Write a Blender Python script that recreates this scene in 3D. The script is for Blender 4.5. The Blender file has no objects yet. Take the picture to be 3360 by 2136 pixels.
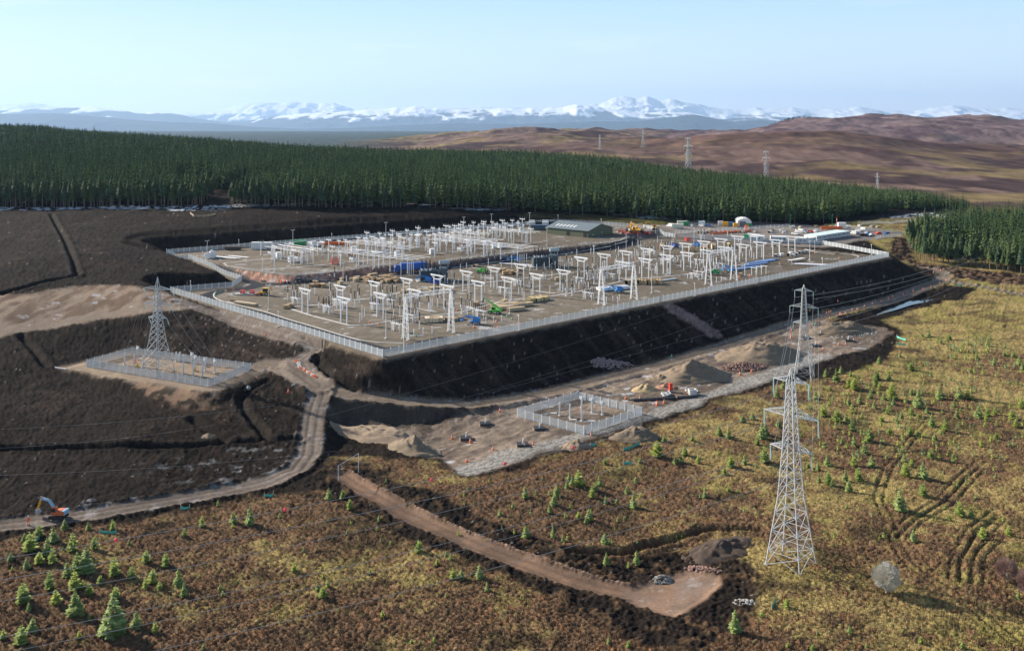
import bpy, math, random
import numpy as np
from mathutils import Vector

# ------------------------------------------------------------------ camera, light, sky
F = 3100.0; HZ = 400.0; CX = 1680.0; CZ = 70.0
sc = bpy.context.scene
cd = bpy.data.cameras.new('camera'); cam = bpy.data.objects.new('camera', cd)
sc.collection.objects.link(cam); sc.camera = cam
cam.location = (0, 0, CZ); cam.rotation_euler = (math.radians(90), 0, 0)
cd.sensor_width = 36; cd.lens = F / 3360 * 36; cd.shift_y = -(1068 - HZ) / 3360
cd.clip_start = 1; cd.clip_end = 120000
EL = math.radians(24); AZ = math.radians(30)
SD = Vector((-math.cos(EL) * math.cos(AZ), math.cos(EL) * math.sin(AZ), math.sin(EL)))
ld = bpy.data.lights.new('sun', 'SUN'); ld.energy = 5.0; ld.angle = math.radians(0.5); ld.color = (1, 0.90, 0.76)
sun = bpy.data.objects.new('sun', ld); sc.collection.objects.link(sun)
sun.rotation_euler = SD.to_track_quat('Z', 'Y').to_euler()
w = bpy.data.worlds.new('World'); sc.world = w; w.use_nodes = True
nt = w.node_tree; nd = nt.nodes; lk = nt.links
sky = nd.new('ShaderNodeTexSky'); sky.sky_type = 'NISHITA'; sky.sun_disc = False
sky.sun_elevation = EL; sky.sun_rotation = math.atan2(SD.x, SD.y) % (2 * math.pi)
sky.altitude = 300; sky.air_density = 1.0; sky.dust_density = 1.2; sky.ozone_density = 2.0
bg = nd['Background']; bg.inputs[1].default_value = 0.06
# thin high cloud veil, part of the sky itself
tc = nd.new('ShaderNodeTexCoord'); mp = nd.new('ShaderNodeMapping'); mp.inputs['Scale'].default_value = (1.2, 1.2, 9)
nz = nd.new('ShaderNodeTexNoise'); nz.inputs['Scale'].default_value = 2.2; nz.inputs['Detail'].default_value = 7; nz.inputs['Roughness'].default_value = .55
rp = nd.new('ShaderNodeValToRGB'); rp.color_ramp.elements[0].position = .56; rp.color_ramp.elements[1].position = .82
rp.color_ramp.elements[0].color = (0, 0, 0, 1); rp.color_ramp.elements[1].color = (2.2, 1.3, .7, 1)
mx = nd.new('ShaderNodeMixRGB')
sx = nd.new('ShaderNodeSeparateXYZ'); lk.new(tc.outputs['Generated'], sx.inputs[0])
hr = nd.new('ShaderNodeValToRGB'); e_ = hr.color_ramp.elements; e_[0].position = 0; e_[0].color = (.95, .96, .95, 1); e_[1].position = .13; e_[1].color = (.50, .76, 1.0, 1)
_e = e_.new(.05); _e.color = (.74, .88, .98, 1)
vs = nd.new('ShaderNodeVectorMath'); vs.operation = 'SCALE'; vs.inputs['Scale'].default_value = 9.6; lk.new(sx.outputs[2], hr.inputs[0]); lk.new(hr.outputs[0], vs.inputs[0]); lk.new(vs.outputs[0], mx.inputs[2])
hm_ = nd.new('ShaderNodeMapRange'); hm_.inputs[1].default_value = .12; hm_.inputs[2].default_value = .42; hm_.inputs[3].default_value = .93; hm_.inputs[4].default_value = .03; lk.new(sx.outputs[2], hm_.inputs[0])
cl = nd.new('ShaderNodeMixRGB'); cl.blend_type = 'ADD'; cl.inputs[0].default_value = 1
lk.new(tc.outputs['Generated'], mp.inputs[0]); lk.new(mp.outputs[0], nz.inputs[0]); lk.new(nz.outputs[0], rp.inputs[0])
lk.new(hm_.outputs[0], mx.inputs[0]); lk.new(sky.outputs[0], mx.inputs[1]); lk.new(mx.outputs[0], cl.inputs[1]); lk.new(rp.outputs[0], cl.inputs[2]); lk.new(cl.outputs[0], bg.inputs[0])
sc.view_settings.view_transform = 'Standard'; sc.view_settings.look = 'None'; sc.view_settings.gamma = 1
sc.view_settings.exposure = 1.0
sc.cycles.max_bounces = 4; sc.cycles.volume_bounces = 0; sc.cycles.transparent_max_bounces = 8

rng = random.Random(7); R = np.random.default_rng(7)

# ------------------------------------------------------------------ small maths
def _h(ix, iy, k=0):
    n = (ix.astype(np.int64) * 374761393 + iy.astype(np.int64) * 668265263 + k * 974711) & 0x7fffffff
    n = (n ^ (n >> 13)) * 1274126177 & 0x7fffffff
    n = (n ^ (n >> 16)) * 60493 & 0x7fffffff
    return ((n >> 5) & 0xffff) / 65535.0
def vn(x, y, k=0):
    ix = np.floor(x); iy = np.floor(y); fx = x - ix; fy = y - iy
    fx = fx * fx * (3 - 2 * fx); fy = fy * fy * (3 - 2 * fy)
    a = _h(ix, iy, k); b = _h(ix + 1, iy, k); c = _h(ix, iy + 1, k); d = _h(ix + 1, iy + 1, k)
    return (a * (1 - fx) + b * fx) * (1 - fy) + (c * (1 - fx) + d * fx) * fy
def fbm(x, y, o=4, k=0):
    s = 0; a = .5; t = 0
    for i in range(o):
        s = s + a * vn(x, y, k + i * 17); t += a; a *= .5; x = x * 2.03 + 11.3; y = y * 2.03 + 5.7
    return s / t
def worley(x, y, k=0):
    ix = np.floor(x); iy = np.floor(y); best = np.full(x.shape, 9.); idv = np.zeros(x.shape)
    for dx in (-1, 0, 1):
        for dy in (-1, 0, 1):
            cx = ix + dx; cy = iy + dy
            px = cx + _h(cx, cy, k); py = cy + _h(cx, cy, k + 5)
            d = (px - x) ** 2 + (py - y) ** 2
            m = d < best; best = np.where(m, d, best); idv = np.where(m, _h(cx, cy, k + 9), idv)
    return np.sqrt(best), idv
def sstep(a, b, x):
    t = np.clip((x - a) / (b - a), 0, 1); return t * t * (3 - 2 * t)
def pdist(X, Y, pts, closed=False):
    pts = [np.array(p[:2], float) for p in pts]; d = np.full(X.shape, 1e9); side = np.zeros(X.shape); tt = np.zeros(X.shape)
    n = len(pts); L = 0
    for i in range(n if closed else n - 1):
        a = pts[i]; b = pts[(i + 1) % n]; ab = b - a; l2 = ab @ ab + 1e-9
        t = np.clip(((X - a[0]) * ab[0] + (Y - a[1]) * ab[1]) / l2, 0, 1)
        dx = X - a[0] - t * ab[0]; dy = Y - a[1] - t * ab[1]
        q = dx * dx + dy * dy; m = q < d
        d = np.where(m, q, d)
        if not closed:
            side = np.where(m, np.sign(ab[0] * dy - ab[1] * dx), side); tt = np.where(m, L + t * math.sqrt(l2), tt)
        L += math.sqrt(l2)
    return (np.sqrt(d), side, tt)
def sdf(X, Y, pts):
    """signed distance to a polygon, positive outside"""
    d = pdist(X, Y, pts, True)[0]; ins = np.zeros(X.shape, bool); n = len(pts)
    for i in range(n):
        x1, y1 = pts[i][:2]; x2, y2 = pts[(i + 1) % n][:2]
        if y1 == y2: continue
        c = (y1 > Y) != (y2 > Y)
        ins ^= c & (X < (x2 - x1) * (Y - y1) / (y2 - y1) + x1)
    return np.where(ins, -d, d)
def U(px, py, z=0.0):
    Y = F * (CZ - z) / (py - HZ); return ((px - CX) * Y / F, Y, z)
# coordinates read in enlarged views of the photograph, turned into full-picture pixels
def Z1(x, y): return (500 + x * .3397, 680 + y * .3397)
def Z2(x, y): return (1200 + x * .3397, 680 + y * .3397)
def Z3(x, y): return (1900 + x * .3397, 680 + y * .3397)
def Z4(x, y): return (2600 + x * .3266, 560 + y * .3266)
def R1(x, y): return (x * .4702, 840 + y * .4702)
def R2(x, y): return (1000 + x * .515, 1000 + y * .515)
def R3(x, y): return (2100 + x * .5233, 860 + y * .5233)
def R4(x, y): return (x * .4983, 1400 + y * .4983)
def R5(x, y): return (1100 + x * .4983, 1400 + y * .4983)
def R6(x, y): return (2200 + x * .4817, 1400 + y * .4817)

# ------------------------------------------------------------------ natural terrain from control points
CP = [(0, 1700, -14), (0, 1500, -11), (0, 1350, -8.5), (0, 1200, -5), (0, 1090, 0), (0, 960, 6), (0, 840, 10), (0, 720, 14), (0, 682, 16),
      (300, 960, 4), (300, 860, 8.5), (250, 780, 12), (400, 715, 14.5), (470, 1015, 1.5), (560, 990, 1.5), (420, 1150, -5.6), (250, 1150, -4.5), (560, 1050, -.6), (640, 1110, -3.5), (300, 1080, -1.2), (150, 1100, -1.5), (700, 1120, -4.5),
      (450, 870, 7.5), (520, 900, 6.5), (600, 935, 4.5), (640, 905, 5),
      (400, 1400, -9.5), (800, 1400, -9.5), (600, 1300, -8.5), (850, 1280, -7.5), (900, 1180, -5), (900, 1090, -2.5), (1040, 1160, -3), (1000, 1240, -6), (1050, 1320, -8.2), (1150, 1300, -7.8), (1256, 1306, -8.3), (1360, 1320, -9.2), (1450, 1328, -10), (1540, 1332, -10.8), (1700, 1308, -11.6),
      (1150, 1360, -11.3), (1300, 1365, -11.6), (1420, 1362, -11.9),
      (1010, 1500, -11), (800, 1600, -12.5), (500, 1655, -13), (200, 1700, -13.8), (1140, 1560, -12), (1400, 1719, -13.5), (1700, 1838, -14), (2200, 1950, -14),
      (1300, 1440, -12.3), (1550, 1550, -12.5), (1700, 1380, -12), (1920, 1430, -12), (2100, 1370, -12), (1900, 1310, -12), (2000, 1240, -12), (2300, 1260, -12), (2226, 1185, -12), (2571, 1069, -12), (2700, 1110, -12), (2900, 1085, -12.5),
      (2860, 1001, -12), (3000, 958, -11.5), (3085, 918, -10.5), (3050, 880, -9), (3250, 946, -11), (3356, 967, -11.5), (2980, 992, -13.2), (3200, 1100, -13), (3350, 1250, -13), (3000, 1300, -13.5), (2638, 1240, -13.5),
      (3350, 1600, -13), (2900, 1600, -13), (2595, 1849, -12), (2900, 1950, -12.5), (3350, 2000, -12.5), (2500, 2100, -13), (1700, 2100, -15), (900, 2100, -15.5), (100, 2100, -16), (100, 1850, -15), (700, 1800, -14.5), (2100, 1600, -13.5), (2000, 1750, -14), (1200, 1850, -15),
      (2940, 800, -4), (3020, 858, -9), (3190, 880, -10), (3350, 902, -10.5), (3355, 830, -10), (2920, 760, -2), (3050, 720, -5), (3180, 695, -7), (2880, 702, -3),
      (560, 700, 15), (941, 690, 15.5), (941, 722, 13), (1200, 715, 12.5), (700, 724, 13.6), (1300, 690, 13), (1500, 712, 10.5), (1680, 690, 9), (1750, 712, 6.5), (2000, 730, 3), (2100, 712, 4.5), (2300, 725, 1.5), (2500, 738, 0), (2700, 750, -.5), (2700, 730, -1)]
cps = [U(*c) for c in CP]
def W(px, Y, py): return ((px - CX) * Y / F, Y, CZ - (py - HZ) * Y / F)
def G_(px, Y, z): return ((px - CX) * Y / F, Y, z)
cps += [G_(0, 1000, 30), G_(0, 1500, 43), G_(0, 1900, 30), G_(800, 900, 22), G_(800, 1400, 23), G_(800, 1800, 8), G_(1400, 850, 15), G_(1400, 1300, 14), G_(1400, 1700, -5), G_(2000, 850, 6), G_(2000, 1150, 4), G_(2400, 800, 1), G_(2400, 1000, -3),
        G_(2800, 880, -8), G_(3150, 860, -10), G_(3150, 700, -9), G_(3360, 700, -10),
        W(3360, 1033, 640), W(2400, 1400, 568), W(3000, 1356, 560), W(3300, 1679, 522), W(2800, 1150, 612), W(2000, 1700, 506), W(2560, 1500, 528), W(2000, 2000, 478), W(1750, 1900, 500),
        W(2560, 2200, 441), W(2350, 2150, 449), W(2800, 2250, 452), W(3000, 2300, 469), W(3360, 2300, 486), W(2560, 2900, 475), W(3000, 2900, 478), W(3360, 3000, 470),
        W(2860, 4000, 384), W(2700, 4100, 392), W(3140, 3800, 391), W(3360, 3900, 402), W(3000, 3900, 392), W(2500, 4500, 418), W(2200, 4500, 434), W(2600, 3200, 452), W(2860, 3300, 445), W(1700, 4500, 438), W(1900, 3200, 452), W(2150, 3300, 452),
        W(1500, 4000, 451), W(1200, 3500, 464), W(1680, 2600, 474), W(1400, 2600, 482), W(800, 3000, 535), W(0, 3000, 535), W(-600, 3000, 535), W(400, 5000, 492), W(1000, 4200, 490),
        W(2860, 5600, 410), W(3360, 5600, 415), W(2000, 7000, 452), W(1200, 7000, 455), W(3000, 7500, 440), W(0, 8000, 455), W(1680, 10000, 445), W(3360, 10000, 440), W(0, 12000, 440), W(1680, 14000, 436), W(3360, 14000, 436),
        (-90, 90, -16), (90, 90, -14), (0, 120, -15.5), (-450, 500, 14), (-500, 700, 24), (420, 430, -12), (420, 600, -12), (700, 1000, -12)]
C = np.array(cps)
def tcoord(X, Y): return X / Y * 3.2, np.log(Y) * 1.6
def _tps(r2): return np.where(r2 > 0, r2 * np.log(r2 + 1e-12) * .5, 0)
cu, cv = tcoord(C[:, 0], C[:, 1]); n = len(C)
K = _tps((cu[:, None] - cu) ** 2 + (cv[:, None] - cv) ** 2) + np.eye(n) * 2e-4
P = np.stack([np.ones(n), cu, cv], 1)
A = np.block([[K, P], [P.T, np.zeros((3, 3))]])
sol = np.linalg.solve(A, np.r_[C[:, 2], 0, 0, 0])
def natural(X, Y):
    u, v = tcoord(X, Y); sh = u.shape; u = u.ravel(); v = v.ravel(); out = np.zeros(u.shape)
    for i in range(0, len(u), 20000):
        a = u[i:i + 20000]; b = v[i:i + 20000]
        out[i:i + 20000] = _tps((a[:, None] - cu) ** 2 + (b[:, None] - cv) ** 2) @ sol[:n] + sol[n] + sol[n + 1] * a + sol[n + 2] * b
    return out.reshape(sh)

# grid of the ground: rows of constant depth, columns of constant bearing
rows = [88.0]
while rows[-1] < 16000:
    Y = rows[-1]; rows.append(Y + min(Y * Y * 1.25e-5, .0065 * Y if Y < 6000 else .03 * Y))
RY = np.array(rows); NR = len(RY); NC = 1040; RS = np.linspace(-.74, .74, NC)
GX = RS[None, :] * RY[:, None]; GY = np.repeat(RY[:, None], NC, 1)
ci = np.r_[np.arange(0, NR, 7), NR - 1] if (NR - 1) % 7 else np.arange(0, NR, 7)
cj = np.linspace(0, NC - 1, 150)
cs = np.interp(cj, np.arange(NC), RS)
cn = natural(cs[None, :] * RY[ci][:, None], np.repeat(RY[ci][:, None], 150, 1))
tmp = np.stack([np.interp(np.arange(NC), cj, cn[i]) for i in range(len(ci))])
GZ = np.stack([np.interp(np.arange(NR), ci, tmp[:, j]) for j in range(NC)], 1)

PADTOP = 2.8
PAD = [U(1256, 1172), U(2917, 843), U(2700, 822), U(2241, 783), U(2110, 763), U(1973, 744), U(1829, 731, 2.8), U(1500, 757, 2.8), U(1200, 783, 2.8), U(941, 803, 2.8), U(547, 833, 2.8), U(619, 850, 2.5), U(794, 921, .5), U(762, 943), U(559, 959)]
TER = [U(*Z1(600, 560), 2.8), U(*Z1(760, 585), 2.8), U(*Z1(940, 615), 2.8), U(*Z1(1190, 645), 2.8), U(*Z1(1400, 660), 2.8), U(*Z1(1840, 620), 2.8), U(*Z2(0, 585), 2.8), U(*Z2(780, 525), 2.8), U(*Z2(1950, 388), 2.8), U(*Z2(2355, 352), 2.8), U(*Z3(520, 296), 2.8), U(*Z3(380, 262), 2.8),
       (110, 600, 0), (60, 700, 0), (-300, 560, 0), (-260, 480, 0), U(*Z1(240, 500), 2.8), U(*Z1(420, 520), 2.8)]
ENC1 = [U(284, 1204, -6), U(683, 1270, -6), U(823, 1216, -6), U(433, 1163, -6)]
ENC2 = [U(1697, 1367, -12), U(1917, 1426, -12), U(2106, 1362, -12), U(1896, 1309, -12)]
near = RY < 960; NN = int(near.sum())
X = GX[:NN]; Y = GY[:NN]; Zn = GZ[:NN].copy()
dP = sdf(X, Y, PAD); dT = sdf(X, Y, TER)
zp = np.clip(PADTOP - np.maximum(0, dT) * .62, 0, PADTOP)
wob = (fbm(X / 14, Y / 14, 3, 3) - .5) * 2
cut = np.interp(np.maximum(0, dP - 3.5), [0, 9.5, 15, 24, 60, 900], [0, 7.2, 7.6, 12, 40, 800])
fil = np.interp(np.maximum(0, dP - 1.6), [0, 20, 40, 900], [0, 12.4, 24, 500])
Zs = np.minimum(np.maximum(Zn + wob * .35, zp - fil), zp + cut)
Zs = np.where(dP < 0, zp, Zs)
for E, ze, ap, sl in ((ENC1, -6, 5, .42), (ENC2, -12, 2, .3)):
    d = sdf(X, Y, E); t = np.maximum(0, d - ap)
    Zs = np.where(d < 60, np.clip(Zs, ze - t * sl, ze + t * sl * 1.2), Zs)
Zstruct = GZ.copy(); Zstruct[:NN] = Zs
def prof(px):
    s = (px - CX) / F; j = np.interp(s, RS, np.arange(NC)); a = int(j); f = j - a
    return s, Zstruct[:, a] * (1 - f) + Zstruct[:, min(a + 1, NC - 1)] * f
def G(px, py):
    """where the ground is seen at a pixel of the photograph"""
    s, z = prof(px); yy = HZ + F * (CZ - z) / RY
    i = int(np.argmax(yy <= py)); i = max(i, 1)
    t = (yy[i - 1] - py) / max(yy[i - 1] - yy[i], 1e-9); t = min(max(t, 0), 1)
    Yh = RY[i - 1] * (1 - t) + RY[i] * t
    return (s * Yh, Yh, float(z[i - 1] * (1 - t) + z[i] * t))
def gz(x, y, ZF=None):
    ZF = Zstruct if ZF is None else ZF
    j = np.interp(x / y, RS, np.arange(NC)); i = np.interp(y, RY, np.arange(NR))
    a = min(int(i), NR - 2); b = min(int(j), NC - 2); f = i - a; g = j - b
    return float((ZF[a, b] * (1 - g) + ZF[a, b + 1] * g) * (1 - f) + (ZF[a + 1, b] * (1 - g) + ZF[a + 1, b + 1] * g) * f)
def GP(pts): return [G(*p) for p in pts]

# ------------------------------------------------------------------ zones of the ground
trackA = GP([(0, 1724), (150, 1709), (299, 1687), (498, 1654), (698, 1619), (872, 1584), (972, 1545), (1012, 1490), (1020, 1425), (1030, 1357), (1049, 1291), (1000, 1235), (973, 1190), (1030, 1146), (1005, 1117), (925, 1096), (846, 1072), (705, 1030), (590, 992)])
trackA2 = GP([(1040, 1262), (987, 1230), (930, 1205), (850, 1200)])
trackB = GP([(1049, 1275), (1154, 1299), (1360, 1319), (1541, 1330), (1695, 1309), (1824, 1283), (1978, 1242), (2081, 1218), (2226, 1180), (2414, 1122), (2571, 1069), (2702, 1040), (2859, 1001), (2990, 959), (3079, 925), (3103, 902), (3073, 886), (3031, 879)])
trackC = GP([(3079, 924), (3110, 925), (3180, 935), (3251, 946), (3420, 976)])
def bench(pts, hw, sl=3.0):
    global Zs
    t_ = [0]
    for a_, b_ in zip(pts[:-1], pts[1:]): t_.append(t_[-1] + math.hypot(b_[0] - a_[0], b_[1] - a_[1]))
    zt = [p[2] for p in pts]; zt = [(zt[max(i - 1, 0)] + 2 * zt[i] + zt[min(i + 1, len(zt) - 1)]) / 4 for i in range(len(zt))]
    d, s, t = pdist(X, Y, pts); zz = np.interp(t, t_, zt); k = sstep(hw + sl, hw, d) * (dP > 1.5); Zs = Zs * (1 - k) + zz * k; Zstruct[:NN] = Zs
bench(trackB[:9], 3.2); bench(trackA[6:15], 2.8)
redT = GP([(1120, 1560), (1249, 1637), (1399, 1719), (1548, 1779), (1698, 1838), (1847, 1893), (1972, 1928), (2090, 1950)])
redP = GP([(2050, 1930), (2170, 1893), (2245, 1872), (2300, 1872), (2362, 1890), (2369, 1915), (2316, 1964), (2250, 2010), (2210, 2028), (2140, 2008), (2050, 1972)])
low = GP([(1139, 1412), (1288, 1407), (1463, 1371), (1602, 1340), (1700, 1308), (1850, 1275), (1990, 1235), (2226, 1180), (2414, 1115), (2571, 1065), (2700, 1050), (2760, 1063), (2900, 1075), (2935, 1092), (2900, 1120), (2840, 1145), (2720, 1175), (2620, 1205), (2545, 1240), (2414, 1290), (2257, 1340), (2100, 1392), (1950, 1445), (1720, 1510), (1540, 1561), (1495, 1546), (1440, 1510), (1360, 1494), (1258, 1463)])
stone = GP([(1528, 1545), (1640, 1508), (1760, 1472), (1880, 1440), (2100, 1375), (2257, 1322), (2414, 1270), (2545, 1222), (2640, 1185), (2700, 1170)])
plat = GP([(-60, 975), (94, 962), (188, 948), (245, 938), (330, 936), (423, 936), (500, 950), (560, 970), (644, 1005), (588, 1014), (470, 1027), (282, 1060), (141, 1084), (-60, 1116)])
platT = GP([(-60, 1098), (141, 1070), (282, 1045), (470, 1012), (600, 996)])
encS = GP([(190, 1208), (300, 1180), (433, 1142), (640, 1170), (860, 1200), (870, 1225), (760, 1270), (700, 1300), (600, 1290), (450, 1255), (330, 1238)])
spill = GP([(460, 1262), (640, 1288), (700, 1305), (690, 1335), (600, 1345), (520, 1310)])
pit = GP([(1070, 1330), (1110, 1312), (1300, 1325), (1550, 1345), (1463, 1371), (1300, 1405), (1175, 1410), (1080, 1385)])
comp = GP([(1990, 741), (2190, 738), (2330, 716), (2560, 733), (2700, 742), (2830, 748), (2965, 766), (2915, 783), (2800, 790), (2740, 812), (2620, 812), (2241, 780), (2110, 762)])
olive = GP([(1700, 722), (1800, 690), (2050, 706), (2330, 716), (2180, 740), (2100, 755), (1973, 740), (1829, 722)])
chute = GP([(2205, 1015), (2260, 1045), (2340, 1095)])
pond = GP([(2878, 1027), (2930, 1003), (2992, 983), (3030, 969), (3087, 967), (3092, 975), (3030, 988), (2990, 1000), (2950, 1012)])
peatR = GP([(2640, 1080), (2760, 1040), (2900, 1000), (3000, 965), (3100, 935), (3200, 945), (3150, 985), (3080, 1000), (2980, 1025), (2900, 1050), (2960, 1085), (2950, 1130), (2900, 1190), (2800, 1225), (2640, 1250), (2560, 1260)])
felled = GP([(2930, 775), (2990, 790), (3000, 860), (3190, 885), (3400, 905), (3400, 940), (3250, 930), (3110, 905), (3000, 870), (2935, 845)])
peatL = [(-400, 60, 0)] + GP([(-300, 1790), (0, 1779), (150, 1744), (424, 1724), (648, 1674), (847, 1629), (1060, 1612), (1130, 1600), (1100, 1500), (1330, 1500), (1420, 1520), (1540, 1575), (1760, 1520), (1960, 1458), (2150, 1400), (2420, 1300), (2600, 1245), (2800, 1120), (2600, 1060), (2900, 960), (3000, 880), (2940, 845), (2700, 740), (3170, 700), (3180, 690)]) + [(420, 900, 0), (-760, 900, 0), (-760, 90, 0)]
drain = [GP(p) for p in ([(167, 704), (215, 790), (255, 900)], [(0, 1468), (282, 1463), (500, 1466), (611, 1463), (771, 1447), (978, 1442)], [(70, 1103), (110, 1150), (150, 1202)],
         [(625, 1376), (700, 1415), (762, 1447)], [(875, 1249), (815, 1285), (790, 1315), (802, 1348), (884, 1437)], [(0, 967), (100, 940), (188, 915), (250, 903)], [R5(1550, 820), R5(1900, 830), R5(2150, 760), R5(2408, 690), R6(200, 700), R6(600, 690)],
         [(1035, 1180), (1085, 1230), (1165, 1275)])]
ruts = [GP(p) for p in ([R6(1440, 380), R6(1420, 500), R6(1480, 620), R6(1540, 800), R6(1640, 950), R6(1800, 1060), R6(2000, 1180), R6(2200, 1330), R6(2400, 1500)],
        [R6(1530, 740), R6(1640, 640), R6(1850, 500), R6(2000, 330), R6(2130, 220)], [R6(1560, 780), R6(1690, 650), R6(1900, 530), R6(2100, 300)],
        [R6(1930, 1050), R6(1940, 950), R6(2050, 720), R6(2200, 600)], [R6(2000, 1060), R6(2010, 930), R6(2120, 760), R6(2250, 640)], [R6(2090, 1080), R6(2110, 900), R6(2240, 760)],
        [R5(2060, 320), R5(2200, 420), R5(2340, 520)], [R4(0, 1250), R4(250, 1340), R4(500, 1440)], [R3(1520, 1400), R3(1560, 1290), R3(1680, 1130), R3(1800, 1010)])]
roadT = [GP([Z1(150, 470), Z1(330, 520), Z1(480, 545), Z1(700, 625), Z1(880, 700), Z1(1010, 742), Z1(1250, 745), Z1(1700, 722), Z1(2100, 690), Z1(2355, 650)]), GP([Z1(1060, 745), Z1(900, 790), Z1(640, 815), Z1(540, 850), (672, 981), (732, 1003), (866, 1037), (948, 1062), (1041, 1090), (1123, 1115), (1200, 1137), (1240, 1148)]),
         GP([(1235, 1147), (1270, 1148), (1330, 1140), (1400, 1124), (1450, 1112)]), GP([Z2(300, 650), Z2(830, 590), Z2(1500, 505), Z2(2100, 432), Z3(300, 385), Z3(470, 335), Z3(600, 310), Z3(800, 300), Z3(960, 290), Z3(1000, 265)]),
         GP([Z3(1050, 330), Z3(1500, 350), Z3(1900, 375), Z3(2355, 418), Z4(300, 825), Z4(600, 850), Z4(700, 862)])]

def near_(a): return a
moor = np.ones(X.shape); col = np.zeros(X.shape + (3,)); bump = np.zeros(X.shape); cls = np.zeros(X.shape, np.int8)   # 0 moor 1 peat 2 gravel 3 track 4 road 5 earth
n1 = fbm(X / 9, Y / 9, 4, 1); n2 = fbm(X / 38, Y / 38, 3, 21); n3 = fbm(X / 2.3, Y / 2.3, 3, 31); n4 = vn(X / .7, Y / .7, 44); n5 = fbm(X / 90, Y / 90, 3, 51)
ed = (n3 - .5) * 2.4 + (n1 - .5) * 5
far_ = sstep(350, 800, Y)
# heather and grass moor
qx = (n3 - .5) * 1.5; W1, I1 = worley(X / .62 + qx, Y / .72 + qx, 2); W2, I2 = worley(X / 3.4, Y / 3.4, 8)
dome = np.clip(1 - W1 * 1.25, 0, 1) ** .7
grassy = np.clip(sstep(.42, .66, fbm(X / 22 + .03 * Y, Y / 22, 5, 61)) * .42 + sstep(0, 120, X - (Y - 150) * .15) * .5 + (n1 - .5) * 1.3 + (n3 - .5) * .5 + sstep(250, 420, Y) * .25, 0, 1)
tan_ = np.array([.275, .212, .088]); rust = np.array([.118, .075, .044]); dkb = np.array([.070, .046, .032]); olv = np.array([.165, .15, .045])
def mixc(a, b, t): t = np.asarray(t)[..., None]; return a * (1 - t) + b * t
hc = mixc(rust * 1.0, dkb, np.clip((I1 - .55) * 2.2, 0, 1)); hc = mixc(hc, rust * np.array([1.5, 1.25, 1.15]), np.clip((.25 - I1) * 4, 0, 1))
gc = mixc(tan_, tan_ * .6, n4 * .7); gc = mixc(gc, olv, sstep(.45, .65, fbm(X / 9, Y / 9, 4, 71)) * (.35 + .35 * sstep(20, 120, X)))
g_ = np.clip(grassy + (I2 - .5) * .35 + (I1 - .5) * .55 + (n4 - .5) * .35, 0, 1); g_ = sstep(.25, .8, g_)
col = mixc(hc, gc, g_); col *= (.78 + .85 * dome)[..., None]; wet = sstep(.62, .72, fbm(X / 12, Y / 7, 4, 151)); col = mixc(col, np.array([.045, .036, .024]), wet * .6)  # lit cushion tops and shaded gaps painted into colour; wet hollows dark
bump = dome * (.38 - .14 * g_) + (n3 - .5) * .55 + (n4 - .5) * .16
bump = bump * (1 - far_ * .4)
def put(mask, c, b, k):
    global col, bump
    m = mask[..., None]; col = col * (1 - m) + c * m; bump = bump * (1 - mask) + b * mask
    cls[mask > .5] = k
# peat
pk = sstep(.35, .7, fbm(X / 5, Y / 5, 4, 81))
peat = mixc(np.array([.006, .005, .0048]), np.array([.032, .024, .019]), n3 * .85) * (.6 + .8 * n4)[..., None]
peat = mixc(peat, np.array([.07, .047, .033]), np.clip(sstep(.62, .8, n1) * .3, 0, 1))
W3, I3 = worley(X / .9, Y / .9, 15)
speck = (I3 > .982) & (W3 < .2)
peat[speck] = (.17, .155, .14)
pb = (n3 - .5) * .5 + np.clip(1 - W3 * 1.3, 0, 1) * .28 + (n4 - .5) * .3 + (n1 - .5) * .35
dPL = sdf(X, Y, peatL)
put(sstep(1.6, -1.6, dPL + ed), peat, pb, 1)
put(sstep(1.5, -1.5, sdf(X, Y, peatR) + ed), peat, pb, 1)
rend = GP([(2917, 846), (3010, 862), (3070, 890), (3085, 920), (2990, 958), (2860, 1000), (2700, 1042), (2750, 950)])
put(sstep(1.5, -1.5, sdf(X, Y, rend) + ed), peat, pb, 1)
put(sstep(1.5, -1.5, sdf(X, Y, felled) + ed * 1.5), mixc(peat, np.array([.17, .11, .07]), sstep(.4, .65, n3)), pb * 1.4, 1)
dR, sR, tR = pdist(X, Y, redT); dRP = sdf(X, Y, redP)
dred = np.minimum(dR - 2.4, dRP)
side_w = np.where(sR > 0, 7.5, 4.5)
put(sstep(1.5, -1.5, np.minimum(dR - side_w - 2, dRP - 9) + ed * 1.3), mixc(peat * 1.3, rust * .7, sstep(.55, .7, n3)), pb * 1.3, 1)
dB2 = pdist(X, Y, stone)[0]
# forest floor and moor behind
dOl = sdf(X, Y, olive)
put(sstep(4, -4, dOl + ed * 2) * .9, mixc(np.array([.10, .095, .035]), np.array([.045, .04, .02]), sstep(.4, .62, n1)), (n3 - .5) * .5, 0)
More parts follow.
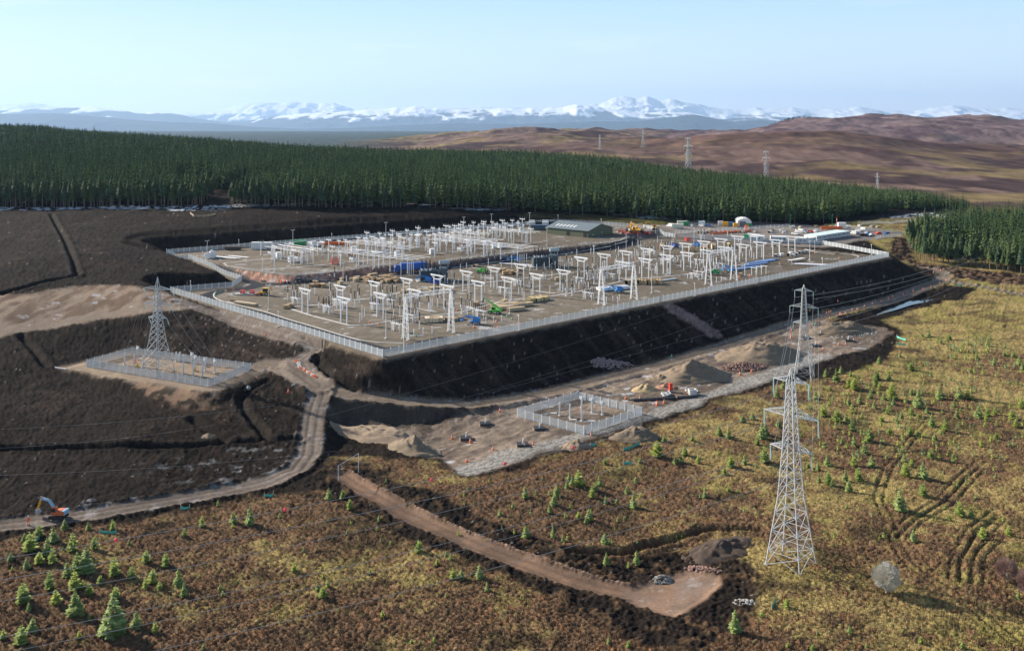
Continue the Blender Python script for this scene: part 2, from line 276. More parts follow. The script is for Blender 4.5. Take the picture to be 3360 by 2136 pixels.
# tan plateau, enclosure aprons, lower platform
chn = fbm((X * .748 + Y * .663) / 5, (-X * .663 + Y * .748) / .9, 4, 171)
mud = mixc(np.array([.27, .215, .17]), np.array([.12, .095, .078]), sstep(.35, .7, n1) * .8); mud = mud * (.75 + .45 * n4 * n3 * 2)[..., None]; mud = mixc(mud, np.array([.10, .08, .068]), sstep(.52, .68, chn) * .6)
pltc = mixc(np.array([.29, .22, .165]), np.array([.16, .112, .08]), sstep(.38, .66, fbm(X / 3 + .4 * n2, Y / 11, 4, 91)))
put(sstep(1.5, -1.5, sdf(X, Y, plat) + ed), pltc, (n3 - .5) * .35, 5)
dpt = pdist(X, Y, platT)[0]; put(sstep(4.2, 2.6, dpt + ed * .3), mixc(np.array([.33, .26, .20]), np.array([.22, .17, .13]), n3), (n3 - .5) * .1, 3)
put(sstep(1.5, -1.5, sdf(X, Y, encS) + ed * .7), mixc(np.array([.36, .28, .20]), np.array([.2, .16, .13]), n3), (n3 - .5) * .15, 5)
put(sstep(2.5, -1.5, sdf(X, Y, spill) + ed) * .85, mixc(np.array([.24, .16, .11]), np.array([.05, .04, .03]), sstep(.5, .62, n3)), (n3 - .5) * .5, 5)
dlow = sdf(X, Y, low)
put(sstep(1.2, -1.2, dlow + ed * .6), mud, (n3 - .5) * .5 + (chn - .5) * .5, 5)
put(sstep(1.5, -1.5, sdf(X, Y, pit) + ed * .8), mixc(np.array([.035, .03, .027]), np.array([.10, .085, .07]), n3), (n3 - .5) * .7, 5)  # gravelly earth, darkened in colour for the shade on this slope
W4, I4 = worley(X / .5, Y / .6, 25)
stc = np.array([.37, .355, .33]) * (.4 + .7 * I4)[..., None]
put(sstep(1.4, -1.4, dB2 - 3.0 + ed * .9) * (dlow < 1.5) * .85, stc, (1 - W4) * .22, 5)
# embankment: dark peat, rock chute
dch = pdist(X, Y, chute)[0]
rock = mixc(np.array([.30, .21, .19]), np.array([.16, .12, .11]), I4)
put(sstep(.8, -.4, dch - 3.4 + ed * .3), rock * 1.0, (1 - W4) * .7, 5)
emb = (dP > 0) & (dP < 34) & (Zs < -1)
along = X * .748 + Y * .663; acr = -X * .663 + Y * .748; rill = fbm(along / 1.6 + n1, acr / 9, 4, 161); em_ = emb.astype(float) * sstep(2, 5, dP)
bump = bump + em_ * (rill - .5) * .7; col = mixc(col, np.array([.060, .045, .036]), em_ * sstep(.5, .7, rill) * .5); col = mixc(col, np.array([.20, .17, .15]), em_ * ((I3 > .93) & (W3 < .25)) * .8)
# pad strip outside the fence
put(sstep(1.2, -.6, dP - 2.2 + (n3 - .5)), mixc(np.array([.22, .17, .125]), np.array([.12, .1, .08]), n3), (n3 - .5) * .12, 2)
gl = np.array([.205, .175, .138])
grv = mixc(gl, gl * .66, sstep(.3, .75, n5 * .5 + n1 * .5)); grv = mixc(grv, np.array([.30, .27, .235]), sstep(.6, .75, n1) * .5)
grv = grv * (.85 + .3 * n4)[..., None]
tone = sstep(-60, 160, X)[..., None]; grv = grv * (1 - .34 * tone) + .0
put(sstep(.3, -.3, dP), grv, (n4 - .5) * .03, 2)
put(sstep(1, -1, sdf(X, Y, comp) + ed * .5), mixc(np.array([.16, .14, .125]), np.array([.28, .25, .23]), n1), n4 * .03, 2)
# rock bank between the terrace and the lower yard
tb = (dT > .4) & (dT < 5.2) & (dP < -4)
W5, I5 = worley(X / 1.5, Y / 1.5, 35)
redn = sstep(-40, -75, X)
rb = mixc(mixc(np.array([.20, .14, .125]), np.array([.50, .28, .20]), redn), np.array([.09, .07, .07]), I5 * .85)
put(tb.astype(float), rb, (1 - W5) * .5, 5)
# frost and ice patches
fr = sstep(.70, .77, fbm(X / 5, Y / 3.2, 5, 101)); frz = (np.abs(dP) < 8) * 0 + (dlow < 0) * .8 + (sdf(X, Y, plat) < 0) * .5 + ((dP < -3) & (dP > -400)) * .55
def track(pts, wd, c1, c2, k=3, rut=.12, rough=.25):
    d, s, t = pdist(X, Y, pts); e = (n3 - .5) * 1.2
    m = sstep(.8, -.8, d - wd / 2 + e)
    rr = np.exp(-((np.abs(d) - 1.1) / .38) ** 2) + .6 * np.exp(-((np.abs(d + s * .9) - 1.9) / .25) ** 2)
    cc = mixc(np.array(c1), np.array(c2), np.clip(.3 + rr * .6 + (n1 - .5) * 1.2, 0, 1)) * (.8 + .4 * n4)[..., None]
    berm = .45 * np.exp(-((d - wd / 2 - .8) / .7) ** 2)
    put(m, cc, -rr * rut + (n3 - .5) * rough * .4, k)
    global bump
    bump = bump + berm * (.4 + n3)
track(trackC, 5, (.24, .2, .17), (.17, .14, .12)); track(trackB, 7, (.22, .175, .135), (.15, .12, .095)); track(trackA, 5.6, (.20, .165, .14), (.105, .085, .072)); track(trackA2, 9, (.21, .17, .14), (.13, .105, .085))
redc = mixc(np.array([.235, .150, .102]), np.array([.15, .10, .072]), sstep(.35, .7, fbm(X / 4, Y / 4, 3, 111)))
rut_ = np.exp(-((dR + (n3 - .5) * .5 - 1.05) / .3) ** 2) * (dRP > 0); redc = mixc(redc, np.array([.10, .07, .055]), rut_ * .65)
redc = mixc(redc, np.array([.25, .19, .155]), sstep(2, -6, dRP) * sstep(.35, .6, n1) * .8)
put(sstep(.5, -.4, dred + (n3 - .5) * 1.0), redc, (n3 - .5) * .12, 3)
edge = sstep(.55, .1, np.abs(dR - 2.9) + (n3 - .5) * .7) * (sR > 0) * (dRP > 0)
put(edge * .9, np.array([.27, .18, .13]) * (.5 + .8 * I4)[..., None], (1 - W4) * .5 + .2, 5)
ft = sstep(.66, .76, fbm(X / 2.5, Y / 2.2, 4, 121))
dA = np.minimum(pdist(X, Y, trackA)[0], pdist(X, Y, trackB)[0])
frm = np.clip(fr * .8 * frz * (dB2 > 5) + ft * ((dA < 4.0) | (dRP < -1)) * .16 + sstep(.64, .76, fbm(X / 2, Y / 1.6, 4, 141)) * sstep(12, -10, sdf(X, Y, GP([(550, 1530), (950, 1450), (960, 1520), (760, 1580)]))) * .3 * (dPL < 0) * (dP > 30) * (Y < 260), 0, .85)
snow_ = GP([(560, 684), (640, 676), (700, 690), (560, 692)]), GP([(1480, 684), (1620, 678), (1720, 688), (1560, 692)]), GP([(1990, 702), (2150, 708), (2330, 722), (2320, 726), (2100, 714)]), GP([(2900, 716), (3030, 700), (3110, 702), (3120, 714)]), GP([(0, 680), (700, 676), (1700, 680), (1700, 684), (700, 686), (0, 690)])
for sp in snow_: frm = np.maximum(frm, sstep(3, -2, sdf(X, Y, sp) + ed * 1.4) * sstep(.42, .6, n3) * .9)
m = frm[..., None]; col = col * (1 - m) + np.array([.62, .65, .70]) * m; bump *= 1 - frm * .5
# tarmac
for i, rt in enumerate(roadT):
    d = pdist(X, Y, rt)[0]; wd = (5.2, 7.2, 6, 4.5, 5)[i]
    put(sstep(.35, -.35, d - wd / 2) * (dP < -.5), np.array([.042, .043, .049]) * (.85 + .3 * n1)[..., None], n4 * 0, 4) if i != 4 else put(sstep(.6, -.6, d - wd / 2) * (dP < -.5) * .6, np.array([.14, .13, .125]) + 0 * n4[..., None], n4 * 0, 2)
dpond = sdf(X, Y, pond)
# drains and wheel ruts
cutz = np.zeros(X.shape)
for p in drain:
    d = pdist(X, Y, p)[0] + (n3 - .5) * .5; g = np.exp(-(np.maximum(d, 0) / .95) ** 2); cutz -= 1.5 * g; cutz += .35 * np.exp(-((d - 2.2) / .8) ** 2)
    col = mixc(col, np.array([.02, .017, .015]), g * .8)
for p in ruts:
    d, s, t = pdist(X, Y, p)
    for o in (-.9, .9):
        g = np.exp(-((d * np.where(s == 0, 1, s) - o + (n3 - .5) * .5) / .34) ** 2); cutz -= .24 * g * (n1 + .5); col = mixc(col, np.array([.07, .05, .03]), g * .45)
cutz -= 1.6 * sstep(5, -3, dpond + ed * .4); col = mixc(col, np.array([.02, .016, .013]), sstep(4, 0, dpond))
cutz -= .35 * sstep(0, -1.5, dred) * 1.0
cutz -= 1.0 * sstep(3.4, 9, pdist(X, Y, trackB)[0]) * sstep(2.5, -2.5, sdf(X, Y, pit))
inside = (dP < -.6) & (cls != 5)
sheet = sdf(X, Y, ENC2) < .5
Zf = Zs + np.where(inside | sheet, bump * .15, bump) + cutz
big = (fbm(X / 30, Y / 30, 3, 131) - .5) * 1.6 * sstep(6, 30, dP) * sstep(2, 12, np.minimum(dlow, np.minimum(sdf(X, Y, ENC1), sdf(X, Y, plat)))) * sstep(3, 10, dA)
Zf = Zf + big; Zs_big = Zs + big + np.where(cutz < 0, cutz, 0)
mask_far = sstep(700, 950, Y)
# far moor, 0.7 to 16 km
XF = GX[NN:]; YF = GY[NN:]
def farcol(X, Y):
    a = fbm(X / 60, Y / 90, 5, 201); b = fbm(X / 300, Y / 500, 4, 211); c = fbm(X / 14, Y / 40, 3, 221)
    base = mixc(np.array([.16, .108, .092]), np.array([.062, .040, .040]), sstep(.46, .54, a * .6 + b * .4))
    base = mixc(base, np.array([.24, .18, .085]), sstep(.5, .7, fbm(X / 120, Y / 110, 5, 231)) * .7)
    hb = np.exp(-(((X - 620) / 560) ** 2 + ((Y - 2100) / 420) ** 2)); base = mixc(base, np.array([.092, .052, .044]) * (.6 + .8 * sstep(.4, .6, a))[..., None], np.clip(hb * 1.2, 0, 1) * .85)
    base = mixc(base, np.array([.21, .17, .075]), sstep(3000, 3600, Y) * (X < 600) * .6 * sstep(.4, .6, b))
    base = mixc(base, mixc(np.array([.17, .12, .125]), np.array([.10, .065, .075]), sstep(.42, .58, a)), sstep(2700, 3300, Y) * sstep(200, 900, X) * .85)  # lilac haze fade painted into the hill colour behind the near ridge
    base = mixc(base, np.array([.045, .065, .055]), sstep(5200, 7500, Y)); base = mixc(base, np.array([.045, .065, .065]), sstep(1800, 2600, Y) * sstep(-.10, -.2, X / Y))  # dark blue-green lowland, with the blue of distance haze painted in
    return base * (.45 + 1.1 * c)[..., None], (a - .5) * np.clip(Y / 400, 1, 9) * 1.5 + (c - .5) * 1.4
fc, fb = farcol(XF, YF)
fcN, fbN = farcol(X, Y)
mfN = mask_far * (dPL > 0); col = mixc(col, fcN, mfN)
Zf = Zf + fbN * mask_far * .8
GZ[:NN] = Zf; GZ[NN:] = GZ[NN:] + fb * sstep(900, 1100, YF) * .8 + sstep(1150, 1900, YF) * (fbm(XF / 330, YF / 420, 4, 401) - .5) * np.minimum(YF, 5000) * .022 * sstep(-.22, -.05, XF / YF) * sstep(9000, 6000, YF) * (YF < 16000) + fb * .8 * (1 - sstep(900, 1100, YF))
Zstruct[:NN] = Zs_big
COL = np.concatenate([col, fc], 0); CLS = np.concatenate([cls, np.zeros(XF.shape, np.int8)], 0)

# ------------------------------------------------------------------ materials
MATS = {}
def nodes_of(m): m.use_nodes = True; return m.node_tree.nodes, m.node_tree.links
def ground_mat(name, sc1=1.1, b=.5, rough=.95, var=.5, dist=.25):
    m = bpy.data.materials.new(name); n, l = nodes_of(m); p = n['Principled BSDF']
    a = n.new('ShaderNodeAttribute'); a.attribute_name = 'Col'
    t = n.new('ShaderNodeTexCoord'); z = n.new('ShaderNodeTexNoise'); z.inputs['Scale'].default_value = sc1; z.inputs['Detail'].default_value = 8; z.inputs['Roughness'].default_value = .7
    l.new(t.outputs['Object'], z.inputs['Vector'])
    r = n.new('ShaderNodeMapRange'); r.inputs[1].default_value = .3; r.inputs[2].default_value = .7; r.inputs[3].default_value = 1 - var; r.inputs[4].default_value = 1 + var
    l.new(z.outputs[0], r.inputs[0])
    x = n.new('ShaderNodeVectorMath'); x.operation = 'SCALE'; l.new(a.outputs['Color'], x.inputs[0]); l.new(r.outputs[0], x.inputs['Scale']); l.new(x.outputs[0], p.inputs['Base Color'])
    bp = n.new('ShaderNodeBump'); bp.inputs['Strength'].default_value = b; bp.inputs['Distance'].default_value = dist; l.new(z.outputs[0], bp.inputs['Height']); l.new(bp.outputs[0], p.inputs['Normal'])
    p.inputs['Roughness'].default_value = rough; p.inputs['Specular IOR Level'].default_value = .03
    return m
def mat(name, c, rough=.6, metal=0, var=.12, scale=1.5, bump=0, spec=.4):
    if name in MATS: return MATS[name]
    m = bpy.data.materials.new(name); n, l = nodes_of(m); p = n['Principled BSDF']
    t = n.new('ShaderNodeTexCoord'); z = n.new('ShaderNodeTexNoise'); z.inputs['Scale'].default_value = scale; z.inputs['Detail'].default_value = 5
    l.new(t.outputs['Object'], z.inputs['Vector'])
    o = n.new('ShaderNodeObjectInfo'); ad = n.new('ShaderNodeMath'); ad.operation = 'MULTIPLY_ADD'; ad.inputs[1].default_value = .35; l.new(o.outputs['Random'], ad.inputs[0]); l.new(z.outputs[0], ad.inputs[2])
    r = n.new('ShaderNodeMapRange'); r.inputs[1].default_value = .35; r.inputs[2].default_value = 1.0; r.inputs[3].default_value = 1 - var; r.inputs[4].default_value = 1 + var
    l.new(ad.outputs[0], r.inputs[0])
    x = n.new('ShaderNodeVectorMath'); x.operation = 'SCALE'; x.inputs[0].default_value = c[:3]; l.new(r.outputs[0], x.inputs['Scale']); l.new(x.outputs[0], p.inputs['Base Color'])
    if bump:
        bp = n.new('ShaderNodeBump'); bp.inputs['Strength'].default_value = bump; bp.inputs['Distance'].default_value = .1; l.new(z.outputs[0], bp.inputs['Height']); l.new(bp.outputs[0], p.inputs['Normal'])
    p.inputs['Roughness'].default_value = rough; p.inputs['Metallic'].default_value = metal; p.inputs['Specular IOR Level'].default_value = spec
    MATS[name] = m; return m

def link(o): sc.collection.objects.link(o); return o
def tag(o, label=None, cat=None, group=None, kind=None):
    if label: o['label'] = label
    if cat: o['category'] = cat
    if group: o['group'] = group
    if kind: o['kind'] = kind
    return o
def np_mesh(name, V, Fc, m, colr=None, smooth=True):
    me = bpy.data.meshes.new(name); V = np.asarray(V, np.float32); Fc = np.asarray(Fc, np.int32); k = Fc.shape[1]
    me.vertices.add(len(V)); me.vertices.foreach_set('co', V.ravel())
    me.loops.add(Fc.size); me.loops.foreach_set('vertex_index', Fc.ravel())
    me.polygons.add(len(Fc)); me.polygons.foreach_set('loop_start', np.arange(0, Fc.size, k, dtype=np.int32)); me.polygons.foreach_set('loop_total', np.full(len(Fc), k, np.int32))
    me.polygons.foreach_set('use_smooth', np.full(len(Fc), smooth, bool))
    if colr is not None:
        a = me.color_attributes.new('Col', 'FLOAT_COLOR', 'POINT'); a.data.foreach_set('color', np.concatenate([colr, np.ones((len(V), 1))], 1).astype(np.float32).ravel())
    me.update(); me.validate(); me.materials.append(m)
    return me

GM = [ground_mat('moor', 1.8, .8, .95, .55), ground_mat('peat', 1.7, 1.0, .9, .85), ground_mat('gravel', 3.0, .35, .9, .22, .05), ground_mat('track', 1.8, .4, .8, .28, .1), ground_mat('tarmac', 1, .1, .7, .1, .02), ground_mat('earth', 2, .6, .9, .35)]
idx = np.arange(NR * NC).reshape(NR, NC)
quad = np.stack([idx[:-1, :-1], idx[:-1, 1:], idx[1:, 1:], idx[1:, :-1]], -1).reshape(-1, 4)
qc = CLS[:-1, :-1].ravel()
VV = np.stack([GX, GY, GZ], -1).reshape(-1, 3); CC = COL.reshape(-1, 3)
for k, nm in enumerate(('ground', 'peat_field', 'gravel_yard', 'dirt_track', 'road', 'earthworks')):
    q = quad[qc == k]; u, inv = np.unique(q, return_inverse=True)
    me = np_mesh(nm, VV[u], inv.reshape(-1, 4), GM[k], CC[u])
    o = link(bpy.data.objects.new(nm, me)); tag(o, kind='structure')

# ------------------------------------------------------------------ mountains
def mountains(name, Yc, depth, prof_, base_py, snow_z, cols, seed, ridg=1.0, nr=150):
    px = [p[0] for p in prof_]; py = [p[1] for p in prof_]
    S = np.linspace(-.72, .72, 1300); PX = S * F + CX
    top = CZ - (np.interp(PX, px, py) - HZ) * Yc / F; base = CZ - (base_py - HZ) * Yc / F
    T = np.linspace(-1, 1, nr); YY = Yc + T * depth
    Xm = S[None, :] * YY[:, None]; Ym = np.repeat(YY[:, None], len(S), 1)
    q = Yc / 45
    rn = 1 - np.abs(fbm(Xm / (q * 2.2), Ym / (q * 2.2), 6, seed) * 2 - 1)
    r2 = fbm(Xm / (q * .5), Ym / (q * 1.6), 6, seed + 40)
    sh = np.clip(1 - np.abs(T), 0, 1)[:, None]
    sp = sh ** (.75 + (1 - rn) * 1.5 * ridg)
    H = (top[None, :] - base) * sp
    H = H * (1 - ridg * .22 * (1 - sh) * (1 - rn) * 2) + (r2 - .5) * (top[None, :] - base) * .34 * np.sqrt(sh) * ridg * (1 - .6 * sh)
    Zm = base - 20 + H + 20 * sh
    g = np.gradient(Zm, axis=1)
    sn = sstep(-.06, .07, (Zm - snow_z) / (Yc * .02) - sstep(900, 300, PX)[None, :] * .3 + (r2 - .5) * .8 + (rn - .5) * .8)
    cm = mixc(np.array(cols[0]) * (.7 + .6 * r2)[..., None], np.array(cols[1]), sn)
    idx = np.arange(nr * 1300).reshape(nr, 1300); fc = np.stack([idx[:-1, :-1], idx[:-1, 1:], idx[1:, 1:], idx[1:, :-1]], -1).reshape(-1, 4)
    o = link(bpy.data.objects.new(name, np_mesh(name, np.stack([Xm, Ym, Zm], -1).reshape(-1, 3), fc, GMt, cm.reshape(-1, 3)))); tag(o, kind='structure')
GMt = ground_mat('mountain', .01, 0, .95, .1)
mountains('mountains', 60000, 10000, [(-700, 350), (0, 347), (60, 337), (95, 336), (150, 345), (280, 358), (450, 372), (614, 372), (680, 368), (741, 358), (790, 344), (833, 338), (870, 340), (904, 340), (967, 335), (1003, 337), (1045, 344), (1070, 338), (1094, 336), (1130, 348), (1158, 356), (1240, 360), (1600, 352), (1700, 356), (1850, 350), (1893, 343), (1964, 343), (1990, 332), (2010, 322), (2038, 315), (2060, 320), (2085, 322), (2100, 321), (2126, 319), (2150, 326), (2168, 331), (2190, 327), (2211, 326), (2235, 331), (2260, 336), (2310, 350), (2373, 358), (2430, 361), (2486, 354), (2540, 357), (2599, 353), (2640, 357), (2684, 363), (2740, 357), (2818, 352), (2902, 361), (3001, 366), (3060, 355), (3128, 347), (3180, 353), (3248, 359), (3300, 356), (3360, 360), (4100, 355)], 436, 520, [(.045, .06, .08), (.72, .75, .80)], 301, 1.0)
mountains('foothills', 42000, 6500, [(-700, 352), (0, 362), (120, 356), (230, 352), (318, 351), (390, 360), (466, 374), (515, 370), (560, 373), (600, 379), (671, 393), (740, 402), (800, 400), (900, 385), (1000, 372), (1100, 368), (1200, 362), (1290, 356), (1363, 350), (1420, 356), (1483, 360), (1560, 358), (1645, 353), (1700, 356), (1780, 356), (1850, 352), (1893, 343), (1940, 348), (2000, 356), (2100, 372), (2200, 368), (2281, 373), (2366, 393), (2430, 385), (2500, 376), (2560, 384), (2650, 388), (2760, 392), (2900, 396), (3360, 400), (4100, 392)], 440, 520, [(.03, .042, .055), (.82, .85, .9)], 331, .75)
mountains('hills', 30000, 3600, [(-700, 385), (0, 375), (200, 372), (420, 392), (560, 402), (700, 405), (850, 418), (1000, 424), (1150, 420), (1300, 412), (1500, 405), (1700, 408), (1900, 400), (2060, 400), (2150, 392), (2281, 376), (2340, 388), (2400, 400), (2500, 395), (2700, 408), (2900, 420), (3360, 425), (4100, 420)], 445, 2400, [(.028, .04, .045), (.7, .7, .7)], 371, .5)

# water in the ditch pond
wm = bpy.data.materials.new('pond_water'); n_, l_ = nodes_of(wm); p_ = n_['Principled BSDF']; p_.inputs['Base Color'].default_value = (.03, .04, .05, 1); p_.inputs['Roughness'].default_value = .04; p_.inputs['Specular IOR Level'].default_value = .9
_t = n_.new('ShaderNodeTexNoise'); _t.inputs['Scale'].default_value = .4; _b = n_.new('ShaderNodeBump'); _b.inputs['Strength'].default_value = .05; l_.new(_t.outputs[0], _b.inputs['Height']); l_.new(_b.outputs[0], p_.inputs['Normal'])
zc = float(np.mean([p[2] for p in pond])) - .75
pc = np.array([p[:2] for p in pond]).mean(0)
pv = [(pc[0] + (p[0] - pc[0]) * 1.15, pc[1] + (p[1] - pc[1]) * 1.15, zc) for p in pond]
me = bpy.data.meshes.new('water'); me.from_pydata(pv, [], [list(range(len(pv)))]); me.materials.append(wm); o = link(bpy.data.objects.new('water', me)); tag(o, kind='structure')

# haze
hm = bpy.data.materials.new('haze'); n_, l_ = nodes_of(hm); n_.remove(n_['Principled BSDF']); pv_ = n_.new('ShaderNodeVolumePrincipled')
pv_.inputs['Color'].default_value = (.44, .66, 1, 1); pv_.inputs['Density'].default_value = 2.0e-5; pv_.inputs['Anisotropy'].default_value = .25
l_.new(pv_.outputs[0], n_['Material Output'].inputs['Volume'])
hx, y0, y1, z0, z1 = 62000, -800, 74000, -1000, 2300
hv = [(x, y, z) for z in (z0, z1) for y in (y0, y1) for x in (-hx, hx)]
me = bpy.data.meshes.new('haze'); me.from_pydata(hv, [], [(0, 2, 3, 1), (4, 5, 7, 6), (0, 1, 5, 4), (2, 6, 7, 3), (0, 4, 6, 2), (1, 3, 7, 5)]); me.materials.append(hm)
hz_o = link(bpy.data.objects.new('haze', me)); tag(hz_o, kind='stuff')
print('terrain built', NR, NC, 'z range', GZ.min(), GZ.max())

# ------------------------------------------------------------------ building kit
class MB:
    def __init__(s): s.v = []; s.f = []; s.m = []
    def add(s, V, Fs, mi=0):
        o = len(s.v); s.v += [tuple(v) for v in V]; s.f += [tuple(i + o for i in f) for f in Fs]; s.m += [mi] * len(Fs); return s
    def box(s, x, y, z, a, b, c, rz=0, mi=0, tx=0):
        """box centred on x, y with its base at z"""
        ca, sa = math.cos(rz), math.sin(rz); V = []
        for k in (0, c):
            for i, j in ((-1, -1), (1, -1), (1, 1), (-1, 1)):
                u = i * a / 2 * (1 - tx * (k > 0)); v = j * b / 2 * (1 - tx * (k > 0)); V.append((x + u * ca - v * sa, y + u * sa + v * ca, z + k))
        return s.add(V, [(3, 2, 1, 0), (4, 5, 6, 7), (0, 1, 5, 4), (1, 2, 6, 5), (2, 3, 7, 6), (3, 0, 4, 7)], mi)
    def bar(s, p, q, w=.1, h=None, n=4, w2=None, mi=0):
        p = Vector(p); q = Vector(q); d = (q - p)
        if d.length < 1e-6: return s
        d.normalize(); u = d.cross(Vector((0, 0, 1)))
        if u.length < 1e-3: u = Vector((1, 0, 0))
        u.normalize(); v = u.cross(d); h = h or w; w2 = w2 or w; V = []
        r = .7071 if n == 4 else .5
        for c, ww in ((p, w), (q, w2)):
            for i in range(n):
                a = 2 * math.pi * (i + .5) / n; V.append(c + u * math.cos(a) * ww * r + v * math.sin(a) * (h if n == 4 else ww) * r)
        return s.add(V, [tuple(range(n))[::-1], tuple(range(n, 2 * n))] + [(i, (i + 1) % n, n + (i + 1) % n, n + i) for i in range(n)], mi)
    def tube(s, p, q, r, n=8, r2=None, mi=0): return s.bar(p, q, 2 * r, None, n, 2 * (r2 or r), mi)
    def lathe(s, pr, x=0, y=0, n=10, mi=0):
        V = [(x + r * math.cos(2 * math.pi * i / n), y + r * math.sin(2 * math.pi * i / n), z) for r, z in pr for i in range(n)]; k = len(pr)
        Fs = [(j * n + i, j * n + (i + 1) % n, (j + 1) * n + (i + 1) % n, (j + 1) * n + i) for j in range(k - 1) for i in range(n)]
        Fs += [tuple(range(n))[::-1], tuple((k - 1) * n + i for i in range(n))]
        return s.add(V, Fs, mi)
    def cyl(s, p, q, r, n=12, mi=0): return s.tube(p, q, r, n, None, mi)
    def prism(s, pts, y0, y1, mi=0):
        """outline in x,z pulled along y"""
        n = len(pts); V = [(x, y0, z) for x, z in pts] + [(x, y1, z) for x, z in pts]
        return s.add(V, [tuple(range(n)), tuple(range(n, 2 * n))[::-1]] + [(i, n + i, n + (i + 1) % n, (i + 1) % n) for i in range(n)], mi)
    def mesh(s, name, *ms, smooth=False):
        me = bpy.data.meshes.new(name); me.from_pydata(s.v, [], s.f)
        for m in ms: me.materials.append(m)
        if len(ms) > 1: me.polygons.foreach_set('material_index', s.m)
        if smooth: me.polygons.foreach_set('use_smooth', [True] * len(me.polygons))
        me.update(); return me
    def build(s, name, m, parent=None, smooth=False, label=None):
        o = link(bpy.data.objects.new(name, s.mesh(name, *(m if isinstance(m, (list, tuple)) else [m]), smooth=smooth)))
        if parent: o.parent = parent
        if label: o['label'] = label
        return o
def thing(name, label, cat, loc=(0, 0, 0), rz=0, group=None):
    o = link(bpy.data.objects.new(name, None)); o.location = loc; o.rotation_euler = (0, 0, rz); o.empty_display_size = .5
    return tag(o, label, cat, group)
KIDS = {}
def copy_tree(src, loc=None, rz=None, sc_=None):
    c = link(src.copy())
    if loc is not None: c.location = loc
    if rz is not None: c.rotation_euler = (0, 0, rz)
    if sc_ is not None: c.scale = sc_ if isinstance(sc_, tuple) else (sc_,) * 3
    def kids(a, b):
        for ch in list(a.children):
            d = link(ch.copy()); d.parent = b; kids(ch, d)
    kids(src, c); return c
POOL = {}; RANK = []; LAND = {}
def put_(kind, make, loc, rz=0, desc=None, lands='yard', sc_=None):
    """first call builds the kind, later calls copy it"""
    if kind not in POOL:
        o = make(); POOL[kind] = o; o.location = loc; o.rotation_euler = (0, 0, rz)
        if sc_ is not None: o.scale = (sc_,) * 3
    else:
        s0 = POOL[kind].scale[:]; o = copy_tree(POOL[kind], loc, rz, sc_ if sc_ is not None else (1, 1, 1))
    if desc: RANK.append((o, desc, lands))
    return o
def landmark(key, phrase, loc): LAND.setdefault(key, []).append((phrase, (loc[0], loc[1])))
ORD = 'first second third fourth fifth sixth seventh eighth ninth tenth eleventh twelfth thirteenth fourteenth fifteenth sixteenth seventeenth eighteenth nineteenth twentieth'.split()
def ordw(n):
    if n < 20: return ORD[n]
    t = 'twenty thirty forty fifty sixty seventy eighty ninety'.split()[(n + 1) // 10 - 2] if n < 98 else 'hundredth'
    u = (n + 1) % 10
    return {'twenty': 'twentieth', 'thirty': 'thirtieth', 'forty': 'fortieth', 'fifty': 'fiftieth'}.get(t, t[:-1] + 'ieth') if u == 0 else t + '-' + ORD[u - 1]
def rank_labels():
    by = {}
    for o, d, l in RANK: by.setdefault((d, l), []).append(o)
    for (d, l), obs in by.items():
        if len(obs) == 1: obs[0]['label'] = d; continue
        if l == 'yard+': ls = LAND['yard'] + LAND['out']
        else: ls = LAND[l]
        best = {}
        for ph, (x, y) in ls:
            for k, o in enumerate(sorted(obs, key=lambda o: (o.location.x - x) ** 2 + (o.location.y - y) ** 2)):
                if o.name not in best or k < best[o.name][0]: best[o.name] = (k, ph)
        for o in obs:
            k, ph = best[o.name]; lb = f'{d}, {ordw(k)} from {ph}'
            if len(lb.replace('-', ' ').split()) > 16: lb = lb.replace(' on the terrace,', ',').replace(' in the pylon enclosure,', ',').replace(' in the small enclosure,', ',').replace(' standing in the lower yard', '')
            o['label'] = lb

galv = mat('galvanised', (.56, .60, .63), .45, .0, .10, .8); steel = mat('white_steel', (.80, .81, .83), .4, 0, .06, .5); pylon_m = mat('pylon_steel', (.52, .54, .55), .5, .1, .14, .3)
blk = mat('dark_porcelain', (.014, .010, .010), .35); brownp = mat('brown_porcelain', (.12, .05, .035), .3); glassi = mat('glass_insulator', (.40, .62, .62), .15, 0, .05)
green_sh = mat('green_cladding', (.095, .115, .07), .6, 0, .06, 3); roof_g = mat('grey_roof', (.16, .19, .21), .5, 0, .06, 3); winm = mat('window_glass', (.03, .04, .05), .1)
trf = mat('transformer_paint', (.055, .085, .11), .5); blue = mat('blue_paint', (.04, .22, .55), .4); dblue = mat('deep_blue_paint', (.03, .09, .36), .45); lime = mat('lime_paint', (.16, .62, .10), .4); dgreen = mat('green_paint', (.03, .30, .10), .45)
yel = mat('yellow_paint', (.80, .42, .03), .4); red = mat('red_paint', (.62, .05, .03), .5); orange = mat('orange_paint', (.85, .16, .03), .5); white = mat('white_paint', (.80, .80, .79), .5); rub = mat('rubber', (.03, .03, .032), .8)
timber = mat('timber', (.38, .27, .16), .8, 0, .2, 2); ptim = mat('pale_timber', (.50, .40, .27), .8, 0, .2, 2); conc = mat('concrete', (.46, .45, .42), .85, 0, .12, 1); blackpl = mat('black_plastic', (.03, .032, .036), .5); teal = mat('teal_netting', (.10, .50, .42), .7)
silver = mat('silver_paint', (.55, .57, .6), .3, .2); cabw = mat('cabin_white', (.74, .75, .75), .6, 0, .06, .6); skin = mat('skin', (.5, .32, .24), .6); hiv = mat('hi_vis', (.95, .17, .04), .6); greyp = mat('grey_paint', (.33, .36, .39), .5)
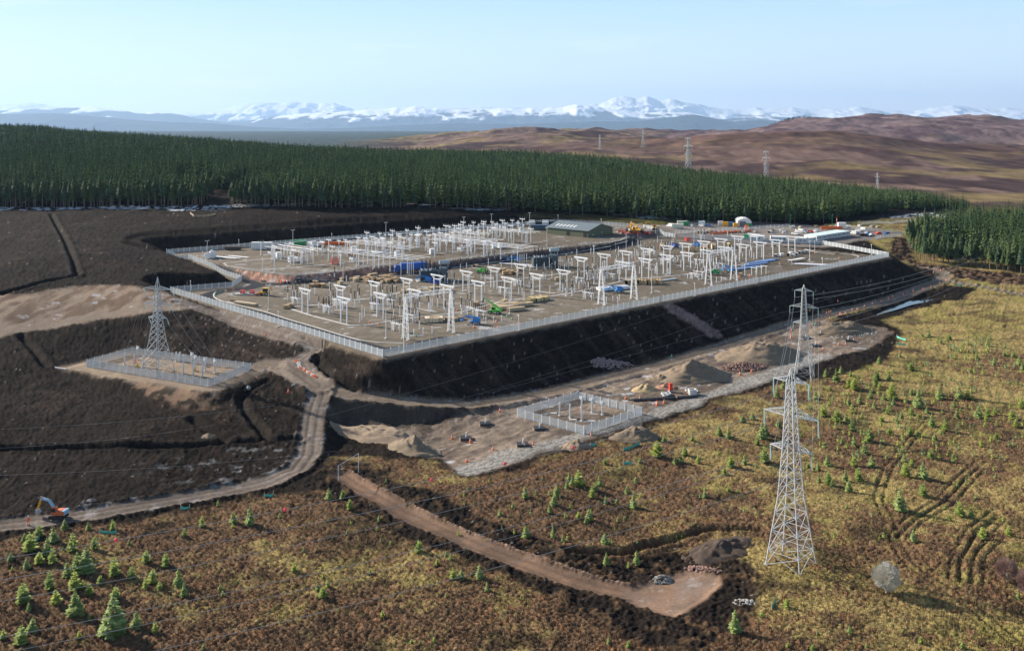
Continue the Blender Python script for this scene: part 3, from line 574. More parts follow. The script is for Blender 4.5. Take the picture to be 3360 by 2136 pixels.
sand = mat('sand_earth', (.27, .205, .145), .95, 0, .25, .8, .6); dirtm = mat('brown_earth', (.21, .16, .11), .95, 0, .3, .8, .6); redst = mat('red_rock', (.27, .165, .135), .9, 0, .35, 1.5, .8); greyst = mat('pale_rock', (.33, .32, .30), .9, 0, .35, 1.5, .8); whitecover = mat('white_cover', (.82, .82, .84), .6, 0, .05)
E1 = math.radians(41.5); E2 = math.radians(-46.4)

# ---- kerbs, ducts and drains as pale raised strips
def strip(name, pts, w, h, m, label, cat='kerb', lift=0, kind=None):
    b = MB(); P = [Vector(G(*p)) for p in pts]; V = []
    Pn = []
    for i in range(len(P) - 1):
        k = max(1, int((P[i + 1] - P[i]).length / 6))
        for j in range(k): Pn.append(P[i].lerp(P[i + 1], j / k))
    Pn.append(P[-1])
    for p in Pn: p.z = gz(p.x, p.y)
    for i, p in enumerate(Pn):
        t = (Pn[min(i + 1, len(Pn) - 1)] - Pn[max(i - 1, 0)]); t.z = 0; t.normalize(); nn = Vector((-t.y, t.x, 0)) * w / 2
        V += [p - nn - Vector((0, 0, .3)), p + nn - Vector((0, 0, .3)), p + nn + Vector((0, 0, h + lift)), p - nn + Vector((0, 0, h + lift))]
    Fs = [(0, 1, 2, 3), tuple(4 * (len(Pn) - 1) + k for k in (3, 2, 1, 0))]
    for i in range(len(Pn) - 1):
        for k in range(4): Fs.append((4 * i + k, 4 * i + 4 + k, 4 * i + 4 + (k + 1) % 4, 4 * i + (k + 1) % 4))
    b.add(V, Fs); o = b.build(name, m); tag(o, label, cat, kind=kind); return o
pale = mat('pale_kerb', (.55, .53, .50), .8, 0, .15, .4)
strip('kerb', [(732, 990), (712, 982), (702, 974), (701, 966), (708, 959)], .5, .14, pale, 'curved concrete kerb where the tarmac turns inside the fence')
strip('kerb', [(733, 990), (800, 1006), (866, 1022), (948, 1049), (1041, 1076), (1123, 1101), (1181, 1117), (1240, 1124), (1321, 1127)], .45, .14, pale, 'long concrete kerb beside the tarmac along the front fence')
strip('kerb', [Z1(690, 545), Z1(720, 565), Z1(800, 580), Z1(940, 605), Z1(1190, 640), Z1(1300, 653), Z1(1420, 655), Z1(1840, 612)], .45, .14, pale, 'pale kerb along the top of the red rock bank')
strip('kerb', [Z1(1925, 604), Z2(0, 575), Z2(300, 545)], .45, .14, pale, 'pale kerb on the terrace edge behind the blue lorry')
strip('kerb', [Z2(780, 512), Z2(1300, 453), Z2(1950, 378)], .45, .14, pale, 'pale kerb on the terrace edge between the two transformers')
strip('kerb', [Z2(2040, 365), Z2(2355, 338), Z3(400, 322), Z3(530, 290)], .45, .14, pale, 'pale kerb on the terrace edge near the green shed')
strip('cable_trough', [Z1(690, 543), Z1(1000, 510), Z1(1140, 500), Z1(1500, 468)], .9, .12, pale, 'concrete cable trough crossing the terrace behind the rock bank', 'trough')
strip('cable_trough', [Z1(1060, 607), Z1(1400, 582), Z1(1740, 548), Z2(0, 520), Z2(400, 470)], .9, .12, pale, 'concrete cable trough running under the terrace busbars', 'trough')
strip('cable_trough', [Z2(500, 470), Z2(900, 425), Z2(1500, 365), Z2(1760, 325)], .8, .12, pale, 'concrete cable trough leading across the terrace towards the green shed', 'trough')
strip('cable_trough', [Z1(1340, 985), Z1(1560, 1055), Z1(1900, 1142), Z2(0, 1142), Z2(380, 1080), Z2(900, 1020), Z2(1100, 968)], .8, .14, pale, 'bent concrete cable trough round the front bay of equipment', 'trough')
strip('cable_trough', [Z2(1100, 968), Z2(1350, 900), Z2(1750, 870), Z3(0, 815), Z3(480, 700), Z3(900, 665), Z3(1100, 640), Z3(1450, 575), Z3(1900, 505)], .8, .14, pale, 'long straight concrete cable trough along the rear of the gantries', 'trough')
strip('cable_trough', [Z1(1370, 965), Z1(1700, 935), Z1(2200, 870), Z2(400, 810), Z2(800, 770), Z2(1300, 715), Z2(1800, 655), Z2(2300, 600), Z3(400, 545), Z3(900, 480), Z3(1500, 400)], .8, .14, pale, 'longest concrete cable trough crossing the whole lower yard', 'trough')
strip('cable_trough', [Z2(520, 985), Z2(690, 1015)], .8, .16, pale, 'short concrete trough piece behind the front gantry', 'trough')
strip('cable_trough', [Z2(1640, 812), Z2(1830, 836)], .8, .16, pale, 'short concrete trough piece beside the white stub posts', 'trough')
strip('kerb', [Z3(1050, 318), Z3(1500, 340), Z3(1900, 368), Z4(250, 820), Z4(600, 845), Z4(660, 858), Z4(668, 868), Z4(640, 880)], .45, .14, pale, 'pale kerb curving round the far corner of the lower yard')
strip('kerb', [Z1(1270, 730), Z1(1700, 705), Z1(2100, 672), Z1(2355, 650), Z2(300, 650)], .45, .14, pale, 'pale kerb of the service road at the foot of the rock bank')
strip('kerb', [Z2(830, 585), Z2(1500, 498), Z2(2100, 425), Z3(300, 378), Z3(470, 328)], .45, .14, pale, 'pale kerb of the service road behind the transformers')

# ---- palisade fences
def bay_meshes(h=2.3, L=2.9):
    b = MB(); n = 17
    for i in range(n): b.box(.14 + i * (L - .12) / n, 0, .05, .075, .03, h - .05 + (.0 if i % 2 else .0))
    for z in (.45, h - .35): b.box(L / 2, .035, z, L, .04, .06)
    p = MB(); p.box(0, .06, 0, .19, .15, h + .1, 0, 0); p.box(0, .06, h + .1, .09, .3, .05)
    s = MB(); s.box(L / 2, -.03, h * .62, .3, .02, .3)
    return b.mesh('panel', galv), p.mesh('post', steel), s.mesh('sign', mat('sign_yellow', (.75, .6, .05), .5))
MP, MPo, MS = bay_meshes()
def fence(label, pts, world=False, keep=100, mesh=(MP, MPo, MS), name='palisade_fence', group=None, zoff=0, signs=5, L=2.9, zf=None):
    P = [Vector(p) if world else Vector(G(*p)) for p in pts]
    f = thing(name, label, 'fence', P[0], 0, group); k = 0; bays = []
    for a, b in zip(P[:-1], P[1:]):
        d = b - a; n = max(1, round(d.xy.length / L)); ang = math.atan2(d.y, d.x)
        for i in range(n):
            p = a.lerp(b, i / n); q = a.lerp(b, (i + 1) / n)
            if zf is None: z0 = gz(p.x, p.y); z1 = gz(q.x, q.y)
            else: z0 = z1 = zf
            bays.append((p.x, p.y, z0 + zoff, z1 + zoff, ang, d.xy.length / n / L, (q - p).xy.length))
    order = sorted(range(len(bays)), key=lambda i: bays[i][1]); keepset = set(order[:keep]); rest = [[], []]
    for i, (x, y, z0, z1, ang, sx, ln) in enumerate(bays):
        for j, me in enumerate(mesh[:2] + ((mesh[2],) if i % signs == 2 and mesh[2] else ())):
            if i not in keepset and j < 2: rest[j].append((x, y, z0, ang, sx)); continue
            if i not in keepset: continue
            o = link(bpy.data.objects.new(('panel', 'post', 'warning_sign')[j], me)); o.parent = f
            o.location = (x - f.location.x, y - f.location.y, z0 - f.location.z); o.rotation_euler = (0, -math.atan2(z1 - z0, ln) if j == 0 else 0, ang); o.scale = (sx if j == 0 else 1, 1, 1)
    for j in (0, 1):
        if rest[j]:
            me = mesh[j]; V = np.array([v.co for v in me.vertices]); Fq = np.array([list(p.vertices) for p in me.polygons]); VV_ = []; FF = []
            for x, y, z, ang, sx in rest[j]:
                c, s_ = math.cos(ang), math.sin(ang); vx = V[:, 0] * (sx if j == 0 else 1); FF.append(Fq + len(V) * len(VV_))
                VV_.append(np.stack([x - f.location.x + vx * c - V[:, 1] * s_, y - f.location.y + vx * s_ + V[:, 1] * c, z - f.location.z + V[:, 2]], 1))
            o = link(bpy.data.objects.new(('panel', 'post')[j], np_mesh('far_run', np.concatenate(VV_), np.concatenate(FF), (galv, steel)[j], smooth=False))); o.parent = f; o['kind'] = 'stuff'
    return f
fence('long palisade fence on top of the dark embankment facing the access track', [(1256, 1172), (2917, 843)], zf=0)
fence('palisade fence descending from the yard corner towards the tan plateau', [(559, 959), (1256, 1172)], zf=0)
fence('short palisade fence run beside the dark cut at the yard corner', [(559, 959), (762, 943), (794, 921)])
fence('palisade fence dropping along the terrace ramp beside the peat field', [(547, 833), (619, 850), (794, 921)])
fence('palisade fence at the foot of the tall dark cut behind the terrace', [U(547, 833, 2.8), U(1829, 731, 2.8)], True, zf=2.8)
fence('palisade fence behind the green shed below the olive bank', [U(1829, 731, 2.8), U(1973, 745, 1.4), U(2110, 763, 0), U(2216, 780, 0)], True)
fence('palisade fence between the lower yard and the white site cabins', [(2241, 783), (2700, 822), (2917, 843)], zf=0)
for i, lb in ((0, 'fence side of the pylon enclosure nearest the peat ditches'), (1, 'fence side of the pylon enclosure towards the track junction'), (2, 'fence side of the pylon enclosure below the peat mound'), (3, 'fence side of the pylon enclosure towards the tan plateau')):
    fence(lb.replace('nearest', 'beside'), [Vector(ENC1[i]), Vector(ENC1[(i + 1) % 4])], True, zf=-6, signs=4)
for i, lb in ((0, 'fence side of the small post enclosure towards the muddy hardstanding'), (1, 'fence side of the small post enclosure along the crushed stone'), (2, 'fence side of the small post enclosure towards the black pipes'), (3, 'fence side of the small post enclosure along the access track')):
    fence(lb, [Vector(ENC2[i]), Vector(ENC2[(i + 1) % 4])], True, zf=-12, signs=4)

# ---- lattice towers
def lattice(b, prof_, leg=.17, br=.085, panels=None, top=None):
    """square tower: prof_ = (height, half width); x-bracing on every face"""
    zs = panels
    hw = lambda z: float(np.interp(z, [p[0] for p in prof_], [p[1] for p in prof_]))
    C4 = ((-1, -1), (1, -1), (1, 1), (-1, 1))
    for z0, z1 in zip(zs[:-1], zs[1:]):
        a, c = hw(z0), hw(z1)
        for i in range(4):
            x, y = C4[i]; X2, Y2 = C4[(i + 1) % 4]
            b.bar((x * a, y * a, z0), (x * c, y * c, z1), leg)
            b.bar((x * a, y * a, z0), (X2 * c, Y2 * c, z1), br); b.bar((X2 * a, Y2 * a, z0), (x * c, y * c, z1), br)
            if z1 - z0 > 3 or z0 == zs[0]: b.bar((x * c, y * c, z1), (X2 * c, Y2 * c, z1), br)
            if z1 - z0 > 3.4:   # secondary struts in the tall lower panels
                m = (a + c) / 2; zm = (z0 + z1) / 2
                b.bar((x * m, y * m, zm), (x * (a * .75 + c * .25) * .5 + X2 * (a * .75 + c * .25) * .5, y * (a * .75 + c * .25) * .5 + Y2 * (a * .75 + c * .25) * .5, z0 * .75 + z1 * .25), br * .8)
                b.bar((x * m, y * m, zm), ((x + X2) * .5 * m, (y + Y2) * .5 * m, zm), br * .8)
    return hw
TW = {}
def insul_mesh(L, m=glassi, r=.15):
    k = 'i%.1f%s' % (L, m.name)
    if k not in TW:
        pr = [(.03, 0)]; n = max(5, int(L / .28))
        for i in range(n): z = -i * L / n; pr += [(.05, z - .02), (r, z - .08), (r, z - .14), (.05, z - .18)]
        pr.append((.03, -L)); b = MB(); b.lathe(pr, n=8); b.lathe([(.06, -L - .3), (.1, -L - .15), (.04, -L)], n=6); TW[k] = b.mesh('insulator', m)
    return TW[k]
def pylon(label, loc, rz, H, prof_, panels, arms, ins, sc_=1.0, strain=False, leg=.17, br=.085, name='lattice_pylon', group=None):
    t = thing(name, label, 'pylon', loc, rz, group); t.scale = (sc_,) * 3
    b = MB(); hw = lattice(b, prof_, leg, br, panels); z1 = panels[-1]; a = hw(z1)
    for x, y in ((-1, -1), (1, -1), (1, 1), (-1, 1)): b.bar((x * a, y * a, z1), (0, 0, H), leg * .8)
    b.build('tower_body', pylon_m, t)
    for x, y in ((-1, -1), (1, -1), (1, 1), (-1, 1)):
        f = MB(); h0 = hw(0); f.box(x * h0, y * h0, -.6, .9, .9, .75, tx=.3); f.build('footing', conc, t)
    tips = []
    for z, L, up in arms:
        for sx in (-1, 1):
            b = MB(); c = hw(z); tip = (sx * L, 0, z + (.15 if strain else 0)); cu_ = hw(z + up)
            for y in (-1, 1):
                b.bar((sx * c, y * c, z), tip, .12); b.bar((sx * cu_, y * cu_, z + up), tip, .10)
                for k in (.25, .5, .75):
                    lo = Vector((sx * c, y * c, z)).lerp(Vector(tip), k); hi = Vector((sx * cu_, y * cu_, z + up)).lerp(Vector(tip), k); lo2 = Vector((sx * c, -y * c, z)).lerp(Vector(tip), min(k + .25, 1))
                    b.bar(lo, hi, .06); b.bar(lo, lo2, .06); b.bar(hi, Vector((sx * c, y * c, z)).lerp(Vector(tip), k - .25), .05)
            arm = b.build('cross_arm', pylon_m, t)
            o = link(bpy.data.objects.new('insulator', insul_mesh(ins))); o.parent = arm; o.location = tip
            if strain: o.rotation_euler = (math.radians(28), 0, 0)
            tips.append((sx, z, L))
    t['_'] = 0; del t['_']
    return t
NP = G(2595, 1849); FP = G(2638, 1240); LP = (U(517, 1222, -6)[0], U(517, 1222, -6)[1], -6.0)
prN = [(0, 3.35), (12.4, 1.75), (21.6, 1.12), (34.2, .55), (35, .5)]; pn = [0, 2.6, 6.4, 9.6, 12.4, 14.2, 16, 17.8, 19.6, 21.6, 23, 24.4, 25.8, 27.9, 29.2, 30.5, 31.8, 34.2]
arN = [(34.0, 3.5, .9), (27.7, 5.4, 1.4), (21.4, 4.1, 1.2)]
AN = math.radians(-43)
pylon('tall lattice pylon standing in the moor beside the red earth pad', NP, AN, 36.4, prN, pn, arN, 2.8)
pylon('lattice pylon standing behind the taller one at the end of the crushed stone strip', FP, math.radians(-28), 36.4, prN, pn, arN, 2.6, .835, leg=.19, br=.1)
prL = [(0, 3.5), (9.6, 1.75), (16.7, .95), (25.4, .5), (26, .45)]; pl = [0, 3.2, 6.6, 9.6, 11.4, 13.2, 15, 16.7, 18, 19.4, 20.8, 22, 23.2, 24.4, 26]
pylon('squat terminal pylon standing inside the fenced gravel enclosure', LP, math.radians(-20), 28.9, prL, pl, [(25.2, 5.3, 1.0), (20.6, 4.8, 1.0), (16.5, 3.4, 1.0)], 2.3, strain=True, leg=.2, br=.11)
for px, yb, yt, ph in ((2258, 521, 446, 'first of the far pylons, standing under the brown hill'), (2514, 571, 491, 'second far pylon, standing on open moor past the forest'), (2879, 623, 566, 'far pylon rising just behind the tail of the forest'), (2110, 470, 424, 'faint far pylon on the pale moor beyond the brown ridge'), (1968, 487, 441, 'faintest far pylon, over the forest edge on the pale moor')):
    Hh = 30 if px != 2879 else 20
    Y_ = F * Hh / (yb - yt); z_ = CZ - (yb - HZ) * Y_ / F; x_ = (px - CX) * Y_ / F
    zz = gz(x_, Y_, GZ); k = (CZ - (yt - HZ) * Y_ / F - zz) / 36.4
    pylon(ph, (x_, Y_, zz), math.radians(-60), 36.4, prN, pn[::2] + [34.2] if pn[-1] not in pn[::2] else pn[::2], arN, 2.8, max(k, .4), leg=.26, br=.12)

# ---- conductors
def wire(label, p, q, sag, r=.035, n=26, name='power_line', group='overhead conductors', balls=()):
    p = Vector(p); q = Vector(q); b = MB(); pr = None
    for i in range(n + 1):
        t = i / n; c = p.lerp(q, t); c.z -= 4 * sag * t * (1 - t)
        if pr is not None: b.bar(pr, c, r * 2, None, 5)
        pr = c
    o = b.build(name, mat('conductor', (.30, .32, .34), .4, .3)); tag(o, label, 'power line', group)
    for t in balls:
        c = p.lerp(q, t); c.z -= 4 * sag * t * (1 - t); m = MB(); m.lathe([(.02, -.28), (.2, -.2), (.28, 0), (.2, .2), (.02, .28)], c.x, c.y, 8)
        m.v = [(x, y, z + c.z) for x, y, z in m.v]; k = m.build('marker_ball', mat('marker_red', (.75, .06, .08), .4), o)
    return o
def tipw(base, ang, L, z, ins, s=1.0): return Vector((base[0] + math.cos(ang) * L * s, base[1] + math.sin(ang) * L * s, base[2] + (z - ins) * s))
lv = ('top', 'middle', 'lowest')
for k, (z, L, up) in enumerate(arN):
    for sx, sd in ((-1, 'outer'), (1, 'inner')):
        a = tipw(NP, AN, sx * L, z, 3.0); off = Vector((sx * L * math.cos(AN), sx * L * math.sin(AN), 0))
        e = Vector((-178, 66, 17 + (z - 27))) + off
        wire(f'{lv[k]} conductor on the {sd} arm, sweeping low over the heather', a, e, 8.2, .032, 40, balls=(.17, .22, .27, .36, .45, .53, .62) if (k == 0 and sx < 0) else ())
        c = tipw(FP, math.radians(-28), sx * L, z, 2.9, .835)
        wire(f'{lv[k]} conductor between the two moor pylons on the {sd} side', a, c, 3.2, .035, 20)
        c2 = c + Vector((330, 430, -2)); c2.z = -12 + (z - 3) * .6
        wire(f'{lv[k]} conductor leaving the smaller moor pylon over the pond on the {sd} side', c, c2, 12, .05, 24)
for k, (z, L, up) in enumerate([(25.2, 5.3, 1), (20.6, 4.8, 1), (16.5, 3.4, 1)]):
    for sx, gx in ((-1, ((875, 760), (935, 765), (1000, 770))[k]), (1, ((1500, 810), (1430, 800), (1370, 790))[k])):
        a = tipw(LP, math.radians(-20), sx * L, z, 1.0); g = G(*R1(*gx)); e = Vector((g[0], g[1], -6 + 3.6))
        wire(f'{lv[k]} down lead from the terminal pylon to the {"bare" if sx < 0 else "equipment"} posts', a, e, .5, .035, 8, name='down_lead', group='down leads of the terminal pylon')
sl = G(1650, 1080)
for i, (p, q) in enumerate((((0, 1472), (700, 1395)), ((0, 1560), (1100, 1480)), ((1060, 1380), (2240, 1010)), ((1480, 1330), (2360, 1040)), ((1640, 1290), (2900, 925)), ((0, 1410), (900, 1330)))):
    a = Vector(U(p[0] - 40, p[1], 2)); b_ = Vector(U(q[0], q[1], 3)) if i not in (0, 1, 5) else Vector(U(q[0], q[1], -3))
    wire(('thin wire crossing the peat by the long ditch', 'thin wire passing over the lower peat field', 'thin wire in front of the embankment, lowest of three', 'thin wire in front of the embankment, middle of three', 'thin wire in front of the embankment, highest of three', 'thin wire over the peat below the pylon enclosure')[i], a, b_, .8, .018, 10, group='thin wires')

# ------------------------------------------------------------------ substation equipment
def g0(p, z=0.0): X_, Y_, Z_ = U(*p, z); return Vector((X_, Y_, Z_))
for ph, p in (('the lime telehandler', Z2(1250, 1030)), ('the blue boom lift', Z2(1060, 1120)), ('the pair of long crates', Z2(1450, 1000)), ('the yellow backhoe', Z1(1080, 850)), ('the blue lorry', Z2(400, 640)), ('the blue pipe stack', Z3(1700, 560)), ('the fence corner', (1256, 1172)), ('the dark green scissor lift', Z3(1310, 650)), ('the cable drums', Z3(1150, 420)), ('the green shed', Z2(2050, 300)), ('the yellow crate stack', Z2(1650, 910)), ('the far yard corner', (2917, 843))):
    landmark('yard', ph, U(*p))
for ph, p in (('the red mesh box', Z1(1760, 545)), ('the white container', Z1(1010, 400)), ('the green container', Z1(1400, 355)), ('the blue lorry', Z2(400, 600)), ('the green shed', Z2(2050, 300)), ('the two white drums', Z1(560, 490)), ('the blue container', Z2(1640, 215))): landmark('terrace', ph, U(*p, 2.8))
for ph, p in (('the orange excavator', (190, 1690)), ('the tall lattice pylon', (2595, 1849)), ('the bare pale bush', (2905, 1945)), ('the pole gateway', (1130, 1570)), ('the red earth pad', (2250, 1940)), ('the pond', (2990, 990)), ('the small post enclosure', (1917, 1426)), ('the smaller moor pylon', (2638, 1240)), ('the terminal pylon', (517, 1222)), ('the ochre sand heap', (2120, 1278))): landmark('out', ph, G(*p))

def mk_portal():
    t = thing('twin_post_portal', '', 'steel support', group='white twin-post portals')
    for s in (-1, 1):
        b = MB(); b.tube((s * 1.95, 0, .1), (s * 1.95, 0, 7.1), .25, 8); b.build('post', steel, t)
        b = MB(); b.box(s * 1.95, 0, 0, .8, .8, .12); b.build('base_plate', greyp, t)
        b = MB(); b.bar((s * 1.95, 0, 7.0), (s * 3.7, 0, 8.45), .2); b.build('brace', steel, t)
    b = MB(); b.bar((-4.0, 0, 8.55), (4.0, 0, 8.55), .42); b.build('top_beam', steel, t)
    b = MB(); b.bar((-2.1, 0, 7.05), (2.1, 0, 7.05), .28); b.build('lower_beam', steel, t)
    for s in (-1, 1):
        b = MB(); b.bar((s * 1.95, 0, 7.1), (s * 1.95, 0, 8.4), .22); b.build('upper_post', steel, t)
    return t
PT = [Z2(*p) for p in ((970, 618), (1087, 716), (1240, 582), (1375, 680), (1650, 645), (1495, 552), (690, 655), (787, 755), (395, 690), (472, 798), (82, 718), (140, 832), (1912, 608), (2080, 483))] + [Z1(1475, 790), Z1(1812, 758), Z1(1850, 873)] + \
     [Z3(*p) for p in ((240, 452), (453, 425), (422, 527), (640, 497), (655, 400), (848, 462), (850, 372), (1045, 438), (1030, 350), (1235, 415), (1207, 328), (1412, 385), (1372, 305), (1583, 358), (1535, 280), (1750, 337), (1690, 258), (2055, 283), (1905, 315), (20, 487))]
portals = []
for p in PT:
    yb = HZ + (p[1] - HZ) * 70 / 61.3; o = put_('portal', mk_portal, g0((p[0], yb)), E2, 'white twin-post portal with braced beam', sc_=1.0); portals.append(o)
def insul(b, z0, z1, r=.13, x=0, y=0, n=8):
    k = max(4, int((z1 - z0) / .35)); pr = [(r * .55, z0)]
    for i in range(k): z = z0 + (z1 - z0) * i / k; h = (z1 - z0) / k; pr += [(r * .7, z + h * .2), (r, z + h * .45), (r, z + h * .6), (r * .7, z + h * .9)]
    b.lathe(pr + [(r * .5, z1)], x, y, n)
def mk_ins(H1, H2, r=.15, cap=True, nm='insulator_post', grp='black insulators on white posts'):
    def f():
        t = thing(nm, '', 'insulator', group=grp)
        b = MB(); b.tube((0, 0, .08), (0, 0, H1), .18, 8); b.build('post', steel, t)
        b = MB(); b.box(0, 0, 0, .55, .55, .1); b.build('foot', greyp, t)
        b = MB(); insul(b, H1, H1 + H2, r); b.build('insulator', blk, t)
        b = MB(); b.lathe([(.12, H1 + H2), (.18, H1 + H2 + .08), (.05, H1 + H2 + .2)]); b.build('cap', steel, t)
        return t
    return f
def mk_frame():
    t = thing('disconnector_frame', '', 'switchgear', group='disconnector frames in the lower yard')
    for x in (-2.2, -.8, .8, 2.2)[::3]:
        for y in (-.55, .55):
            b = MB(); b.tube((x, y, 0), (x, y, 2.7), .11, 6); b.build('leg', steel, t)
    b = MB()
    for y in (-.55, .55): b.bar((-2.7, y, 2.75), (2.7, y, 2.75), .22)
    for x in (-2.6, -1.3, 0, 1.3, 2.6): b.bar((x, -.6, 2.75), (x, .6, 2.75), .18)
    b.build('platform', steel, t)
    b = MB()
    for z in (.5, 1.1, 1.7, 2.3): b.bar((-2.2, -.55, z), (-2.2, .55, z), .16); b.bar((-2.2, -.55, z), (-.9, -.55, z), .12)
    b.bar((-.9, -.55, 0), (-.9, -.55, 2.7), .12); b.build('rung_panel', steel, t)
    for x in (-2.2, 0, 2.2):
        for y in (-.45, .45):
            b = MB(); insul(b, 2.85, 5.0, .12, x, y, 6); b.build('insulator', blk, t)
    b = MB(); b.box(1.5, 0, 1.2, .6, .4, .9); b.build('drive_box', galv, t)
    return t
def mk_ct():
    t = thing('current_transformer', '', 'transformer', group='single current transformers on pedestals')
    b = MB(); b.tube((0, 0, 0), (0, 0, 2.3), .2, 8); b.box(0, 0, 0, .8, .8, .1); b.build('pedestal', steel, t)
    b = MB(); b.lathe([(.3, 2.3), (.48, 2.4), (.48, 3.1), (.25, 3.3)], n=10); b.build('tank', galv, t)
    b = MB(); insul(b, 3.25, 5.9, .22); b.build('bushing', blk, t)
    b = MB(); b.lathe([(.2, 5.9), (.32, 6.0), (.32, 6.3), (.1, 6.45)]); b.build('head', galv, t)
    return t
def mk_stub():
    t = thing('stub_support', '', 'post', group='short disc-topped white posts')
    b = MB(); b.tube((0, 0, .08), (0, 0, 1.9), .14, 8); b.build('post', steel, t)
    b = MB(); b.lathe([(.28, 1.9), (.32, 1.95), (.32, 2.05), (.28, 2.08)]); b.build('top_disc', steel, t)
    b = MB(); b.box(0, 0, 0, .7, .7, .1); b.build('base_plate', greyp, t)
    return t
def mk_plain(H):
    def f():
        t = thing('plain_post', '', 'post', group='bare white posts')
        b = MB(); b.tube((0, 0, .08), (0, 0, H), .15, 8); b.build('post', steel, t)
        b = MB(); b.box(0, 0, 0, .6, .6, .1); b.build('base_plate', greyp, t); return t
    return f
q5 = random.Random(5)
D_ins = 'black ribbed insulator on a slim white post'
ins_px = [Z1(*p) for p in ((1308, 898), (1355, 862), (1385, 880), (1398, 900), (1425, 830), (1475, 820), (1570, 845), (1608, 980), (1520, 900), (1655, 1020), (1680, 1000), (1705, 1030), (1720, 880), (1745, 920), (1955, 972), (2000, 925), (1918, 900), (1985, 900), (1760, 700), (1875, 720), (2200, 900), (2225, 870), (2300, 890), (2320, 910))] + \
         [Z2(*p) for p in ((205, 905), (238, 990), (255, 900), (270, 1060), (298, 880), (330, 1040), (362, 890), (475, 1050), (503, 1060), (520, 985), (607, 985), (695, 965), (520, 1180), (790, 740), (855, 780), (915, 610), (975, 590), (1185, 560), (1244, 530), (1310, 590), (1585, 620), (1652, 610), (1115, 700), (1155, 720), (1240, 780), (1530, 880), (1512, 860), (1478, 840), (1475, 760), (1905, 820), (1880, 800), (1735, 700), (1715, 700), (1905, 700), (1945, 790), (2020, 820), (2060, 790), (1990, 860), (2185, 840), (2160, 850), (2115, 850), (2040, 470), (2050, 700), (2140, 650), (2245, 640), (2290, 590), (985, 960), (1015, 990), (1580, 780), (1600, 850), (1800, 690))] + \
         [Z3(*p) for p in ((185, 650), (155, 660), (350, 560), (360, 520), (305, 500), (250, 590), (128, 600), (90, 780), (60, 800), (125, 790), (515, 380), (795, 370), (850, 350), (910, 340), (585, 640), (755, 590), (740, 620), (560, 470), (630, 520), (860, 640), (985, 580), (920, 540), (955, 520), (1145, 620), (1115, 640), (1190, 640), (1300, 560), (1330, 550), (1350, 560), (1420, 540), (1330, 500), (1580, 480), (1380, 500), (1480, 510), (1290, 300), (1210, 320), (1550, 400), (1660, 420), (1860, 390), (1320, 620), (1215, 620))]
for i, p in enumerate(ins_px): put_('ins%d' % (i % 3), mk_ins(*((3.0, 3.0, .19), (2.6, 2.4, .18), (3.4, 3.2, .22))[i % 3]), g0(p), 0, ('black ribbed insulator on a slim white post', 'shorter black insulator on a white post', 'tallest kind of black insulator on a white post')[i % 3])
fr_px = [Z1(*p) for p in ((1385, 945), (1690, 1025), (2150, 1000), (1790, 960))] + [Z2(*p) for p in ((105, 1000), (240, 960), (300, 1200), (1330, 840), (1470, 770), (2150, 890), (2060, 740), (1010, 1040), (1110, 1070), (430, 1110))] + [Z3(*p) for p in ((90, 890), (300, 700), (830, 560), (890, 540), (1160, 560), (1120, 700), (1160, 680), (700, 470), (1380, 600))]
for i in range(34):
    u = q5.random(); p = Z3(60 + q5.random() * 1500, 0); b0 = 780 - (p[0] - 1900) / .3397 * .17 - q5.random() * 330
    p = (p[0], 680 + b0 * .3397); k = i % 3
    put_('ins%d' % k, None, g0(p), 0, ('black ribbed insulator on a slim white post', 'shorter black insulator on a white post', 'tallest kind of black insulator on a white post')[k])
    if i % 2: put_('plain%d' % (i // 2 % 2), mk_plain((3.4, 5.2)[i // 2 % 2]), g0((p[0] + 9, p[1] + 2)), 0, ('bare white post standing in the lower yard', 'tall bare white post standing in the lower yard')[i // 2 % 2])
for p in fr_px: put_('frame', mk_frame, g0(p), E2, 'low white frame with rungs and black insulators')
ct_px = [Z2(*p) for p in ((770, 1060), (850, 1050), (925, 1030), (1935, 860), (1995, 850), (2065, 740), (2140, 700), (1995, 560), (1940, 580))] + [Z1(1715, 800)] + [Z3(*p) for p in ((85, 690), (145, 740), (640, 460), (685, 450), (728, 440), (1305, 600), (1390, 620))]
for p in ct_px: put_('ct', mk_ct, g0(p), 0, 'stout black bushing on a grey tank')
for p in [Z2(*p) for p in ((467, 1243), (556, 1230), (643, 1215), (1235, 1118), (1313, 1105), (1160, 1125), (895, 740), (850, 775), (860, 730))] + [Z3(*p) for p in ((265, 920), (327, 915), (390, 900), (1050, 690), (1185, 700), (1328, 725), (1375, 715))]: put_('stub', mk_stub, g0(p), 0, 'short white post with a flat disc top')
for i, p in enumerate([Z2(*p) for p in ((615, 1015), (630, 1010), (645, 965), (1235, 790), (1780, 835), (1530, 880), (1865, 640), (1880, 585), (1920, 620), (1960, 600), (1830, 590), (1775, 595), (1725, 600), (730, 690), (765, 730), (830, 720), (1800, 660), (1740, 700), (2290, 640), (2310, 620), (1150, 820), (985, 790))] + [Z3(*p) for p in ((345, 600), (575, 470), (735, 640), (747, 645), (757, 660), (850, 650), (1125, 590), (1168, 600), (1647, 480), (1668, 490), (1690, 505), (1765, 485), (1780, 480), (1602, 660), (1875, 445), (1933, 450))] + [Z1(*p) for p in ((2005, 1112), (2025, 1090), (2050, 1058))]):
    put_('plain%d' % (i % 2), mk_plain((3.4, 5.2)[i % 2]), g0(p), 0, ('bare white post standing in the lower yard', 'tall bare white post standing in the lower yard')[i % 2])

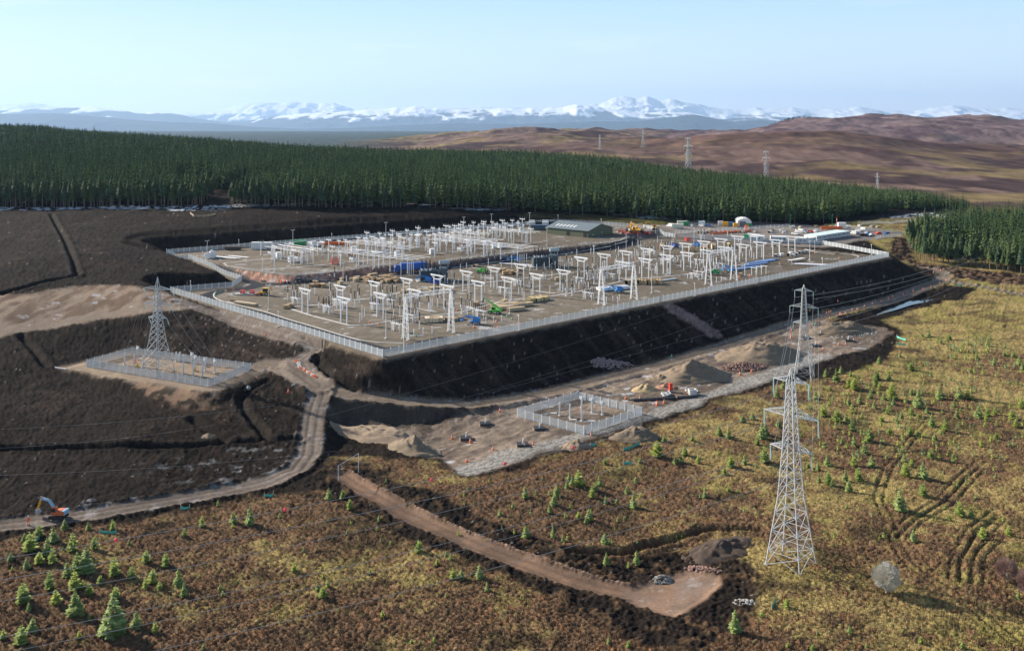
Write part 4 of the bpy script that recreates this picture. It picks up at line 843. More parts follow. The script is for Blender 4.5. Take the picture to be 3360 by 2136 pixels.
def gantry(label, pL, pR, H=13.6):
    A_ = g0(pL); B_ = g0(pR); c = (A_ + B_) / 2; d = (B_ - A_); L = d.length; t = thing('lattice_gantry', label, 'gantry', c, math.atan2(d.y, d.x), 'lattice gantries along the front of the yard')
    for s in (-1, 1):
        b = MB(); x = s * L / 2
        for y in (-1.7, 1.7):
            for q in (-.45, .45): b.bar((x + q * .6, y, .1), (x + q * .45, y * .3, H), .2)
        for k in range(9):
            z0 = H * k / 9; z1 = H * (k + 1) / 9; y0 = 1.7 - 1.19 * k / 9; y1 = 1.7 - 1.19 * (k + 1) / 9; sg = 1 if k % 2 else -1
            b.bar((x, sg * y0, z0), (x, -sg * y1, z1), .09)
            for yy in (-1, 1): b.bar((x - .42, yy * y0, z0), (x + .42, yy * y1, z1), .05)
        b.build('leg', steel, t)
        for y in (-1.7, 1.7): f = MB(); f.box(x, y, 0, 1.3, .7, .14); f.build('base_plate', conc, t)
    b = MB(); n = 14
    for y in (-.55, .55):
        for z in (H - .3, H + .8): b.bar((-L / 2 - .6, y, z), (L / 2 + .6, y, z), .12)
    for k in range(n):
        x0 = -L / 2 + L * k / n; x1 = x0 + L / n; u = k % 2
        for y in (-.55, .55): b.bar((x0, y, H - .3 + 1.1 * u), (x1, y, H + .8 - 1.1 * u), .06)
        b.bar((x0, -.55 + 1.1 * u, H + .8), (x1, .55 - 1.1 * u, H + .8), .08); b.bar((x0, -.55, H - .3), (x0, .55, H - .3), .08)
    b.build('truss_beam', steel, t)
    for k in (-.3, 0, .3):
        o = link(bpy.data.objects.new('insulator', insul_mesh(2.0, blk))); o.parent = t; o.location = (k * L, 0, H - .35)
        o.rotation_euler = (math.radians(60), 0, 0)
gantry('lattice gantry closest to the fence corner, over the bay of low frames', Z2(385, 1275), Z2(825, 1205))
gantry('middle lattice gantry, standing over the white stack and blue lift', Z3(215, 945), Z3(530, 890))
gantry('lattice gantry beside the dark green lift and blue pipes', Z3(1250, 752), Z3(1495, 705))

# ---- terrace: busbars and their supports
def mk_tee(H=6.6, W=3.2):
    def f():
        t = thing('tee_support', '', 'steel support', group='white T supports on the terrace')
        b = MB(); b.tube((0, 0, .1), (0, 0, H), .23, 8); b.build('post', steel, t)
        b = MB(); b.bar((-W / 2, 0, H), (W / 2, 0, H), .38); b.build('cross_beam', steel, t)
        b = MB(); b.box(0, 0, 0, .7, .7, .12); b.build('base_plate', greyp, t)
        for x in (-W / 2 + .2, 0, W / 2 - .2):
            b = MB(); insul(b, H + .15, H + 1.1, .11, x, 0, 6); b.build('insulator', galv, t)
        return t
    return f
Z28 = 2.8
def bus(label, pa, pb, za, offs, r=.13, nsup=0):
    A_ = Vector(U(*pa, Z28 + za)); B_ = Vector(U(*pb, Z28 + za)); d = (B_ - A_); d.z = 0; nn = Vector((-d.y, d.x, 0)).normalized()
    for k, o_ in enumerate(offs):
        b = MB(); b.tube(A_ + nn * o_, B_ + nn * o_, r, 8); o = b.build('busbar', whitecover, smooth=False); tag(o, f'{label}, {ORD[k]} tube', 'busbar', 'white tubular busbars')
    m = (A_ + B_) / 2
    for k in range(nsup):
        c = A_.lerp(B_, (k + .5) / nsup); c.z = Z28; o = put_('tee', mk_tee(), c, math.atan2(d.y, d.x) + math.pi / 2, 'white T support carrying terrace busbars', 'terrace')
bus('long white busbar set beside the red mesh box', Z1(1740, 418), Z2(490, 508), 6.6, (-2, 1.8, 5.6, 9.4), .12, 5)
bus('long white busbar set ending towards the big transformers', Z2(620, 305), Z2(1550, 400), 6.6, (-2, 1.8, 5.6, 9.4), .12, 6)
bus('busbar set over the white cabinets at the near end of the terrace', Z1(1120, 375), Z1(1500, 435), 6.4, (-2, 2, 6), .11, 3)
bus('upper busbar set in front of the green container', Z1(1220, 355), Z1(1570, 410), 6.4, (-1, 3), .11, 2)
bus('busbar set running through the middle of the terrace', Z1(1850, 330), Z2(440, 400), 6.6, (-2, 2, 6), .11, 4)
bus('second busbar set through the middle of the terrace', Z1(2000, 310), Z2(300, 350), 6.6, (-2, 2, 6), .11, 3)
bus('busbar set behind the central circuit breakers', Z2(640, 262), Z2(1250, 330), 6.6, (-2, 2, 6), .11, 4)
bus('pink-shaded busbar set near the blue container', Z2(1200, 212), Z2(1620, 250), 6.6, (-2, 2, 6), .11, 3)
bus('short busbar set in the deep middle of the terrace', Z2(830, 232), Z2(1130, 268), 6.6, (-2, 2, 6), .11, 2)
bus('cross busbar set along the rear fence of the terrace', Z1(1180, 352), Z2(100, 275), 5.5, (0, 2.0), .08, 0)
bus('rear cross busbar set running on towards the green shed', Z2(300, 262), Z2(1500, 165), 5.5, (0, 2.0), .08, 0)
tee_px = [Z1(*p) for p in ((1048, 468), (1155, 515), (1183, 522), (1243, 522), (1335, 555), (1366, 562), (1447, 550), (1498, 553), (1555, 543), (1545, 490), (1700, 520), (1738, 525), (1800, 525), (1818, 575), (1993, 560), (2038, 558), (2082, 552), (2145, 585), (2190, 582), (2233, 580), (1640, 480), (1180, 628))] + \
         [Z2(*p) for p in ((22, 552), (128, 585), (172, 578), (490, 395), (520, 390), (690, 420), (720, 425), (668, 485), (780, 428), (845, 408), (1140, 470), (1178, 472), (1215, 468), (980, 455), (1020, 450), (1055, 445), (1430, 345), (1510, 340), (1560, 345), (1595, 335), (430, 430), (370, 450), (240, 480), (580, 420), (600, 440), (900, 330), (950, 300), (1080, 330), (1250, 320), (1350, 300), (1300, 280), (1400, 300), (1480, 290), (1380, 330), (60, 420), (110, 430), (30, 430), (320, 390), (300, 510), (350, 505), (860, 300), (1010, 290), (1180, 290))]
for i, p in enumerate(tee_px):
    k = i % 3; put_('tee%d' % k, (mk_tee(6.6, 3.2), mk_tee(5.4, 1.4), mk_tee(7.2, 4.4))[k], g0(p, Z28), E2 if k else E1, ('white T support with three small insulators', 'short-armed white T support', 'tall white T support with a long arm')[k] + ' on the terrace', 'terrace')
q4 = random.Random(21)
for row, (pa, pb, n_) in enumerate(((Z1(1180, 500), Z2(420, 400), 15), (Z1(1560, 480), Z2(760, 345), 15), (Z1(1900, 480), Z2(1100, 318), 15), (Z2(300, 430), Z2(1400, 300), 18), (Z2(800, 300), Z2(1580, 262), 14), (Z2(900, 270), Z2(1560, 225), 14), (Z2(0, 380), Z2(900, 290), 14))):
    for i in range(n_):
        u = (i + q4.uniform(-.2, .2)) / n_; p = (pa[0] + (pb[0] - pa[0]) * u, pa[1] + (pb[1] - pa[1]) * u + q4.uniform(-2, 2)); k = (i + row) % 4
        if k == 3: put_('tins', mk_ins(2.6, 2.6, .15), g0(p, Z28), 0, 'dark insulator on a white post on the terrace', 'terrace')
        else: put_('tee%d' % k, None, g0(p, Z28), E2, ('white T support with three small insulators', 'short-armed white T support', 'tall white T support with a long arm')[k] + ' on the terrace', 'terrace')
def mk_cb():
    t = thing('circuit_breaker', '', 'switchgear', group='circuit breakers on the terrace')
    b = MB(); b.box(0, 0, 1.1, 3.4, 1.3, 1.2); b.build('tank', galv, t)
    for x in (-1.4, 1.4):
        for y in (-.5, .5): b = MB(); b.box(x, y, 0, .16, .16, 1.1); b.build('leg', steel, t)
    for x in (-1.2, 0, 1.2):
        for y, k in ((-.4, -1), (.4, 1)):
            b = MB(); p0 = Vector((x, y, 2.3)); p1 = Vector((x * 1.5, y + k * 1.0, 4.3)); b.tube(p0, p1, .17, 8, .1); b.build('bushing', brownp, t)
    b = MB(); b.box(2.0, 0, .6, .5, 1.0, 1.5); b.build('control_cabinet', white, t)
    return t
for p in [Z1(*p) for p in ((1930, 530), (1140, 470), (1640, 440), (1400, 520))] + [Z2(*p) for p in ((330, 385), (910, 430), (930, 405), (210, 450), (1200, 355), (1200, 255), (1000, 400), (500, 350), (760, 350), (1320, 390))]: put_('cb', mk_cb, g0(p, Z28), E2, 'grey circuit breaker with splayed brown bushings', 'terrace')
def mk_cab(w_=1.6, d_=1.0, h_=2.2, m=white):
    def f():
        t = thing('control_cabinet', '', 'cabinet', group='control cabinets')
        b = MB(); b.box(0, 0, .15, w_, d_, h_); b.box(0, 0, 0, w_ * .9, d_ * .9, .15); b.build('case', m, t)
        b = MB(); b.box(0, 0, h_ + .15, w_ + .15, d_ + .15, .08); b.build('roof', m, t)
        b = MB(); b.box(-w_ / 4, -d_ / 2 - .02, .3, w_ / 2 - .1, .03, h_ - .3); b.build('door', galv, t); return t
    return f
for p in [Z1(*p) for p in ((1220, 490), (1340, 530), (1945, 430), (1560, 380))] + [Z2(*p) for p in ((305, 480), (640, 455), (830, 330), (1240, 400), (1300, 395), (790, 315), (1000, 260), (1500, 240), (150, 350))]: put_('cab', mk_cab(2.6, 1.6, 2.6), g0(p, Z28), E1, 'white control cabinet among the terrace equipment', 'terrace')
def drum(name, label, p, z, ang, r=1.3, wd=1.1, m=ptim, grp=None, core=None):
    t = thing(name, label, 'cable drum', g0(p, z), ang, grp)
    for s in (-1, 1): b = MB(); b.cyl((0, s * wd / 2, r), (0, s * (wd / 2 + .08), r), r, 16); b.build('flange', m, t)
    b = MB(); b.cyl((0, -wd / 2, r), (0, wd / 2, r), r * .62, 14); b.build('core', core or timber, t)
    return t
drum('cable_drum', 'big white-sided cable drum with a black core on the terrace end', Z1(582, 490), Z28, .7, 1.9, 1.6, white, core=blk)
drum('cable_drum', 'smaller white cable drum beside the big one on the terrace end', Z1(532, 498), Z28, .5, 1.6, 1.5, white, core=blk)
k = 0
for p in ((780, 410), (850, 372), (800, 400), (1050, 420), (1075, 425), (1095, 430), (1120, 425), (1150, 435), (1180, 430), (1210, 420), (1260, 395), (1290, 405), (1310, 398), (1330, 405), (1410, 395), (1470, 380), (1440, 388)):
    o = drum('cable_drum', '', Z3(*p), 0, .3 + (k * .7) % 1.6, 1.25 + .15 * (k % 3), 1.1, ptim if k > 2 else timber, 'wooden cable drums in the far part of the yard'); RANK.append((o, 'wooden cable drum standing on its rim', 'yard')); k += 1

# ---- power transformers
def big_transformer(label, p, rz):
    t = thing('power_transformer', label, 'transformer', g0(p), rz); 
    b = MB(); b.box(0, 0, .4, 8, 3.6, 4.2)
    for x in np.linspace(-3.8, 3.8, 11): b.box(x, 0, .5, .22, 4.3, 4.0)
    b.build('tank', trf, t)
    b = MB(); b.box(0, 0, 0, 11, 6, .4); b.build('plinth', conc, t)
    for s in (-1, 1):
        b = MB()
        for k in range(16): b.box(6.4, s * 1.6 - 1.2 + k * .16, .9, 3.0, .06, 4.6)
        b.box(6.4, s * 1.6, 5.4, 3.1, 2.7, .14); b.box(6.4, s * 1.6, .7, 3.1, 2.7, .14); b.build('radiator', trf, t)
    b = MB(); b.cyl((4.6, 0, 7.9), (9.2, 0, 7.9), .85, 16); b.build('conservator', mat('conservator_grey', (.36, .44, .48), .4), t)
    b = MB()
    for x in (5.2, 8.6): b.box(x, 0, 5.5, .2, .8, 1.7)
    b.build('conservator_stand', trf, t)
    for i, x in enumerate((-3, -1.2, .6)):
        b = MB(); b.lathe([(.4, 4.6), (.4, 5.4), (.28, 5.6)], x, -.8); b.build('turret', galv, t)
        b = MB(); b.tube((x, -.8, 5.5), (x - .3, -1.3, 9.4), .34, 8, .2); b.build('bushing', blk, t)
        b = MB(); b.tube((x + .4, 1.0, 4.6), (x + .6, 1.5, 6.8), .18, 8, .1); b.build('bushing', brownp, t)
    for x in np.linspace(-3.6, 3.0, 9): b = MB(); b.tube((x, 0, 4.5), (x, .2, 5.5 + .3 * math.sin(x * 5)), .16, 6); b.build('fitting', galv, t)
    b = MB(); b.bar((-4, 0, 4.7), (4, 0, 4.7), .25); b.bar((3.8, -1.2, 4.7), (6, -1.2, 6), .2); b.build('pipework', trf, t)
    return t
big_transformer('dark grey transformer beside the blue lorry on the service road', Z2(610, 710), math.radians(14)); big_transformer('dark grey transformer further up the yard in front of the rock bank', Z2(1690, 575), math.radians(14))
for cx, cy, dz in ((430, 640, 0), (1500, 560, 1)):
    for i, dx in enumerate((-90, -10, 10, 30, 55)[:4 + dz]):
        o = put_('tallpost', mk_plain(6.5), g0(Z2(cx + dx, cy + 30 - i * 2)), 0, 'tall bare white post beside a dark transformer')

# ---- light masts and camera poles
def mk_light(H):
    def f():
        t = thing('light_mast', '', 'light mast', group='light masts of the yard')
        b = MB(); b.tube((0, 0, 0), (0, 0, H), .13, 8, .08); b.build('mast', steel, t)
        b = MB(); b.box(0, 0, 0, .9, .9, .3); b.build('base', conc, t)
        b = MB(); b.bar((-.8, 0, H), (.8, 0, H), .1); b.build('bracket', steel, t)
        for s in (-1, 1): b = MB(); b.box(s * .75, 0, H - .05, .5, .5, .22); b.build('floodlight', silver, t)
        return t
    return f
lm = [Z1(1120, 998), Z1(2255, 1270), Z2(195, 1270), Z2(1390, 1032), Z2(1395, 680), Z3(702, 830), Z3(145, 570), Z3(1110, 365), Z3(455, 430), Z2(2205, 575)]
for p in (Z1(1120, 998), Z2(1390, 1032), Z3(702, 830), Z3(145, 565), Z3(455, 425), Z3(2228, 515), Z4(175, 890), Z3(1110, 360), Z1(1842, 750), Z1(2255, 1270)): put_('light', mk_light(9.5), g0(p), E1, 'tall light mast in the lower yard')
for p in (Z1(530, 515), Z1(1357, 395), Z2(195, 310), Z2(948, 250), Z2(1215, 215), Z2(1583, 200), Z2(1750, 370)): put_('light', None, g0(p, Z28), E1, 'tall light mast on the terrace', 'terrace')
def mk_cam():
    t = thing('camera_pole', '', 'pole', group='slim camera poles inside the fences')
    b = MB(); b.tube((0, 0, 0), (0, 0, 5.2), .1, 6); b.build('pole', steel, t); b = MB(); b.box(0, .15, 5.1, .3, .5, .22); b.build('camera', white, t)
    b = MB(); b.box(0, 0, 0, 1.2, .8, .2); b.build('base', conc, t); return t
for p in (Z1(368, 835), Z1(1217, 1155), Z2(368, 1400), Z2(1478, 1195), Z3(375, 1010), Z3(1118, 860), Z3(1710, 740), Z3(2350, 605), Z4(302, 985), Z4(795, 845), Z3(215, 190), Z3(742, 278), Z4(225, 800)): put_('cam', mk_cam, g0(p), .6, 'slim white camera pole with a small head')
for p, z in ((Z1(122, 412), Z28), (Z1(485, 530), Z28), (Z1(835, 408), Z28), (Z1(1733, 345), Z28), (Z1(1065, 605), Z28), (Z1(1180, 628), Z28), (Z2(512, 265), Z28), (Z2(1858, 150), Z28), (Z2(2275, 190), 1)): put_('cam', mk_cam, g0(p, z), .6, 'slim white camera pole at the terrace', 'terrace')
def mk_green():
    t = thing('lamp_post', '', 'lamp post', group='thin green lamp posts of the compound')
    b = MB(); b.tube((0, 0, 0), (0, 0, 9), .09, 6); b.build('pole', dgreen, t); b = MB(); b.box(.3, 0, 8.9, .7, .3, .15); b.build('lamp_head', silver, t); return t
landmark('comp', 'the white tent', U(*Z3(1610, 190))); landmark('comp', 'the long cabin row', U(*Z4(400, 650))); landmark('comp', 'the yellow excavators', U(*Z3(700, 230)))
for p in (Z3(713, 165), Z3(1157, 150), Z3(1248, 210), Z3(2040, 205), Z4(400, 580), Z4(982, 680)): put_('glamp', mk_green, Vector(G(*p)), 0, 'thin green lamp post', 'comp')

# ---- buildings
def quadbox(t, nm, a, b, h, m, **k): pass
def shed():
    # three ground corners seen in the photograph: left end, near corner, right end
    A_ = g0(Z2(1745, 265), 2.2); B_ = g0(Z2(2148, 305), 2.2); C_ = g0(Z2(2370, 285), 2.2)
    d = B_ - A_; L = d.length; ang = math.atan2(d.y, d.x); Wd = 25
    t = thing('green_shed', 'long low green metal shed with grey pitched roof at the end of the terrace', 'shed', A_, ang)
    h = 4.3; rh = 7.3
    b = MB(); b.box(L / 2, Wd / 2, -.5, L, Wd, h + .5); b.prism([(0, 0)], 0, 0) if 0 else None
    V = []; b.add([(0, 0, h), (0, Wd, h), (0, Wd / 2, rh), (.2, 0, h), (.2, Wd, h), (.2, Wd / 2, rh)], [(0, 2, 1), (3, 4, 5)])
    b.add([(L, 0, h), (L, Wd, h), (L, Wd / 2, rh)], [(0, 1, 2)]); b.build('wall', green_sh, t)
    b = MB(); o = .5
    b.add([(-o, -o, h + .02), (L + o, -o, h + .02), (L + o, Wd / 2, rh + .14), (-o, Wd / 2, rh + .14), (-o, -o, h + .2), (L + o, -o, h + .2), (L + o, Wd / 2, rh + .32), (-o, Wd / 2, rh + .32)], [(0, 1, 2, 3), (4, 7, 6, 5), (0, 4, 5, 1), (1, 5, 6, 2), (0, 3, 7, 4)])
    b.add([(-o, Wd + o, h + .02), (L + o, Wd + o, h + .02), (L + o, Wd / 2, rh + .14), (-o, Wd / 2, rh + .14), (-o, Wd + o, h + .2), (L + o, Wd + o, h + .2), (L + o, Wd / 2, rh + .32), (-o, Wd / 2, rh + .32)], [(3, 2, 1, 0), (5, 6, 7, 4), (1, 5, 4, 0), (2, 6, 5, 1), (4, 7, 3, 0)])
    b.build('roof', roof_g, t)
    for k in range(6):
        x = L * (.14 + k * .085); b = MB(); f = lambda yy: h + .22 + (rh - h + .12) * (yy + .5) / (Wd / 2 + .5)
        b.add([(x, 3, f(3) + .02), (x + 1.1, 3, f(3) + .02), (x + 1.1, 6.6, f(6.6) + .02), (x, 6.6, f(6.6) + .02), (x, 3, f(3) + .08), (x + 1.1, 3, f(3) + .08), (x + 1.1, 6.6, f(6.6) + .08), (x, 6.6, f(6.6) + .08)], [(3, 2, 1, 0), (4, 5, 6, 7), (0, 1, 5, 4), (1, 2, 6, 5), (2, 3, 7, 6), (3, 0, 4, 7)]); b.build('skylight', cabw, t)
    for x in (L * .53, L * .93):
        b = MB(); b.box(x, -.03, 0, 2.4, .08, 3.2); b.build('door', mat('dark_door', (.02, .022, .02), .5), t)
    b = MB(); b.box(L + .04, Wd * .55, 2.2, .1, .6, .6); b.box(L + .04, Wd * .2, 1.5, .1, .6, .6); b.build('vent', white, t)
    b = MB(); b.box(L * .5, -2.2, -.3, L + 2, 3.2, .34); b.build('forecourt', conc, t)
shed()
def cabin(label, A_, B_, w_, h, m=cabw, roofm=None, win=0, doors=0, name='site_cabin', cat='cabin', group=None, corr=0):
    d = B_ - A_; L = d.xy.length; ang = math.atan2(d.y, d.x); t = thing(name, label, cat, A_, ang, group)
    b = MB(); b.box(L / 2, w_ / 2, .15, L, w_, h - .15)
    if corr:
        n = int(L / .5)
        for i in range(n): b.box((i + .5) * L / n, -.03, .25, .2, .06, h - .45)
    b.build('body', m, t)
    b = MB(); b.box(L / 2, w_ / 2, h + .003, L + .12, w_ + .12, .12); b.build('roof', roofm or m, t)
    for i in range(win): b = MB(); x = L * (i + .5) / win; b.box(x, -.03, h * .42, min(1.1, L / win * .5), .08, h * .33); b.build('window', winm, t)
    for i in range(doors): b = MB(); x = L * (i + .22) / doors; b.box(x, -.035, .2, .9, .08, h * .74); b.build('door', galv, t)
    if corr: b = MB(); b.box(L + .03, w_ / 2, .2, .08, w_ * .9, h - .4); b.build('door', m, t)
    for i in (0.05, .95): b = MB(); b.box(L * i, w_ / 2, 0, .3, w_, .15); b.build('foot', conc, t)
    return t
def gg(p): return Vector(G(*p))
# long cabin row, building by building
a = gg(Z4(245, 708)); e = gg(Z4(580, 655)); n = 7
for i in range(n):
    cabin(f'white site cabin in the long row, {ordw(i)} from the loose cabins', a.lerp(e, i / n), a.lerp(e, (i + .97) / n), 9, 3.0, cabw, mat('teal_white_roof', (.62, .74, .74), .5), 3, 1, group='cabins of the long white row')
cabin('white flat cabin in front of the long row, beside the fence', gg(Z4(150, 735)), gg(Z4(240, 722)), 5, 3, cabw, None, 2, 1)
cabin('wide white cabin with a dark window band behind the yard fence', gg(Z4(20, 728)), gg(Z4(140, 738)), 7, 3, cabw, None, 3, 1)
cabin('low white cabin with three windows behind the far gantry', gg(Z3(1850, 335)), gg(Z3(2000, 345)), 6, 3, cabw, None, 4, 1)
cabin('white cabin with teal netting leaning against its wall', gg(Z3(1640, 325)), gg(Z3(1775, 335)), 6, 3, cabw, None, 2, 1)
cabin('dark green container beside the teal-netted cabin', gg(Z3(1590, 312)), gg(Z3(1640, 318)), 3, 2.8, dgreen, None, 0, 0, 'shipping_container', 'container', corr=1)
def cont(label, p, ang, m, L=6, w_=2.5, h=2.6, z=None):
    a = gg(p) if z is None else g0(p, z); b_ = a + Vector((math.cos(ang), math.sin(ang), 0)) * L
    return cabin(label, a, b_, w_, h, m, None, 0, 0, 'shipping_container', 'container', corr=1)
cont('white container with a dark lid edge by the rear fence of the terrace', Z1(950, 410), -.05, white, 11, 3, 3.6, Z28)
cont('green container behind the near busbars on the terrace', Z1(1362, 368), -.1, dgreen, 6.5, 2.5, 2.6, Z28)
cont('dark crate-coloured container low against the rear fence', Z1(700, 418), .05, mat('dark_timber', (.10, .08, .06), .8), 8, 2, 1.8, Z28)
cont('white tank-like unit behind the terrace busbars', Z1(1490, 378), -.1, white, 7, 2.4, 2.0, Z28)
cont('blue-grey container at the back corner by the black heap', Z2(1600, 222), -.15, mat('slate_blue', (.07, .11, .17), .5), 10, 4, 3, Z28)
for i in range(7): o = cont('dark covered unit in the row behind the terrace end', (1735 + (i % 4) * 22, 740 - (i // 4) * 5), -.1, blackpl if i % 2 else white, 4, 3, 2.2, Z28); RANK.append((o, 'dark covered unit in the row behind the terrace end' if i % 2 else 'white covered unit in the row behind the terrace end', 'terrace'))
cont('cream container with a green end on the compound edge', Z3(950, 175), -.1, mat('cream', (.62, .66, .55), .5), 6.5); cont('cream container in front of the white van', Z3(900, 205), -.25, mat('cream', (.62, .66, .55), .5), 7)
cont('dark green container touching the cream one', Z3(1010, 178), -.1, dgreen, 3.5)
cont('white container beside the yellow ones on the compound', Z3(1345, 175), -.1, white, 3.2); cont('yellow container beside the white one on the compound', Z3(1390, 182), -.1, yel, 3.6)
cont('blue container standing between two yellow ones', Z3(1450, 185), -.1, blue, 2.8); cont('yellow container beside the white tent', Z3(1492, 195), -.1, yel, 2.8)
cont('small red and white welfare unit near the silver car', Z3(1157, 175), -.1, white, 4); cont('small white cabin behind the orange barrier', Z4(462, 590), -.1, white, 5, 3, 4.2)
cont('orange skip-like container at the mouth of the tent', Z3(1605, 215), -.1, orange, 2, 2, 2.4)
def tent():
    a = gg(Z3(1530, 190)); t = thing('storage_tent', 'big white fabric storage tent with a dark green base wall', 'tent', a, -.12)
    pr = [(0, 0), (0, 4.0), (1.5, 5.0), (4, 5.6), (6.5, 5.4), (8.5, 4.6), (9.2, 3.6), (9.2, 0)]
    b = MB(); b.prism(pr, 0, 14); b.build('canvas', white, t, smooth=False)
    b = MB(); b.box(9.36, 7, 0, .3, 14, 2.4); b.box(7.4, -.16, 0, 3.6, .3, 2.4); b.build('base_wall', dgreen, t); b = MB(); b.box(3.5, -.1, 0, 4, .2, 3.6); b.build('opening_shade', mat('shade_grey', (.2, .2, .22), .9), t)  # tent mouth is a flat panel coloured as the shade inside
tent()

# ---- vehicles
def wheel(t, x, y, r, wd=.35, nm='wheel'):
    b = MB(); b.cyl((x, y - wd / 2, r), (x, y + wd / 2, r), r, 12); o = b.build(nm, rub, t); b = MB(); b.cyl((x, y - wd / 2 - .02, r), (x, y + wd / 2 + .02, r), r * .5, 8); b.build('rim', silver, o)
def mk_car(m, kind='car'):
    def f():
        t = thing('parked_' + ('van' if kind == 'van' else 'car'), '', kind, group='vehicles parked at the site cabins')
        b = MB()
        if kind == 'van': b.prism([(-2.5, .35), (2.5, .35), (2.5, 1.0), (1.9, 1.25), (1.3, 2.2), (-2.5, 2.3)], -.95, .95)
        else: b.prism([(-2.1, .3), (2.1, .3), (2.15, .8), (1.2, .95), (.6, 1.45), (-1.0, 1.48), (-1.7, .98), (-2.15, .9)], -.85, .85)
        b.build('body', m, t)
        b = MB()
        if kind == 'van': b.prism([(1.35, 1.3), (1.86, 1.28), (1.36, 2.1), (.9, 2.1), (.9, 1.3)], -.965, .965)
        else: b.prism([(-1.5, 1.0), (1.1, .98), (.58, 1.4), (-.95, 1.42)], -.865, .865)
        b.build('window', winm, t)
        for x in (-1.35, 1.35):
            for y in (-.8, .8): wheel(t, x, y, .34, .24)
        for y in (-.6, .6): b = MB(); b.box(2.13 if kind != 'van' else 2.5, y, .6, .08, .3, .16); b.build('headlight', silver, t)
        return t
    return f
cars = [(Z4(25, 640), 'w'), (Z4(75, 620), 'v'), (Z4(105, 628), 'w'), (Z4(130, 625), 's'), (Z4(175, 622), 'r'), (Z4(235, 612), 'w'), (Z4(210, 615), 's'), (Z4(610, 640), 'v'), (Z4(640, 630), 'w'), (Z4(665, 610), 'w'), (Z4(700, 605), 'v'), (Z4(720, 615), 'w'), (Z4(655, 640), 's'), (Z4(690, 655), 'k'), (Z4(720, 655), 'k'), (Z4(760, 650), 'b'), (Z4(865, 640), 'r'), (Z4(945, 640), 'b'), (Z4(790, 655), 'w'), (Z4(745, 640), 's'),
        (Z3(1085, 185), 's'), (Z3(1185, 185), 'w'), (Z3(1235, 188), 'b'), (Z3(1265, 188), 's'), (Z3(880, 190), 'v'), (Z3(2090, 265), 'w'), (Z3(2135, 250), 'w'), (Z3(2230, 245), 'r'), (Z3(2275, 240), 'w')]
cm_ = {'w': ('white', white), 's': ('silver', silver), 'r': ('red', red), 'k': ('black', blackpl), 'b': ('dark blue', dblue)}
for i, (p, c) in enumerate(cars):
    if c == 'v': put_('van', mk_car(white, 'van'), gg(p), 2.2 + .1 * (i % 3), 'white van parked near the site cabins', 'comp')
    else: put_('car' + c, mk_car(cm_[c][1]), gg(p), 2.1 + .15 * (i % 4) + (1.3 if i > 12 and i < 20 else 0), cm_[c][0] + ' car parked near the site cabins', 'comp')
def telehandler(label, loc, rz, m, up=.35, L=7):
    t = thing('telehandler', label, 'telehandler', loc, rz)
    b = MB(); b.prism([(-2.3, .75), (2.2, .7), (2.3, 1.3), (-1.6, 1.7), (-2.4, 1.7)], -.75, .75); b.box(.3, -.95, .8, 2.4, .6, .9); b.build('chassis', m, t)
    b = MB(); b.prism([(-.5, 1.5), (1.0, 1.5), (.8, 2.6), (-.4, 2.65)], .05, 1.0); b.build('cab', m, t); b = MB(); b.prism([(-.35, 1.7), (.9, 1.7), (.72, 2.5), (-.3, 2.52)], .02, 1.03); b.build('cab_glass', winm, t)
    p0 = Vector((-2.1, -.35, 1.8)); p1 = p0 + Vector((math.cos(up), 0, math.sin(up))) * L
    b = MB(); b.bar(p0, p0.lerp(p1, .6), .5); b.bar(p0.lerp(p1, .5), p1, .36); b.build('boom', m, t)
    b = MB(); b.bar(p1, p1 + Vector((.3, 0, -1.1)), .3); b.box(p1.x + .4, p1.y, p1.z - 1.5, .15, 1.2, .6); b.bar(p1 + Vector((.4, -.4, -1.4)), p1 + Vector((1.5, -.4, -1.5)), .1); b.bar(p1 + Vector((.4, .4, -1.4)), p1 + Vector((1.5, .4, -1.5)), .1); b.build('fork_carriage', blackpl, t)
    for x in (-1.6, 1.5):
        for y in (-1.0, 1.0): wheel(t, x, y, .65, .45)
    return t
telehandler('lime green telehandler with raised boom beside the long crates', g0(Z2(1248, 1030)), math.radians(158), lime, .5, 7.5); telehandler('lime green telehandler parked between the two transformers', g0(Z2(1125, 640)), math.radians(-15), lime, .05, 4.6)
telehandler('dark green telehandler under the gantry beside the pipe stacks', g0(Z3(1310, 655)), math.radians(-12), dgreen, .08, 5.5)
def boomlift(label, loc, rz, m):
    t = thing('boom_lift', label, 'boom lift', loc, rz)
    b = MB(); b.box(0, 0, .6, 3.2, 1.9, .6); b.build('chassis', m, t); b = MB(); b.box(.4, 0, 1.25, 2.6, 1.8, 1.0, tx=.1); b.build('turret', m, t)
    b = MB(); b.bar((1.2, 0, 2.3), (-3.6, 0, 2.9), .42); b.bar((-3.6, 0, 2.9), (-1.5, .5, 1.9), .32); b.bar((-3.6, 0, 2.7), (-4.4, 0, 1.8), .3); b.build('boom', m, t)
    b = MB(); b.box(-4.9, 0, 1.2, 1.0, 1.8, .12)
    for x in (-5.35, -4.45):
        for y in (-.85, .85): b.bar((x, y, 1.2), (x, y, 2.2), .07)
    for z in (1.7, 2.2): b.bar((-5.35, -.85, z), (-5.35, .85, z), .06); b.bar((-5.35, -.85, z), (-4.45, -.85, z), .06); b.bar((-5.35, .85, z), (-4.45, .85, z), .06)
    b.build('basket', m, t)
    for x in (-1.2, 1.2):
        for y in (-.95, .95): wheel(t, x, y, .45, .35)
